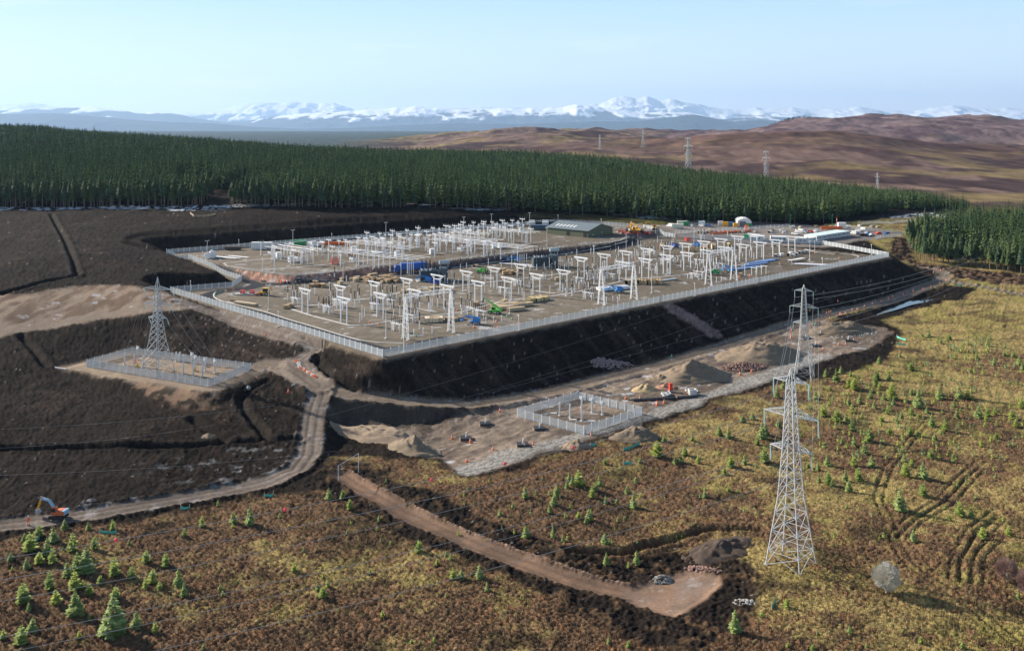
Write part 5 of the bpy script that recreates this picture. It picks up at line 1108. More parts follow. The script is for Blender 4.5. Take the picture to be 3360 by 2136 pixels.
for lb, p, a, m in (('blue boom lift with folded arm in front of the brown crates', Z2(1060, 1130), -.15, blue), ('blue boom lift parked under the middle gantry', Z3(385, 825), .2, blue), ('blue boom lift with its basket at the foot of the transformer', Z2(600, 725), -.3, blue), ('small dark blue lift beside the crates behind the portals', Z2(690, 745), 1.2, dblue), ('blue boom lift behind the far gantry leg', Z3(1470, 625), .3, blue), ('blue lift among the cable drums', Z3(930, 395), .5, dblue), ('blue lift standing behind the round drums', Z3(1150, 385), .8, blue), ('blue lift near the far transformer on the service road', Z2(1470, 530), .2, blue)): boomlift(lb, g0(p), a, m)
def excavator(label, loc, rz, m=yel, mode=0, boomm=None, s=1):
    t = thing('excavator', label, 'excavator', loc, rz); t.scale = (s,) * 3; boomm = boomm or m
    for y in (-1.0, 1.0):
        b = MB(); b.prism([(-1.9, .25), (-1.5, 0), (1.5, 0), (1.9, .25), (1.9, .6), (1.5, .85), (-1.5, .85), (-1.9, .6)], y - .27, y + .27); b.build('track', rub, t)
    b = MB(); b.box(0, 0, .35, 1.6, 1.5, .5); b.lathe([(.6, .8), (.6, 1.05)]); b.build('undercarriage', greyp, t)
    b = MB(); b.prism([(-2.1, 1.05), (1.3, 1.05), (1.3, 1.6), (-.4, 2.0), (-2.1, 2.0)], -1.15, 1.15); b.build('upper_body', m, t)
    b = MB(); b.prism([(-.1, 1.5), (1.35, 1.5), (1.15, 2.8), (.0, 2.85)], .2, 1.12); b.build('cab', m, t); b = MB(); b.prism([(.05, 1.75), (1.32, 1.75), (1.12, 2.65), (.1, 2.7)], .17, 1.15); b.build('cab_glass', winm, t)
    b = MB(); b.box(-1.8, 0, 1.1, .7, 2.3, 1.0, tx=.1); b.build('counterweight', boomm if mode else greyp, t)
    P1, P2, P3, P4 = Vector((1.0, -.3, 1.7)), Vector((2.6, -.3, 3.9)), Vector((4.9, -.3, 4.3)), Vector((5.7, -.3, 1.6))
    b = MB(); b.bar(P1, P2, .5); b.bar(P2, P3, .42); b.build('boom', boomm, t); b = MB(); b.bar(P3 + Vector((-.3, 0, .3)), P4, .36); b.build('arm', yel, t)
    b = MB(); b.prism([(5.3, 1.6), (5.9, 1.7), (6.1, .9), (5.5, .5), (4.9, .9)], -.8, .2); b.build('bucket', greyp, t)
    b = MB(); b.tube(P1 + Vector((.4, 0, .1)), P2 + Vector((.2, 0, -.2)), .09); b.tube(P2 + Vector((.3, 0, .4)), P3 + Vector((0, 0, .5)), .08); b.build('hydraulic_ram', silver, t)
    return t
EX = gg((192, 1700)); EX.z += .1
bluish = mat('pale_blue_paint', (.30, .48, .66), .35)
ex = excavator('orange excavator with pale blue boom at the end of the track', EX, math.radians(172), mat('worn_orange', (.62, .15, .05), .5, 0, .3), 1, bluish, .88)
for lb, p, a in (('yellow excavator behind the green shed, arm folded high', Z3(520, 245), .2), ('large yellow excavator with its long arm stretched over the fence', Z3(740, 220), math.pi - .1), ('orange-yellow tracked machine between the excavators', Z3(575, 240), 2.4), ('yellow digger low behind the red crates', Z3(480, 230), 1.2)): excavator(lb, gg(p), a, yel, 0, None, 1.15)
def backhoe(label, loc, rz):
    t = thing('backhoe_loader', label, 'backhoe', loc, rz)
    b = MB(); b.prism([(-1.5, .7), (2.0, .7), (2.1, 1.5), (.6, 1.6), (-1.5, 1.6)], -.6, .6); b.build('body', yel, t); b = MB(); b.prism([(-1.3, 1.6), (.6, 1.6), (.5, 2.8), (-1.2, 2.85)], -.75, .75); b.build('cab', winm, t); b = MB(); b.box(-.35, 0, 2.85, 2.0, 1.7, .15); b.build('cab_roof', yel, t)
    b = MB(); b.prism([(2.9, .15), (3.7, .2), (3.2, .9), (2.9, .9)], -1.2, 1.2); b.build('front_bucket', red, t)
    b = MB(); b.bar((.8, .7, 1.3), (3.0, .7, .6), .2); b.bar((.8, -.7, 1.3), (3.0, -.7, .6), .2); b.build('loader_arm', yel, t)
    b = MB(); b.bar((-1.8, 0, 1.0), (-2.6, 0, 3.6), .3); b.bar((-2.6, 0, 3.6), (-3.3, 0, 1.9), .26); b.build('rear_arm', yel, t)
    for x, r in ((1.6, .5), (-1.0, .75)):
        for y in (-.85, .85): wheel(t, x, y, r, .45)
backhoe('yellow backhoe loader with a red front bucket on the near lower yard', g0(Z1(1085, 852)), math.radians(172))
def lorry():
    a = g0(Z2(275, 632), .3); e = g0(Z2(580, 612), .3); d = e - a; t = thing('articulated_lorry', 'blue articulated lorry with a curtain-sided trailer on the service road', 'lorry', a, math.atan2(d.y, d.x)); L = d.length
    b = MB(); b.prism([(0, .5), (2.4, .5), (2.4, 3.3), (.5, 3.5), (.1, 2.2)], -1.2, 1.2); b.build('cab', dblue, t); b = MB(); b.prism([(-.03, 1.7), (.3, 1.7), (.62, 2.9), (.35, 3.0)], -1.1, 1.1); b.build('windscreen', winm, t)
    b = MB(); b.box(2.9 + (L - 2.9) / 2, 0, 1.2, L - 2.9, 2.5, 2.9); b.build('trailer', mat('curtain_blue', (.03, .13, .50), .5), t); b = MB(); b.box(L / 2, 0, .8, L - .5, 1.2, .35); b.build('chassis', blackpl, t)
    for x in (1.0, 3.4, L - 3.8, L - 2.6, L - 1.4):
        for y in (-1.1, 1.1): wheel(t, x, y, .5, .35)
lorry()

# ---- people
def person(label, loc, rz, m=hiv, s=1.0, hat=white, arm=.25):
    t = thing('person', label, 'person', loc, rz, None); t.scale = (s,) * 3
    def skinned(nm, V, E, Rr, mm, par, root=0):
        me = bpy.data.meshes.new(nm); me.from_pydata(V, E, []); me.materials.append(mm); o = link(bpy.data.objects.new(nm, me)); o.parent = par
        md = o.modifiers.new('skin', 'SKIN'); sv = me.skin_vertices[0].data if me.skin_vertices else None
        if sv is None:
            bpy.context.view_layer.objects.active = o; sv = me.skin_vertices[0].data
        for i, r in enumerate(Rr): sv[i].radius = (r, r); sv[i].use_root = (i == root)
        o.modifiers.new('sub', 'SUBSURF').levels = 1; return o
    V = [(0, 0, .95), (0, .0, 1.2), (0, 0, 1.42), (0, .01, 1.52), (0, .02, 1.62), (0, .03, 1.70)]; Rr = [.13, .13, .12, .055, .085, .08]; E = [(0, 1), (1, 2), (2, 3), (3, 4), (4, 5)]
    for sx in (-1, 1):
        n = len(V); V += [(sx * .1, 0, .88), (sx * .12, .02 * sx, .48), (sx * .13, -.03 * sx, .1), (sx * .13, .12, .05)]; Rr += [.085, .06, .045, .04]; E += [(0, n), (n, n + 1), (n + 1, n + 2), (n + 2, n + 3)]
        n = len(V); V += [(sx * .2, 0, 1.4), (sx * (.26 + .04), .06, 1.13), (sx * .27, .12 + arm * .6, .95 + arm * .4), (sx * .27, .14 + arm * .65, .88 + arm * .4)]; Rr += [.06, .045, .032, .028]; E += [(2, n), (n, n + 1), (n + 1, n + 2), (n + 2, n + 3)]
        hx, hy, hz = V[n + 3]
        for k in range(5):
            m0 = len(V); off = (k - 2) * .018; V += [(hx + off, hy + .02, hz - .045 if k else hz - .01), (hx + off * 1.15, hy + .035, hz - (.085, .095, .1, .095, .08)[k])]; Rr += [.009, .008]; E += [(n + 3, m0), (m0, m0 + 1)]
    skinned('body', V, E, Rr, skin, t)
    # overall following the body, open at neck, wrists and ankles
    V2 = [(0, 0, .95), (0, .0, 1.2), (0, 0, 1.43)]; R2_ = [.17, .165, .15]; E2_ = [(0, 1), (1, 2)]
    for sx in (-1, 1):
        n = len(V2); V2 += [(sx * .1, 0, .88), (sx * .12, .02 * sx, .48), (sx * .13, -.03 * sx, .16)]; R2_ += [.11, .085, .075]; E2_ += [(0, n), (n, n + 1), (n + 1, n + 2)]
        n = len(V2); V2 += [(sx * .2, 0, 1.41), (sx * .30, .06, 1.13), (sx * .27, .12 + arm * .6, .97 + arm * .4)]; R2_ += [.09, .07, .055]; E2_ += [(2, n), (n, n + 1), (n + 1, n + 2)]
    skinned('overall', V2, E2_, R2_, m, t)
    b = MB(); b.lathe([(.14, 1.72), (.13, 1.74), (.12, 1.80), (.06, 1.86), (.01, 1.87)], 0, .02, 12); b.build('hard_hat', hat, t)
    for sx in (-1, 1): b = MB(); b.box(sx * .13, .05, -.01, .12, .3, .12, tx=.15); b.build('boot', blackpl, t)
    return t
person('worker in orange hi-vis and white hard hat standing before the digger bucket', gg((93, 1722)), .3, hiv, 1.06); person('worker in orange hi-vis standing beside the excavator cab', gg((179, 1706)), 2.6, hiv, 1.06, orange)
person('orange-clad worker striding alone across the middle of the lower yard', g0(Z3(303, 528)), 1.0, hiv, 1.1, orange); person('orange-clad worker standing on the low frame by the green telehandler', g0(Z3(1100, 650)), 0, hiv, 1.1, white); person('orange-clad worker leaning at the frame beside the far gantry', g0(Z3(1172, 640)), 1, hiv, 1.1, white)
person('orange-clad worker at the fork end of the lime telehandler', g0(Z2(1157, 1000)), 0, hiv, 1, white); person('green-vested worker on the transformer plinth by the blue lift', g0(Z2(565, 712)), 0, lime, 1, white)
person('worker beside the white post in the terminal pylon enclosure', Vector(U(*R1(947, 750), -6)), 0, hiv, 1, red)

# ---- crates, pipes, pallets
def mk_crate(w_, d_, h, m, nm='timber_crate'):
    def f():
        t = thing(nm, '', 'crate', group='timber crates in the yard')
        b = MB(); b.box(0, 0, .14, w_, d_, h - .14); n = max(2, int(w_ / .9))
        b.build('box', m, t); b = MB()
        for i in range(n + 1): b.box(-w_ / 2 + .06 + i * (w_ - .12) / n, 0, .16, .12, d_ + .06, h - .15)
        b.build('batten', timber, t); b = MB(); b.box(-w_ / 2 + .3, 0, 0, .2, d_, .14); b.box(w_ / 2 - .3, 0, 0, .2, d_, .14); b.build('skid', timber, t); return t
    return f
for p, L in ((Z2(1400, 965), 12), (Z2(1360, 985), 9), (Z2(1450, 1000), 7), (Z2(1340, 955), 11), (Z2(1530, 955), 7)): put_('lcrate%d' % L, mk_crate(L, 1.8, 1.3, ptim), g0(p), E1 - .25, 'very long pale timber crate')
for i, p in enumerate(((1580, 918), (1605, 915), (1628, 912), (1652, 912), (1675, 905), (1700, 900), (1725, 898), (1740, 892), (1600, 900), (1650, 895), (1690, 888))): put_('ycr', mk_crate(1.9, 2.4, 1.4, mat('yellow_timber', (.55, .46, .24), .8)), g0(Z2(*p)), E1, 'yellowish crate in the short crate row')
for p in ((615, 1105), (660, 1105), (700, 1100)): put_('bcr', mk_crate(3.4, 3.4, 1.5, mat('pale_panel', (.72, .58, .42), .8)), g0(Z2(*p)), .1, 'bulky pale crate under the near gantry')
for p in ((800, 1090), (850, 1095), (900, 1085)): put_('mcr', mk_crate(2.8, 2, 1, timber), g0(Z2(*p)), .3, 'brown slatted crate behind the blue boom lift')
rr = random.Random(3)
def crate_field(px, n, w_, h_, fn, z=0, desc='brown timber crate', key='cr', lands='yard', sz=(1.8, 1.5, 1.2), m=timber, lo=.75, hi=1.35):
    for i in range(n):
        u, v = rr.random(), rr.random(); p = fn(px[0] + (u - .5) * w_, px[1] + (v - .5) * h_)
        put_(key, mk_crate(*sz, m), g0(p, z), rr.choice((E1, E2, .2)), desc, lands, sc_=rr.uniform(lo, hi))
crate_field((150, 705), 40, 320, 60, Z2, desc='brown crate in the big crate field', key='crA'); crate_field((60, 670), 3, 90, 20, Z2, desc='pale square crate behind the crate field', key='crB', m=ptim)
crate_field((1900, 720), 8, 180, 60, Z1, desc='timber pallet of parts beside the crate field', key='crC', m=ptim); crate_field((1600, 755), 9, 120, 40, Z1, desc='brown crate at the near end of the crate rows', key='crD')
crate_field((720, 810), 14, 180, 40, Z2, desc='pale crate between the first portals', key='crE', m=ptim); crate_field((440, 820), 12, 180, 40, Z2, desc='pale crate behind the near insulators', key='crF', m=ptim)
crate_field((1400, 630), 12, 200, 50, Z2, desc='loose timber crate near the second lime telehandler', key='crG'); crate_field((1290, 965), 3, 90, 30, Z1, desc='short brown crate near the fence road', key='crH'); 
crate_field((2000, 1330), 0, 1, 1, Z1)
for i in range(16): put_('pal', mk_crate(1.2, 1.2, 2.0, mat('pallet_wood', (.60, .44, .26), .85), 'pallet_stack'), g0(Z3(580 + (i % 8) * 29, 745 - (i // 8) * 12 + (i % 3))), E1, 'stack of wooden pallets in the double row')
for p in ((468, 748), (495, 745)): put_('pal2', mk_crate(1.6, 1.6, 1.9, ptim), g0(Z3(*p)), E1, 'pale crate just behind the middle gantry leg')
for p, a in ((Z2(1065, 945), 0), (Z2(1065, 580), 0), (Z2(1850, 705), .2), (Z3(1560, 665), .1), (Z2(1340, 925), .1)): put_('single', mk_crate(2.2, 1.6, 1.3, ptim), g0(p), E1, 'single brown crate standing by itself')
def bundle(label, p, ang, L, n, r, m, z=0, rows_=2, spread=.5, name='pipe_bundle'):
    t = thing(name, label, 'pipes', g0(p, z), ang); q = random.Random(int(L * 100 + n))
    for i in range(n):
        b = MB(); y = (i % max(1, n // rows_)) * 2.1 * r - n / rows_ * r; zz = r + (i // max(1, n // rows_)) * 2 * r + .15; dx = q.uniform(-spread, spread); b.tube((-L / 2 + dx, y, zz), (L / 2 + dx, y + q.uniform(-.1, .1), zz), r, 8); b.build('pipe', m, t)
    for x in (-L / 3, 0, L / 3): b = MB(); b.box(x, 0, 0, .2, n / rows_ * 2.1 * r + .3, .15); b.build('bearer', timber, t)
bpipe = mat('blue_wrapped_pipe', (.36, .50, .78), .5); wpipe = mat('white_wrapped_pipe', (.80, .82, .86), .5)
for i, (p, L) in enumerate((((1640, 590), 16), ((1700, 560), 18), ((1760, 535), 20), ((1810, 520), 16), ((1580, 600), 10))): bundle(('bluish wrapped pipe bundle', 'long bluish pipe bundle', 'longest bluish pipe bundle', 'bluish pipe bundle', 'short bluish pipe bundle')[i] + (' nearest', ' next', ' in the middle', ' at the far side', ' at the tip')[i].replace(' nearest', ' in front') + ' of the stack behind the far gantry', Z3(*p), E1 - .12, L, 10, .14, bpipe)
bundle('white stacked units in a long row behind the middle gantry', Z3(330, 795), E1 - .3, 14, 14, .3, wpipe, 0, 2, .1); bundle('white pipe bundle beside the pallet stacks', Z3(840, 710), E1 - .1, 12, 10, .12, wpipe); bundle('long white pipes lying along the far part of the fence road', Z3(2250, 560), E1 - 1.0, 16, 6, .16, whitecover, 0, 1, 2); bundle('long white pipes lying further along the fence road', Z4(230, 945), E1 - 1.0, 16, 6, .16, whitecover, 0, 1, 2)
bundle('pale timber baulks stacked beside the fence road', Z1(910, 945), math.radians(-30), 11, 8, .25, ptim, 0, 2, .2, 'timber_stack'); bundle('small pile of planks at the end of the timber stack', Z1(790, 912), math.radians(-20), 4, 5, .12, timber, 0, 2, .3, 'timber_stack')
bundle('white poles scattered beside the two white drums', Z1(700, 490), math.radians(-25), 16, 8, .16, whitecover, Z28, 1, 2.5); bundle('white rails laid out on the terrace end', Z1(820, 480), math.radians(-30), 12, 8, .1, whitecover, Z28, 1, 2)
bundle('white girders lying between the transformers', Z2(1500, 560), math.radians(-20), 22, 4, .22, whitecover, 0, 1, 1); bundle('pale planks behind the middle portals', Z2(1080, 575), 0, 6, 4, .2, ptim, 0, 1, .2)
bundle('black drainage pipes lying beside the small post enclosure', R2(2290, 600), .2, 20, 6, .14, blackpl, -12, 1, 2); bundle('orange timbers behind the terrace busbars', Z1(1700, 365), -.1, 20, 4, .4, orange, Z28, 2, .2)
for i, p in enumerate(((2030, 470), (2070, 480), (2100, 465), (2130, 450), (2170, 445), (2200, 440), (1900, 480), (1960, 470), (2050, 455))): put_('wrap', mk_crate(2.2, 1.6, 1.4, whitecover, 'wrapped_crate'), g0(Z3(*p)), E1 + .1 * i, 'white wrapped crate past the pipe stack')
def tray(label, p, L, W_, m, ang=E1, z=0, h=.9, legs=1):
    t = thing('storage_rack', label, 'rack', g0(p, z), ang); b = MB(); b.box(0, 0, h, L, W_, .12); b.build('top', m, t)
    for x in (-L / 2 + .2, L / 2 - .2):
        for y in (-W_ / 2 + .15, W_ / 2 - .15): b = MB(); b.box(x, y, 0, .12, .12, h); b.build('leg', steel, t)
tray('white low rack at the near end of the far pipe stack', Z3(2100, 520), 12, 2, whitecover); 
for p in ((1690, 660), (1740, 650), (1785, 640)):
    def mk_gate():
        t = thing('small_portal', '', 'steel support', group='small white three-leg portals')
        for x in (-1.2, 1.2): b = MB(); b.tube((x, 0, 0), (x, 0, 3.4), .14, 6); b.build('post', steel, t)
        b = MB(); b.bar((-1.8, 0, 3.5), (1.8, 0, 3.5), .25); b.build('beam', steel, t); return t
    put_('sp', mk_gate, g0(Z3(*p)), E2, 'small white portal in the trio beside the blue pipes')
def meshbox(label, p, z, m, a=3.0, h=2.6):
    t = thing('mesh_cage', label, 'cage', g0(p, z), .3); b = MB()
    for x in (-a / 2, a / 2):
        for y in (-a / 2, a / 2): b.box(x, y, 0, .12, .12, h)
    for zz in (0.1, h): b.box(0, -a / 2, zz, a, .1, .12); b.box(0, a / 2, zz, a, .1, .12); b.box(-a / 2, 0, zz, .1, a, .12); b.box(a / 2, 0, zz, .1, a, .12)
    b.build('frame', m, t); b = MB()
    for i in range(12): b.box(-a / 2 + (i + .5) * a / 12, -a / 2, .1, .12, .03, h); b.box(-a / 2, -a / 2 + (i + .5) * a / 12, .1, .03, .12, h)
    b.build('mesh_panel', m, t)
meshbox('red mesh cage standing under the terrace busbars', Z1(1762, 548), Z28, red); meshbox('red mesh cage beside the rear gate of the yard', Z3(1048, 328), 0, red, 2.5, 2)
t = thing('loading_platform', 'low white-railed platform with red bins near the backhoe', 'platform', g0(Z1(925, 845)), -.05); b = MB(); b.box(0, 0, 0, 11, 3, .5); b.build('deck', conc, t); b = MB()
for x in np.linspace(-5.4, 5.4, 7): b.box(x, -1.5, .5, .12, .12, 1.1)
b.bar((-5.5, -1.5, 1.5), (5.5, -1.5, 1.5), .1); b.build('railing', steel, t)
for x in (-2.4, 1.5): b = MB(); b.box(x, .3, .5, 1.8, 1.2, 1.3); b.build('bin', red, t)
for i in range(9): put_('redcr', mk_crate(3.4, 1.6, .9, red, 'steel_crate'), gg(Z3(400 + i * 34, 238 + (i % 3) * 12)), .1 * i, 'red steel crate behind the green shed', 'comp')
for i in range(12): put_('orb', mk_crate(3, .8, 1.0, orange, 'barrier_stack'), gg(Z3(1290 + i * 32, 262 - i * 2.4)), -.05, 'orange barrier in the stacked row of the compound', 'comp')
for i in range(14): put_('redb', mk_crate(2.2, .8, 1.0, red if i % 2 else white, 'road_barrier'), gg(Z3(1210 + i * 22, 248 - i * .6)), -.05, 'red or white road barrier in the compound row', 'comp') if i % 2 else put_('whtb', mk_crate(2.2, .8, 1.0, white, 'road_barrier'), gg(Z3(1210 + i * 22, 248 - i * .6)), -.05, 'white road barrier in the compound row', 'comp')
for i in range(26):
    q = (rr.choice((0, 1)), rr.random(), rr.random()); p = Z3(1040 + q[1] * 1200, 225 + q[2] * 30) if q[0] else Z4(-100 + q[1] * 1000, 560 + q[2] * 22)
    put_('misc%d' % (i % 3), mk_crate(2.2, 1.8, 1.4, (white, silver, ptim)[i % 3], 'stored_unit'), gg(p), rr.random(), ('white stored unit on the compound gravel', 'silver stored unit on the compound gravel', 'pale wooden unit on the compound gravel')[i % 3], 'comp')
t = thing('red_barrier', 'long orange barrier panel beside the long cabin row', 'barrier', gg(Z4(395, 592)), -.03); b = MB(); b.box(0, 0, .2, 14, .5, 1.8); b.build('panel', orange, t)
for x in (-6, 0, 6): b = MB(); b.box(x, 0, 0, .4, 1.2, .2); b.build('foot', blackpl, t)
t = thing('striped_pole', 'red and white striped pole standing by the small cabin', 'pole', gg(Z4(446, 585)))
for i in range(6): b = MB(); b.tube((0, 0, i * 1.3), (0, 0, i * 1.3 + 1.28), .2, 6); b.build('band', red if i % 2 else white, t)
# light mesh fencing of the compound
mb_ = MB()
for i in range(12): mb_.box(.1 + i * .27, 0, .1, .05, .03, 1.8)
for z in (.1, 1.0, 1.85): mb_.box(1.6, 0, z, 3.3, .04, .06)
po_ = MB(); po_.box(0, 0, 0, .09, .09, 2.0)
LM = (mb_.mesh('mesh_panel', galv), po_.mesh('post', steel), None)
for lb, pts in (('light mesh fence along the car park edge above the felled ground', [Z4(1105, 662), Z4(830, 690)]), ('light mesh fence behind the parked cars', [Z4(1110, 640), Z4(740, 598), Z4(540, 575)]), ('light mesh fence beside the snowy strip at the forest tail', [Z4(1340, 512), Z4(1000, 535), Z4(680, 550)]), ('light mesh fence between the compound and the yard gate', [Z3(930, 260), Z3(1300, 235), Z3(1560, 220)]), ('light mesh fence round the barrier rows', [Z3(1560, 222), Z3(1850, 200), Z3(2040, 192)])): fence(lb, pts, keep=60, mesh=LM, name='mesh_fence', L=3.3)
# low white railing along the terrace edge
rl = MB(); rl.bar((0, 0, 1.0), (3, 0, 1.0), .07); rl.bar((0, 0, .5), (3, 0, .5), .05); rp = MB(); rp.box(0, 0, 0, .09, .09, 1.1)
RLM = (rl.mesh('rail', steel), rp.mesh('post', steel), None)
for lb, pts in (('low white railing on top of the red rock bank', [Z1(760, 585), Z1(940, 612), Z1(1190, 648), Z1(1300, 658), Z1(1420, 660), Z1(1840, 617)]), ('low white railing on the terrace edge behind the blue lorry', [Z1(1925, 606), Z2(0, 578), Z2(300, 548)]), ('low white railing on the terrace edge between the transformers', [Z2(780, 517), Z2(1300, 457), Z2(1950, 382)]), ('low white railing on the terrace edge by the green shed', [Z2(2040, 368), Z2(2355, 342), Z3(400, 325), Z3(530, 293)])): fence(lb, pts, keep=80, mesh=RLM, name='railing', L=3.0)
# timber fence above the cut
tf = MB(); [tf.bar((0, 0, z), (3, 0, z), .14) for z in (.5, .9, 1.3)]; tp = MB(); tp.box(0, 0, 0, .16, .16, 1.5); TFM = (tf.mesh('rail', ptim), tp.mesh('post', ptim), None)
fence('pale timber rail fence at the head of the cut below the forest', [Z1(365, 70), Z1(400, 100), Z1(500, 100), Z1(580, 88), Z1(610, 78)], mesh=TFM, name='timber_fence', L=3)
# stock fence along the forest edge
wf = MB(); [wf.bar((0, 0, z), (6, 0, z), .03) for z in (.5, 1.0)]; wp = MB(); wp.box(0, 0, 0, .14, .14, 1.3)

# ---- small structures of the enclosures
def mk_encpost(H, arms):
    def f():
        t = thing('support_post', '', 'post', group='grey posts inside the small enclosures')
        b = MB(); b.tube((0, 0, .1), (0, 0, H), .24, 10); b.build('post', galv, t); b = MB(); b.box(0, 0, 0, .9, .9, .12); b.build('base_plate', conc, t)
        if arms:
            b = MB(); b.bar((-.9, 0, H), (.9, 0, H), .3); b.box(0, 0, H + .1, .7, .7, .5); b.build('head', galv, t)
            for x in (-.8, 0, .8): b = MB(); insul(b, H + .2, H + 1.0, .14, x, 0, 6); b.build('insulator', galv, t)
        return t
    return f
landmark('e1', 'the orange-clad worker', U(*R1(947, 750), -6)); landmark('e1', 'the junction-side fence', U(823, 1216, -6)); landmark('e2', 'the pale floor slab', U(*R2(1585, 692), -12)); landmark('e2', 'the fence facing the black pipes', U(2106, 1362, -12))
for i, (x, y, H, a) in enumerate(((870, 760, 3.6, 0), (935, 768, 3.6, 0), (1000, 775, 3.6, 0), (962, 725, 3.4, 1), (1365, 800, 3.8, 1), (1432, 802, 3.2, 1), (1500, 815, 3.2, 1), (1350, 832, 3.6, 0), (1415, 842, 3.6, 0), (1280, 822, 5.8, 0), (1230, 735, 3, 0), (1255, 735, 3, 0), (1340, 750, 2.6, 1))): put_('ep%s%s' % (H, a), mk_encpost(H, a), Vector(U(*R1(x, y), -6)), E2, 'grey equipment post with a headpiece in the pylon enclosure' if a else 'bare grey post in the pylon enclosure', 'e1')
for x, y, H, a in ((1625, 705, 3.7, 0), (1690, 720, 3.7, 0), (1765, 740, 5.8, 0), (1765, 665, 3, 1), (1830, 685, 3.4, 1), (1897, 700, 3.2, 1)): put_('ep%s%s' % (H, a), mk_encpost(H, a), Vector(U(*R2(x, y), -12)), E2, 'grey equipment post with a headpiece in the small enclosure' if a else 'bare grey post in the small enclosure', 'e2')
for lb, x, y in (('pale concrete slab on the floor of the small post enclosure', 1585, 692), ('pale slab beside the tallest post in the small enclosure', 1710, 733)): t = MB(); t.box(0, 0, 0, 2, 1.3, .15); t.box(0, 0, .15, 1.7, 1.0, .05); o = t.build('floor_slab', conc); o.location = U(*R2(x, y), -12); tag(o, lb, 'slab')
for x, y in ((960, 775), (1055, 762), (1360, 805)): put_('ystep', lambda: (lambda t: (MB().add([(-.5, -.3, 0), (.5, -.3, 0), (0, 0, 1.3), (.5, .3, 0), (-.5, .3, 0)], [(0, 1, 2), (1, 3, 2), (3, 4, 2), (4, 0, 2)]).build('step', yel, t), t)[1])(thing('yellow_step', '', 'step', group='yellow steps')), Vector(U(*R1(x, y), -6)), 0, 'small yellow step stand in the pylon enclosure', 'e1')

# ---- platform objects: black covers, rings, cones, barriers
def mk_cover():
    t = thing('foundation_cover', '', 'cover', group='black foundation covers'); b = MB(); b.box(0, 0, .1, 3.0, 2.6, .55, tx=.04); b.build('cover', blackpl, t); b = MB(); b.box(0, 0, 0, 3.3, 2.9, .1); b.build('frame', timber, t); b = MB(); b.tube((0, 0, .6), (.15, 0, 1.9), .16, 8); b.build('stub', white, t); return t
for x, y in ((1150, 765), (1027, 858), (1388, 898), (1495, 795)): put_('cover', mk_cover, gg(R2(x, y)), .1, 'black square cover on the muddy hardstanding', 'out')
for x, y in ((1130, 458), (1305, 495), (1100, 528), (1040, 480)): put_('cover', mk_cover, gg(R3(x, y)), .1, 'black cover at the pink end of the hardstanding', 'out')
def mk_ring(r, h):
    def f():
        t = thing('concrete_ring', '', 'ring', group='concrete drain rings'); b = MB(); b.lathe([(r, 0), (r, h), (r * .8, h), (r * .8, h * .2)], n=16); b.build('ring', mat('pale_concrete', (.60, .60, .58), .8), t, smooth=False); return t
    return f
for i, (x, y) in enumerate(((328, 830), (300, 808), (325, 808), (150, 828), (175, 830), (160, 838), (345, 815))): put_('ring%d' % (i > 0), mk_ring(1.3, 1.7) if i == 0 else mk_ring(.9, .5), gg(R3(x, y)), 0, 'tall concrete drain ring by the crushed stone' if i == 0 else 'flat concrete drain ring by the crushed stone', 'out')
def mk_cone(h=.95, m=orange):
    def f():
        t = thing('traffic_cone', '', 'cone', group='traffic cones'); b = MB(); b.lathe([(.26, .04), (.17, h * .42)], n=8); b.lathe([(.13, h * .62), (.05, h)], n=8); b.build('cone', m, t); b = MB(); b.box(0, 0, 0, .6, .6, .05); b.build('base', m, t); b = MB(); b.lathe([(.172, h * .42), (.13, h * .62)], n=8); b.build('band', white, t); return t
    return f
cones = [R3(*p) for p in ((1885, 55), (1920, 118), (1840, 70), (1880, 135), (1825, 160), (1775, 172), (1713, 187), (1650, 207), (1585, 222), (1558, 235), (1512, 250), (1457, 265), (1408, 280), (1330, 305), (1363, 300), (1288, 325), (1262, 335), (1255, 330), (1250, 340), (1196, 315), (1170, 325), (1190, 358), (1185, 320), (1120, 380), (1068, 395), (950, 432), (1090, 420), (1150, 548), (1245, 520), (1340, 495), (1290, 520), (765, 665), (627, 705), (700, 688), (300, 830), (105, 890), (150, 885), (0, 860), (945, 480), (945, 470), (1065, 310), (1240, 250))] + [R2(*p) for p in ((1243, 680), (938, 855), (1200, 925), (1032, 1000), (1455, 895), (1400, 905), (1825, 835), (2140, 600), (2045, 600), (1760, 665), (1055, 875), (2290, 625), (2245, 640), (2370, 600))] + [R1(2012, 950), R1(1790, 855)]
for p in cones: put_('cone', mk_cone(), gg(p), 0, 'orange traffic cone on the access track', 'out', sc_=1.25)
for p in (Z2(1045, 1165), Z2(1275, 1170), Z1(655, 550), Z2(1262, 1110), Z2(1465, 1135), Z2(885, 1000), Z3(550, 510), Z4(468, 890), Z4(230, 835), Z3(1545, 680), Z1(715, 820), Z1(785, 800), Z2(40, 1120), Z2(130, 1130), Z1(1095, 1235), Z3(2280, 450), Z3(1650, 665), Z3(1940, 555)): put_('cone', mk_cone(), g0(p, Z28 if p[1] < 880 and p[0] < 900 else 0), 0, 'orange traffic cone on the yard gravel', 'yard', sc_=1.3)
for p in (R3(198, 600), R2(1755, 815)[0:2], R3(1935, 75), R3(1100, 400)): put_('gcone', mk_cone(1.0, dgreen), gg(p), 0, 'green and white marker cone beside the access track', 'out', sc_=1.4)
for p in (Z1(612, 838), Z1(655, 825), Z1(705, 818), Z1(1280, 800), Z1(605, 865), Z2(1368, 1060), Z2(1412, 1090), Z2(490, 1250)): put_('gcone', None, g0(p), 0, 'green and white marker cone on the yard edge', 'yard', sc_=1.3)
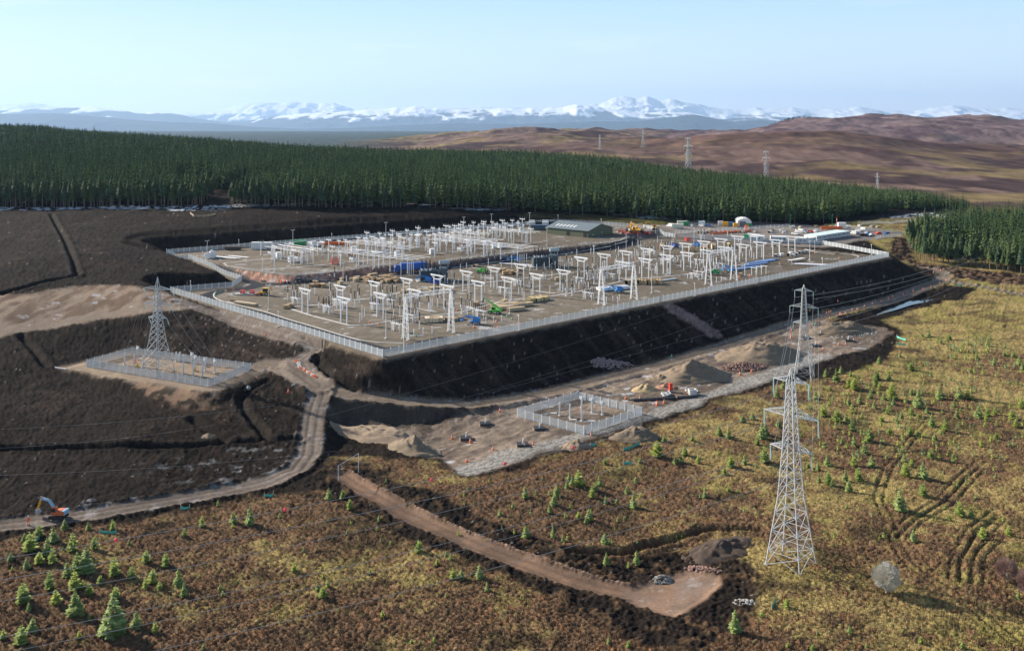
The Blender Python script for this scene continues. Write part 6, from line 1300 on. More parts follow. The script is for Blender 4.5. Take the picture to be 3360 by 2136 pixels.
def mk_bar(m):
    def f():
        t = thing('water_barrier', '', 'barrier', group='plastic barriers by the junction'); b = MB(); b.prism([(-.28, 0), (.28, 0), (.1, .85), (-.1, .85)], -.9, .9); b.build('shell', m, t); b = MB(); b.box(0, 0, .35, .5, .5, .2); b.build('slot', blackpl, t); return t
    return f
for i, p in enumerate(((2070, 740), (2085, 755), (2100, 790), (2115, 795), (2132, 808), (2150, 818), (2165, 825), (2180, 835), (2195, 845), (2090, 775))): put_('bar%d' % (i % 2), mk_bar((orange, white)[i % 2]), gg(R1(*p)), 1.0, ('orange', 'white')[i % 2] + ' plastic barrier in the curve beside the track junction', 'out', sc_=.8)
for i, p in enumerate(((1050, 712), (1065, 712), (1245, 725), (1262, 727), (1280, 728), (1300, 728))): put_('bar%d' % (i % 2), None, g0(Z1(*p), .3), .3, ('orange', 'white')[i % 2] + ' plastic barrier at the foot of the rock bank', 'yard', sc_=1.1)
t = thing('survey_tripod', 'red machine standing by the sand heap', 'pump', gg(R3(192, 812)), .3); b = MB(); b.box(0, 0, .4, 1.0, .9, 2.2, tx=.08); b.build('housing', red, t); b = MB(); b.box(0, 0, 0, 1.3, 1.2, .4); b.build('base', greyp, t)
t.name = 'pump_unit'
# pole gateway over the red track
ga = gg((1110, 1580)); gb = gg((1176, 1552)); 
t = thing('height_gateway', 'pole gateway with bunting bar over the top of the red track', 'gateway', ga, 0); d = gb - ga
b = MB(); b.tube((0, 0, 0), (0, 0, 3.6), .09, 6); b.build('post', white, t); b = MB(); b.tube(d, d + Vector((0, 0, 4.6)), .09, 6); b.build('post', white, t); b = MB(); b.tube((0, 0, 3.6), d + Vector((0, 0, 4.6)), .06, 6); b.build('cross_bar', white, t)
ga = gg(Z4(2092, 1225)); gb = gg(Z4(2130, 1210)); t = thing('height_gateway', 'pair of tall red poles over the road beyond the pond', 'gateway', ga, 0); d = gb - ga
for q in (Vector((0, 0, 0)), d): b = MB(); b.tube(q, q + Vector((0, 0, 4.6)), .12, 6); b.build('post', mat('rusty_pole', (.45, .22, .18), .6), t)
b = MB(); b.tube((0, 0, 4.5), d + Vector((0, 0, 4.5)), .04, 5); b.build('cross_bar', white, t)
t = thing('drain_pipe', 'white pipe lying at the toe of the pylon enclosure apron', 'pipe', gg(R1(418, 792)), math.radians(-25)); b = MB(); b.tube((-3, 0, .35), (3, 0, .35), .3, 8); b.build('pipe', conc, t)
for i, (p, q) in enumerate(((R4(655, 708), R4(765, 712)), (R4(230, 765), R4(258, 745)), (R4(1190, 550), R4(1250, 550)), (R4(1740, 470), R4(1800, 462)), (R2(2030, 935), R2(2130, 895)), (R2(2030, 1018), R2(2085, 1018)), (R2(1820, 905), R2(1855, 900)), (R3(1610, 475), R3(1665, 495)), (R3(1610, 520), R3(1665, 525)), (R3(1975, 150), R3(2020, 152)), (R6(690, 1250), R6(722, 1190)))):
    a = gg(p); c = gg(q); d = c - a; t = thing('netting_strip', ('teal netting strip below the excavator', 'small teal netting strip near the pines', 'teal netting at the bend of the lower track edge', 'teal netting near the pole gateway', 'blue-green netting line below the small enclosure', 'teal netting lying in the heather below the enclosure', 'short teal netting beside the earth heap', 'upper teal netting at the pink end of the hardstanding', 'lower teal netting at the pink end of the hardstanding', 'teal netting by the road fork past the pond', 'teal netting hung on two stakes below the tall pylon')[i], 'netting', a)
    n = 8; b = MB(); V = []
    for k in range(n + 1): u = k / n; c_ = d * u; zz = gz(a.x + c_.x, a.y + c_.y) - a.z; sg = .35 * math.sin(u * math.pi); V += [(c_.x, c_.y, zz + .1), (c_.x, c_.y, zz + 1.0 - sg), (c_.x + .04, c_.y + .04, zz + 1.0 - sg), (c_.x + .04, c_.y + .04, zz + .1)]
    Fs = [(4 * k + j, 4 * k + 4 + j, 4 * k + 4 + (j + 1) % 4, 4 * k + (j + 1) % 4) for k in range(n) for j in range(4)] + [(0, 1, 2, 3), (4 * n + 3, 4 * n + 2, 4 * n + 1, 4 * n)]; b.add(V, Fs); b.build('net', teal, t)
    for q in (Vector((0, 0, 0)), d): b = MB(); b.tube(q + Vector((0, 0, -.2)), q + Vector((0, 0, 1.4)), .05, 5); b.build('stake', ptim, t)
# black sheets, stock racks and odd planks in the yard
# ---- heaps
def heap(label, px, rx, ry, h, m, rz=0, seed=1, rough=.8, name='earth_heap', flat=.0):
    c = gg(px); c.z = gz(c.x, c.y); N = 40; M = 26; V = []; ca, sa = math.cos(rz), math.sin(rz)
    q = np.linspace(0, 1, M)
    for j in range(M):
        for i in range(N):
            a = 2 * math.pi * i / N; r = q[j]
            wv = 1 + .22 * (float(fbm(np.array([math.cos(a) * 1.6 + seed * 7]), np.array([math.sin(a) * 1.6]), 3, seed)[0]) - .5) * 2
            x = rx * r * wv * math.cos(a); y = ry * r * wv * math.sin(a); X_ = c.x + x * ca - y * sa; Y_ = c.y + x * sa + y * ca
            pr = max(0, 1 - max(0, r - flat) / (1 - flat)); z = h * (pr ** 1.15) * (1 + .55 * (float(fbm(np.array([x / rx * 2.2 + seed]), np.array([y / ry * 2.2]), 4, seed + 3)[0]) - .5) * 2)
            z += (float(vn(np.array([x * 1.3]), np.array([y * 1.3]), seed)[0]) - .5) * rough * (1 - r) ** .3
            V.append((X_ - c.x, Y_ - c.y, gz(X_, Y_) - c.z + z - .25 * (r > .97)))
    b = MB(); b.add(V, [(j * N + i, j * N + (i + 1) % N, (j + 1) * N + (i + 1) % N, (j + 1) * N + i) for j in range(M - 1) for i in range(N)]); o = b.build(name, m, None, True); o.location = c; tag(o, label, 'heap'); return o
def rocks(label, px, rx, ry, h, m, n, s, seed=1, rz=0, name='rock_heap', cat='rocks'):
    c = gg(px); q = random.Random(seed); b = MB(); ca, sa = math.cos(rz), math.sin(rz)
    ico = [(0, 0, 1), (.9, 0, .3), (.3, .85, .3), (-.7, .5, .3), (-.7, -.5, .3), (.3, -.85, .3), (.7, .5, -.5), (-.3, .8, -.5), (-.9, 0, -.5), (-.3, -.8, -.5), (.7, -.5, -.5), (0, 0, -.9)]
    fc = [(0, 1, 2), (0, 2, 3), (0, 3, 4), (0, 4, 5), (0, 5, 1), (1, 6, 2), (2, 7, 3), (3, 8, 4), (4, 9, 5), (5, 10, 1), (2, 6, 7), (3, 7, 8), (4, 8, 9), (5, 9, 10), (1, 10, 6), (6, 11, 7), (7, 11, 8), (8, 11, 9), (9, 11, 10), (10, 11, 6)]
    for i in range(n):
        a = q.uniform(0, 6.28); r = math.sqrt(q.random()); x = rx * r * math.cos(a); y = ry * r * math.sin(a); X_, Y_ = x * ca - y * sa, x * sa + y * ca; k = s * q.uniform(.5, 1.3); z = gz(c.x + X_, c.y + Y_) - c.z + max(0, 1 - r) * h
        sc3 = (k * q.uniform(.8, 1.3), k * q.uniform(.8, 1.3), k * q.uniform(.6, 1)); b.add([(X_ + p[0] * sc3[0] * q.uniform(.8, 1.2), Y_ + p[1] * sc3[1], z + p[2] * sc3[2]) for p in ico], fc)
    o = b.build(name, m); o.location = c; tag(o, label, cat); return o
heap('big pale brown earth mound beside the crushed stone strip', R3(330, 715), 15, 10, 5.2, dirtm, .5, 3); heap('long low sandy earth mound before the embankment', R3(760, 590), 20, 12, 4.6, dirtm, .55, 5, flat=.25); heap('rocky flat mound at the pink end of the hardstanding', R3(1250, 430), 17, 9, 2.6, dirtm, .5, 8, flat=.4)
heap('ochre sand heap near the black pipes', R3(35, 800), 4.5, 3, 1.9, mat('ochre_sand', (.42, .31, .17), .95, 0, .15), .2, 11); heap('small red earth heap beside the ochre sand', R3(165, 785), 3.6, 2.6, 1.5, mat('red_earth', (.34, .19, .13), .95, 0, .2), 0, 13); heap('small grey earth heap beside the big mound', R3(130, 735), 5, 3.4, 2.0, dirtm, .2, 14)
heap('tongue of tan earth spreading from the dark hollow', R2(440, 835), 15, 6, 1.9, sand, -.5, 17, flat=.5); heap('dark rounded earth mound at the tip of the tan tongue', R2(700, 920), 8, 5, 3.0, dirtm, -.6, 19); heap('conical earth heap between the enclosure and the heather', R2(2110, 850), 7, 5, 3.4, dirtm, .2, 23); heap('small earth heap beside the marker cone below the enclosure', R2(1740, 905), 4.5, 3, 1.8, sand, .2, 29)
heap('low dark earth heap behind the terrace ramp fence', Z4(420, 845), 5, 3, 1.2, dirtm, 0, 31); heap('dark spoil ridges beside the red earth pad', R6(330, 850), 9, 5.5, 2.2, mat('dark_spoil', (.075, .052, .04), .95, 0, .35, 1, .8), .6, 37, .9)
heap('small brown soil heap beside the long ditch', R1(1460, 1258), 3, 2, 1.0, dirtm, 0, 41)
rocks('red rock pile between the two earth mounds', R3(650, 660), 9, 4.5, 1.6, redst, 420, .45, 2, .4); rocks('grey rubble at the foot of the big earth mound', R3(245, 745), 6, 2.6, .8, greyst, 160, .4, 3, .2); rocks('pinkish rock patch on the dark embankment toe', R2(1960, 388), 7.5, 4, 1.2, mat('pink_rock', (.33, .25, .24), .9, 0, .3), 330, .4, 4, .3)
rocks('small heap of white stones on the red earth pad', R5(2155, 1010), 1.9, 1.3, .9, greyst, 120, .22, 5); rocks('white stones scattered in the black peat below the pad', R6(505, 1200), 2.0, 1.5, .5, greyst, 60, .25, 6); rocks('red stones tipped along the lip of the red earth pad', R6(230, 975), 4, 1.2, .6, redst, 150, .25, 7, -.5)
rocks('rubble spread along the toe of the rocky mound', R3(1330, 455), 14, 3, .3, greyst, 200, .3, 8, .5)
for i, (x, y, s) in enumerate(((2055, 905, 1.2), (2120, 930, 1.3), (1730, 920, 1.6), (1845, 800, .7))): rocks(('pale boulder at the junction, first of a pair', 'pale boulder at the junction, larger of a pair', 'bluish boulder on the bank beside the pylon enclosure', 'small boulder at the tip of the enclosure bank')[i], R1(x, y), .1, .1, .2, greyst, 2, s * .8, 20 + i, name='boulder', cat='boulder')
for i, (x, y, s) in enumerate(((550, 505, 1.3), (600, 495, 1.7))): rocks(('smaller boulder beside the lower track', 'larger boulder beside the lower track')[i], R4(x, y), .1, .1, .2, mat('brown_rock', (.2, .17, .15), .9), 2, s * .8, 30 + i, name='boulder', cat='boulder')
# red and dark stones of the terrace bank
def bank():
    c = Vector(U(*Z1(1400, 690), 1)); b = MB(); q = random.Random(9); pts = [Vector(p) for p in [U(*Z1(*p), 1.4) for p in ((820, 612), (1000, 645), (1250, 690), (1400, 702), (1700, 690), (1880, 650))]]
    return pts

# ------------------------------------------------------------------ vegetation
def leafmat(name, c1, c2, rough=.85):
    m = bpy.data.materials.new(name); n, l = nodes_of(m); p = n['Principled BSDF']; a = n.new('ShaderNodeAttribute'); a.attribute_name = 'Col'
    o = n.new('ShaderNodeObjectInfo'); r = n.new('ShaderNodeMixRGB'); r.inputs[1].default_value = (*c1, 1); r.inputs[2].default_value = (*c2, 1); l.new(o.outputs['Random'], r.inputs[0])
    x = n.new('ShaderNodeMixRGB'); x.blend_type = 'MULTIPLY'; x.inputs[0].default_value = 1; l.new(r.outputs[0], x.inputs[1]); l.new(a.outputs['Color'], x.inputs[2]); l.new(x.outputs[0], p.inputs['Base Color'])
    p.inputs['Roughness'].default_value = rough; p.inputs['Specular IOR Level'].default_value = .2
    return m
spr = leafmat('spruce_needles', (.052, .096, .050), (.084, .118, .034)); pin = leafmat('young_pine_needles', (.36, .42, .085), (.22, .30, .075)); sit = leafmat('bluish_spruce_needles', (.25, .32, .11), (.22, .29, .08))
bark = mat('bark', (.20, .155, .12), .9, 0, .2, 2); twig = mat('pale_twigs', (.56, .54, .48), .9, 0, .15); twig2 = mat('brown_twigs', (.30, .20, .17), .9, 0, .15)
def conifer(h, w_, layers, br, seed, z0=.3, droop=.25, pw=1.0, sub=1, up=0.0):
    """needle sprays in uneven whorls round the axis: verts, tris, shade"""
    q = random.Random(seed); V = []; Fq = []; S = []
    for k in range(layers):
        t = (k + q.uniform(-.3, .3)) / layers; t = max(0, min(t, .99)); z = z0 + (h - z0) * t; R_ = w_ / 2 * ((1 - t) ** pw) * (1 if t > .12 else .78 + t * 1.8) + .03 * h * .3
        nb = max(4, int(br * (1 - t * .45)))
        for j in range(nb):
            a = 2 * math.pi * (j + q.uniform(-.35, .35) + .5 * (k % 2)) / nb; r = R_ * q.uniform(.62, 1.12); wd = r * q.uniform(.36, .55); dz = -droop * r + up * r; zz = z + q.uniform(-.5, .5) * (h - z0) / layers
            ca, sa = math.cos(a), math.sin(a); sh = q.uniform(.6, 1.25)
            i0 = len(V); top = (0, 0, zz + r * .28); tip = (ca * r, sa * r, zz + dz)
            l_ = (ca * r * .55 - sa * wd, sa * r * .55 + ca * wd, zz + dz * .55 - r * .08); r_ = (ca * r * .55 + sa * wd, sa * r * .55 - ca * wd, zz + dz * .55 - r * .08); mid = (ca * r * .5, sa * r * .5, zz + dz * .3 + r * .14)
            V += [top, l_, tip, r_, mid]; Fq += [(i0, i0 + 1, i0 + 4), (i0 + 4, i0 + 1, i0 + 2), (i0 + 4, i0 + 2, i0 + 3), (i0, i0 + 4, i0 + 3)]; S += [sh * .9, sh, sh * 1.15, sh, sh]
            if sub:   # two side sprays
                for sg in (-1, 1):
                    a2 = a + sg * q.uniform(.25, .5); r2 = r * q.uniform(.5, .85); c2, s2 = math.cos(a2), math.sin(a2); i1 = len(V); z2 = zz + q.uniform(-.1, .2) * r
                    V += [(c2 * r2 * .3, s2 * r2 * .3, z2 + r2 * .1), (c2 * r2 - s2 * wd * .3, s2 * r2 + c2 * wd * .3, z2 + dz * .8), (c2 * r2 * 1.1 + s2 * wd * .3, s2 * r2 * 1.1 - c2 * wd * .3, z2 + dz * .7)]; Fq += [(i1, i1 + 1, i1 + 2)]; S += [sh * .8, sh, sh]
    i0 = len(V); V += [(-.03 * w_, 0, h * .86), (.03 * w_, 0, h * .86), (0, .03 * w_, h * .86), (0, 0, h * 1.03)]; Fq += [(i0, i0 + 1, i0 + 3), (i0 + 1, i0 + 2, i0 + 3), (i0 + 2, i0, i0 + 3)]; S += [1] * 4
    return np.array(V), np.array(Fq), np.array(S)
def tree_obj(name, label, cat, group, cr, m, h, tr, z0, bare=0):
    t = thing(name, label, cat, (0, 0, 0), 0, group); V, Fq, S = cr
    o = link(bpy.data.objects.new('crown', np_mesh('crown', V, Fq, m, np.repeat(S[:, None], 3, 1), smooth=False))); o.parent = t
    b = MB(); b.tube((0, 0, -.4), (0, 0, h * .93), tr, 6, tr * .25)
    if bare:
        q = random.Random(5)
        for i in range(22): z = q.uniform(.12, .5) * h; a = q.uniform(0, 6.28); b.bar((0, 0, z), (math.cos(a) * q.uniform(.5, 1.1), math.sin(a) * q.uniform(.5, 1.1), z + .1), .05, None, 3)
    b.build('trunk', bark, t)
    return t
# forest outlines
F1 = GP([(-200, 684), (0, 683), (340, 680), (660, 678)]) + [(-205, 660, 0), (-200, 900, 0), (-196, 905, 0)] + GP([(716, 664), (722, 679), (1000, 683), (1300, 684), (1500, 687), (1700, 694), (1850, 704), (2000, 713), (2150, 722), (2300, 728), (2500, 737), (2700, 736), (2800, 718), (2872, 704), (3000, 692), (3100, 686), (3182, 690)]) + [G_(3186, 868, 0), G_(3000, 960, 0), G_(2800, 1040, 0), G_(2400, 1180, 0), G_(2000, 1380, 0), G_(1400, 1620, 0), G_(800, 1800, 0), G_(0, 2050, 0), G_(-500, 2050, 0)]
F2 = GP([(2968, 800), (2990, 845), (3024, 862), (3080, 868), (3188, 880), (3351, 903), (3560, 930)]) + [(430, 600, 0), (430, 760, 0), G_(3190, 750, 0), G_(3090, 700, 0)]
def scatter(poly, x0, x1, y0, y1, sp):
    xs, ys = np.meshgrid(np.arange(x0, x1, sp), np.arange(y0, y1, sp)); xs = xs.ravel() + R.uniform(-.45, .45, xs.size) * sp; ys = ys.ravel() + R.uniform(-.45, .45, ys.size) * sp
    d = sdf(xs, ys, poly); k = d < -1; return xs[k], ys[k], -d[k]
a1 = scatter(F1, -900, 520, 560, 1000, 3.6); a2 = scatter(F1, -1300, 700, 1000, 2050, 6.0); a3 = scatter(F2, 200, 440, 480, 770, 3.9)
fx = np.concatenate([a1[0], a2[0], a3[0]]); fy = np.concatenate([a1[1], a2[1], a3[1]]); fd = np.concatenate([a1[2], a2[2], a3[2]]); fw = np.concatenate([a1[0] * 0, a2[0] * 0, a3[0] * 0 + 1])
keep = np.abs(fx / fy) < .68; fx, fy, fd, fw = fx[keep], fy[keep], fd[keep], fw[keep]
# clearing track through the wood
pth = pdist(fx, fy, [G(700, 690)[:2], (G(700, 690)[0] - 5, 720), (G(700, 690)[0] + 30, 900), (G(700, 690)[0] + 60, 1100)])[0]
keep = (pth > 6.5) & (fbm(fx / 30, fy / 30, 3, 9) > .27); fx, fy, fd, fw = fx[keep], fy[keep], fd[keep], fw[keep]
fz = np.array([gz(x, y) if y < 950 else gz(x, y, GZ) for x, y in zip(fx, fy)])
stand = vn(fx / 120, fy / 120, 7); fh = np.where(fw > 0, 15.0, 17.5) + (stand - .5) * 3 + R.normal(0, 2.1, len(fx)); fh = fh + 3.5 * sstep(-.47, -.50, fx / fy) * (fy > 1150); fh = np.where((fw == 0) & (fx > 200), fh - 5 * sstep(200, 420, fx), fh); fh -= 2.5 * (fd < 5) * R.random(len(fx))
FT = fbm(fx / 25, fy / 25, 3, 19); print('forest', len(fx))
sn = fx / fy; infr = (np.abs(sn) < .545) & (fd < 14)
score = np.where(infr, fy + fd * 8, 1e9); order = np.argsort(score)[:290]; front = np.zeros(len(fx), bool); front[order] = True
vars_hi = [tree_obj('spruce_tree', 'x', 'spruce', 'front row', conifer(16, 4.9, 18, 8, 100 + i, z0=(6.5, 7.2, 5.8, 8)[i], droop=.36, pw=.75), spr, 16, .22, 4, 1) for i in range(4)]
def grp(x, y, w):
    if w > 0: return 'dark green spruce at the front of the wood beyond the felled ground', 'spruces at the front of the smaller wood'
    if x > 180: return 'spruce with bare lower trunk at the far tail of the long forest edge', 'spruces at the tail of the long forest'
    if x > 40: return 'spruce with bare lower trunk in the forest edge behind the compound', 'spruces at the forest edge behind the compound'
    return 'spruce standing in the shadowed forest edge above the tall cut', 'spruces at the forest edge above the cut'
used = [0] * 4
for i in np.where(front)[0]:
    v = i % 4; s = fh[i] / 16
    if used[v] == 0: o = vars_hi[v]; used[v] = 1; o.location = (fx[i], fy[i], fz[i]); o.scale = (s, s, s)
    else: o = copy_tree(vars_hi[v], (fx[i], fy[i], fz[i]), R.uniform(0, 6.28), (s * R.uniform(.85, 1.15), s * R.uniform(.85, 1.15), s))
    lb, gr = grp(fx[i], fy[i], fw[i]); o['label'] = lb; o['group'] = gr
lo = [conifer(16, 4.7 + .3 * i, 8, 6, 200 + i, z0=3, droop=.3, pw=.8, sub=0) for i in range(5)]; lo2 = [conifer(16, 6.4, 6, 5, 300 + i, z0=6, droop=.3, pw=.8, sub=0) for i in range(5)]
def merged(name, sel, lods, lab, far=False):
    VV_, FF, SS = [], [], []; o_ = 0
    for i in np.where(sel)[0]:
        V, Fq, S = lods[i % 5]; s = fh[i] / 16; a = (i * 2.399) % 6.283; c, s_ = math.cos(a) * s, math.sin(a) * s; k = 1.0 if not far else 1.15
        VV_.append(np.stack([fx[i] + (V[:, 0] * c - V[:, 1] * s_) * k, fy[i] + (V[:, 0] * s_ + V[:, 1] * c) * k, fz[i] + V[:, 2] * s], 1)); FF.append(Fq + o_); o_ += len(V)
        hh = (i * .61803) % 1; tint = np.array([.052, .096, .054]) * (1 - hh) + np.array([.084, .118, .036]) * hh; lf = float(FT[i]); tint = tint * (.6 + .8 * ((i * .7548) % 1)) * (.7 + .6 * lf) + np.array([.03, .02, 0]) * max(0, lf - .5); SS.append(S[:, None] * tint[None, :])
    me = np_mesh(name, np.concatenate(VV_), np.concatenate(FF), fmat, np.concatenate(SS), smooth=False); o = link(bpy.data.objects.new(name, me)); tag(o, lab, kind='stuff'); return o
fmat = ground_mat('forest_needles', .5, 0, .9, .1)
merged('forest', (~front) & (fw == 0) & (fy < 1000), lo, 'dense dark spruce plantation stretching behind the substation'); merged('distant_forest', (~front) & (fw == 0) & (fy >= 1000), lo2, 'far slope of the spruce plantation rising to the skyline', True)
merged('small_wood', (~front) & (fw > 0), lo, 'dense spruce wood beyond the felled ground')
# small dark clumps on the far ridge
for px, py, n_, s_ in ((2560, 410, 3, 1.4), (2600, 408, 5, 1.0), (2625, 407, 5, 1.0), (2575, 412, 3, 1)):
    pass
for i, (px, py, Y_) in enumerate(((2562, 411, 4300), (2600, 408, 4200), (2618, 407, 4200), (2302, 430, 4300))):
    x_ = (px - CX) * Y_ / F; z_ = gz(x_, Y_, GZ) - 2; V0, F0, S0 = lo2[i]; VV_, FF = [], []
    for k in range(60): dx, dy = rr.uniform(-40, 40) * (1.4 if i != 3 else .3), rr.uniform(-30, 30); s = rr.uniform(.4, .7); VV_.append(V0 * s * 1.3 + np.array([x_ + dx, Y_ + dy, gz(x_ + dx, Y_ + dy, GZ) - 2])); FF.append(F0 + k * len(V0))
    o = link(bpy.data.objects.new('far_copse', np_mesh('far_copse', np.concatenate(VV_), np.concatenate(FF), fmat, np.tile(np.array([.03, .045, .035]), (60 * len(V0), 1)), smooth=False))); tag(o, ('dark copse at the foot of the purple hill', 'dark strip of trees on the shoulder of the purple hill', 'second dark strip on the shoulder of the purple hill', 'tiny dark copse on the pale moor skyline')[i], kind='stuff')

# ---- young conifers of the moor
kinds = []
for i in range(3): kinds.append(tree_obj('young_pine', 'x', 'young pine', 'young pines on the moor', conifer(3, 1.75, 11, 8, 400 + i, z0=.15, droop=-.25, pw=.62, up=.1), pin, 3, .06, .1))
for i in range(3): kinds.append(tree_obj('young_spruce', 'x', 'young spruce', 'young spruces on the moor', conifer(3, 1.65, 12, 8, 500 + i, z0=.12, droop=.05, pw=.8), sit, 3, .05, .1))
ukind = [0] * 6; planted = []
def plant(px, py, hpx, k=None, at=None):
    c = G(px, py) if at is None else at; h = hpx / (F / c[1]) if at is None else hpx
    k = rr.randrange(6) if k is None else k; s = h / 3; s *= 1.12; w_ = s * rr.uniform(1.15, 1.7)
    if ukind[k] == 0: o = kinds[k]; ukind[k] = 1; o.location = c; o.scale = (w_, w_, s)
    else: o = copy_tree(kinds[k], c, rr.uniform(0, 6.28), (w_, w_, s))
    z = 'tall' if h > 4.2 else 'medium' if h > 2.4 else 'small'
    RANK.append((o, f"{z} {'yellow-green young pine' if k < 3 else 'blue-green young spruce'} in the {'heather' if px < 2200 else 'moor grass'}", 'out')); planted.append(c)
L4 = ((195, 825, 120), (310, 840, 105), (350, 765, 110), (475, 825, 120), (255, 730, 80), (345, 905, 100), (175, 935, 70), (258, 905, 75), (440, 990, 100), (505, 960, 120), (565, 960, 160), (325, 1075, 120), (490, 1080, 120), (585, 1110, 80), (150, 1160, 120), (365, 1175, 95), (495, 1240, 150), (745, 1372, 260), (785, 1375, 130), (700, 1370, 150), (760, 1140, 80), (895, 1325, 110), (750, 985, 115), (865, 1005, 80), (960, 895, 75), (1090, 925, 90), (1005, 1030, 90), (1175, 1050, 110), (1210, 1120, 90), (955, 1070, 70), (1330, 660, 70), (1535, 640, 75), (1645, 650, 120), (580, 685, 60), (740, 680, 65), (620, 810, 80), (1215, 730, 60), (215, 1360, 100), (140, 1430, 110), (190, 1215, 60), (1020, 1360, 75), (1935, 955, 60), (2155, 1060, 55), (2125, 1130, 70), (2090, 1080, 50), (2165, 480, 75), (2305, 545, 65), (2255, 470, 50), (1435, 525, 40), (20, 1400, 60), (70, 885, 60), (425, 680, 70), (160, 760, 60), (520, 1395, 50), (1340, 1470, 50), (545, 1070, 60), (1450, 1085, 50), (1840, 605, 35), (1120, 1140, 30), (660, 1040, 60), (1530, 675, 35), (1385, 1160, 25), (590, 1280, 50), (415, 820, 35), (850, 780, 40), (1405, 605, 25), (2310, 650, 30), (1750, 770, 30), (1050, 1080, 60), (80, 955, 35), (2000, 830, 40), (2130, 1000, 40), (1465, 1120, 40))
L5 = ((550, 830, 80), (950, 1000, 90), (1250, 470, 80), (1600, 395, 100), (1560, 390, 60), (1460, 460, 80), (1440, 520, 70), (1410, 570, 60), (1690, 470, 75), (1965, 540, 100), (1255, 730, 80), (1435, 735, 75), (1500, 760, 50), (1775, 780, 80), (1785, 910, 80), (1985, 910, 90), (775, 1000, 70), (830, 1000, 60), (1000, 1085, 60), (730, 860, 40), (760, 885, 50), (2120, 200, 100), (1780, 510, 60), (1670, 620, 80), (1085, 590, 50), (1540, 360, 60), (1740, 390, 70), (1720, 420, 60), (1320, 455, 40), (1410, 460, 45), (1525, 410, 50), (1640, 390, 40), (1480, 480, 35), (1920, 440, 60), (2165, 100, 40), (2300, 190, 60), (2270, 240, 45), (2005, 240, 35), (1775, 250, 40), (2350, 100, 60), (1600, 610, 50), (1560, 540, 30), (1685, 590, 50), (1855, 520, 50), (1905, 620, 35), (1860, 630, 40), (1650, 640, 40), (1345, 500, 40), (290, 620, 40), (275, 690, 35), (365, 780, 30), (80, 710, 35), (670, 910, 40), (730, 1130, 40), (310, 1260, 50), (95, 550, 70), (50, 470, 55), (335, 380, 40), (1800, 1430, 50), (1930, 1460, 50), (560, 1440, 40), (650, 1425, 40), (500, 1430, 30), (1240, 1140, 30), (300, 765, 30), (1170, 540, 40), (230, 970, 35), (1930, 930, 40))
L6 = ((1355, 105, 85), (1250, 135, 80), (1320, 190, 90), (1370, 280, 80), (1215, 445, 80), (1280, 370, 90), (1190, 370, 80), (1075, 400, 90), (1565, 575, 150), (1600, 340, 90), (1590, 250, 70), (1720, 360, 110), (1720, 480, 90), (1775, 220, 70), (1970, 610, 95), (2050, 625, 75), (2125, 765, 80), (2300, 745, 65), (1655, 785, 90), (440, 1405, 150), (505, 260, 75), (410, 280, 80), (395, 85, 65), (395, 450, 45), (235, 490, 80), (970, 1540, 60), (1705, 1480, 50), (1070, 270, 80), (1220, 1410, 60), (1250, 270, 70), (1005, 300, 60), (1640, 280, 60), (1925, 245, 60), (2235, 220, 40), (1990, 1510, 50), (620, 1300, 40), (790, 1235, 60), (1580, 1420, 40), (1335, 1510, 40), (570, 1480, 30), (860, 1450, 30), (1200, 560, 35), (935, 280, 40), (640, 250, 110), (645, 60, 80), (590, 130, 60), (100, 200, 60), (70, 250, 60), (30, 260, 50), (365, 330, 50), (190, 250, 50), (330, 60, 70), (1100, 410, 50), (1010, 380, 50), (1000, 1420, 35), (1870, 570, 40), (2080, 495, 40), (1340, 60, 40), (800, 1510, 40), (2370, 1170, 60), (1900, 640, 40), (1955, 415, 40), (2170, 665, 30), (125, 560, 30), (1680, 75, 40), (1630, 60, 50), (1165, 120, 40), (1520, 1500, 30))
L3 = ((1230, 750, 80), (1310, 790, 70), (1345, 805, 75), (1480, 780, 80), (1580, 865, 100), (1745, 915, 110), (1235, 1005, 80), (1330, 1060, 70), (1150, 970, 80), (1440, 1130, 80), (2000, 860, 80), (1880, 860, 80), (2120, 980, 80), (1830, 1030, 80), (1910, 1060, 70), (1690, 1090, 60), (645, 1010, 60), (555, 1110, 70), (500, 1090, 50), (765, 1110, 100), (1500, 640, 50), (1700, 680, 50), (1560, 740, 60), (1380, 890, 70), (1470, 920, 60), (1310, 900, 60), (1165, 720, 50), (1260, 700, 50), (1320, 720, 40), (1480, 740, 60), (1290, 1000, 60), (1700, 960, 60), (1640, 980, 50), (1550, 960, 50), (1610, 1010, 40), (1590, 900, 60), (1530, 870, 60), (1445, 860, 60), (1330, 950, 60), (1020, 990, 40), (860, 850, 70), (900, 800, 60), (870, 1040, 60), (705, 990, 50), (1630, 600, 40), (1810, 470, 50), (1770, 470, 30), (1885, 515, 50), (1940, 490, 40), (2010, 850, 50), (2110, 610, 40), (2220, 650, 50), (2330, 990, 60), (2360, 1040, 60), (2390, 920, 60), (2225, 960, 50), (1800, 950, 45), (1970, 910, 45), (2380, 650, 70), (2340, 600, 50), (2280, 590, 30), (1740, 1090, 40), (2230, 1110, 40), (2140, 1160, 50), (1850, 1120, 50), (1510, 1000, 40), (1100, 860, 50), (970, 950, 40), (2010, 940, 30), (1190, 810, 30), (2090, 870, 30), (2170, 1000, 40), (1745, 980, 40))
for fn, L_, kk in ((R4, L4, .4983), (R5, L5, .4983), (R6, L6, .4817), (R3, L3, .5233)):
    for x, y, h in L_: p = fn(x, y); plant(p[0], p[1], h * kk, (3 if h > 140 else None) if x * 7 % 3 or h > 140 else rr.choice((0, 1, 2)) if fn is R4 else rr.choice((3, 4, 5)))
q2 = random.Random(17); cnt = 0
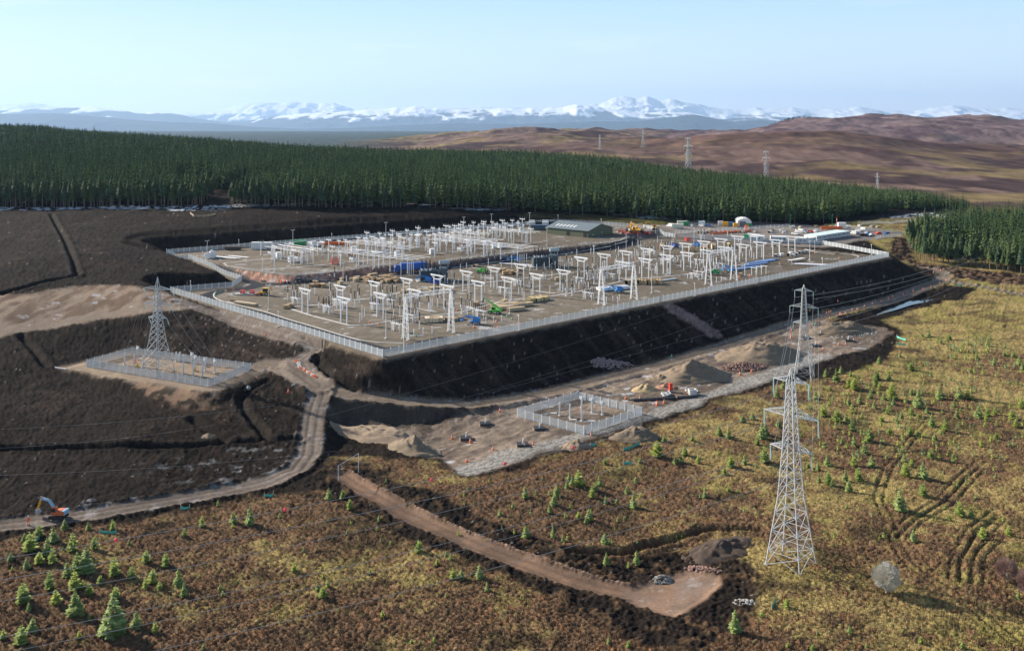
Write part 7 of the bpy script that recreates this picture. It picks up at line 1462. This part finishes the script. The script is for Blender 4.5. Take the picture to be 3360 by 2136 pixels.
while len(planted) < 900 and cnt < 4000:
    cnt += 1
    if q2.random() < .09: p = R3(q2.gauss(2080, 95), q2.gauss(550, 45)); hp = q2.uniform(16, 30)
    elif q2.random() < .75: p = R3(q2.uniform(1000, 2400), q2.uniform(640, 1250)); hp = q2.uniform(9, 30)
    else: p = (q2.uniform(1500, 3340), q2.uniform(1480, 1800)); hp = q2.uniform(8, 26)
    c = G(*p)
    if c[1] > 600: continue
    aX, aY = np.array([c[0]]), np.array([c[1]])
    if sdf(aX, aY, low)[0] < 6 or sdf(aX, aY, peatR)[0] < 2 or sdf(aX, aY, redP)[0] < 8: continue
    if len(planted) < 300: plant(p[0], p[1], hp)
    else: planted.append(c); rest_s = globals().setdefault('REST', []); rest_s.append((c, hp / (F / c[1])))
VV_, FF, SS = [], [], []; o_ = 0; lo3 = [conifer(3, 1.7, 7, 6, 600 + i, z0=.1, droop=0, pw=.7, sub=0) for i in range(3)]
for i, (c, h) in enumerate(REST):
    V, Fq, S = lo3[i % 3]; VV_.append(V * (h / 3) + np.array(c)); FF.append(Fq + o_); o_ += len(V); SS.append(S[:, None] * np.array(((.30, .36, .08), (.20, .29, .12))[i % 2])[None])
o = link(bpy.data.objects.new('small_saplings', np_mesh('small_saplings', np.concatenate(VV_), np.concatenate(FF), fmat, np.concatenate(SS), smooth=False))); tag(o, 'scattered tiny conifer seedlings between the larger young trees', kind='stuff')
# ---- bare trees
def bare_tree(label, p, h, w_, m, seed, trunkm):
    c = gg(p); t = thing('bare_tree', label, 'bare tree', c); q = random.Random(seed); b = MB(); tw = MB(); n = 12
    b.tube((0, 0, -.3), (0, 0, h * .22), .16, 8, .12)
    for i in range(n):
        a = 2 * math.pi * i / n + q.uniform(-.2, .2); el = q.uniform(.2, 1.5); d = Vector((math.cos(a) * math.cos(el) * w_ / 2, math.sin(a) * math.cos(el) * w_ / 2, math.sin(el) * h * .42)); p0 = Vector((0, 0, h * .16)); p1 = p0 + d * .55; b.tube(p0, p1, .07, 5, .04)
    b.build('trunk', trunkm, t)
    for i in range(3200):
        while True:
            u = Vector((q.uniform(-1, 1), q.uniform(-1, 1), q.uniform(-1, 1)))
            if .1 < u.length < 1: break
        k = u.length ** .4; u.normalize(); k *= .93 + .1 * math.sin(u.x * 5 + seed) * math.cos(u.y * 4 + u.z * 6); e = Vector((u.x * w_ / 2 * k, u.y * w_ / 2 * k, h * .55 + u.z * h * .45 * k)); s = Vector((0, 0, h * .35)).lerp(e, q.uniform(.55, .8)) + Vector((q.uniform(-.1, .1), q.uniform(-.1, .1), 0)) * w_ * .3; tw.bar(s, e, .034, None, 3, .016)
    tw.build('crown', m, t)
bare_tree('pale bushy leafless tree like a grey ball in the moor', R6(1470, 1135), 5.6, 5.6, twig, 1, twig); bare_tree('small leafless brownish tree with forked pale trunk', R6(2290, 1062), 4.6, 4.4, twig2, 2, twig); bare_tree('leafless reddish tree cut off at the edge of the view', R6(2440, 1170), 5.2, 4.6, twig2, 3, twig2)

# ---- tussock grass and heather sprays: uncountable ground cover
def tufts(name, n, cfun, colf, h0, lab, k=4, box_=(-110, 130, 120, 330)):
    P_ = []; q = np.random.default_rng(len(name)); 
    s = q.uniform(-.62, .62, n); y = 1 / q.uniform(1 / 430, 1 / 128, n); x = s * y
    ok = cfun(x, y); x, y = x[ok], y[ok]; z = np.array([gz(a, b_, GZ) for a, b_ in zip(x, y)])
    V = []; Fq = []; Cc = []
    for j in range(k):
        a = q.uniform(0, 6.283, len(x)); r = q.uniform(.12, .38, len(x)); h = h0 * q.uniform(.6, 1.3, len(x)); w_ = q.uniform(.03, .08, len(x)); lean = q.uniform(.1, .5, len(x))
        bx, by = x + np.cos(a) * r * .5, y + np.sin(a) * r * .5; tx, ty = bx + np.cos(a) * lean * h, by + np.sin(a) * lean * h
        i0 = sum(len(v) for v in V); V.append(np.stack([np.stack([bx - np.sin(a) * w_, by + np.cos(a) * w_, z - .1], 1), np.stack([bx + np.sin(a) * w_, by - np.cos(a) * w_, z - .1], 1), np.stack([tx, ty, z + h], 1)], 1).reshape(-1, 3))
        Fq.append(np.arange(len(x) * 3).reshape(-1, 3) + i0); cc = colf(x, y) * q.uniform(.6, 1.4, len(x))[:, None]; Cc.append(np.repeat(cc, 3, 0))
    o = link(bpy.data.objects.new(name, np_mesh(name, np.concatenate(V), np.concatenate(Fq), tmat, np.concatenate(Cc), smooth=False))); tag(o, lab, kind='stuff')
tmat = ground_mat('tuft', 1, 0, .95, .1)
def moorok(x, y):
    j = np.clip(np.interp(x / y, RS, np.arange(NC)), 0, NC - 1).astype(int); i = np.interp(y, RY, np.arange(NR)).astype(int); return CLS[i, j] == 0
def colat(x, y):
    j = np.clip(np.interp(x / y, RS, np.arange(NC)), 0, NC - 1).astype(int); i = np.interp(y, RY, np.arange(NR)).astype(int); return COL[i, j]
tufts('grass', 110000, moorok, lambda x, y: np.clip(colat(x, y) * 1.15, 0, 1), .40, 'coarse moor grass and heather sprays covering the open ground')

rank_labels()
print('objects', len(bpy.data.objects))
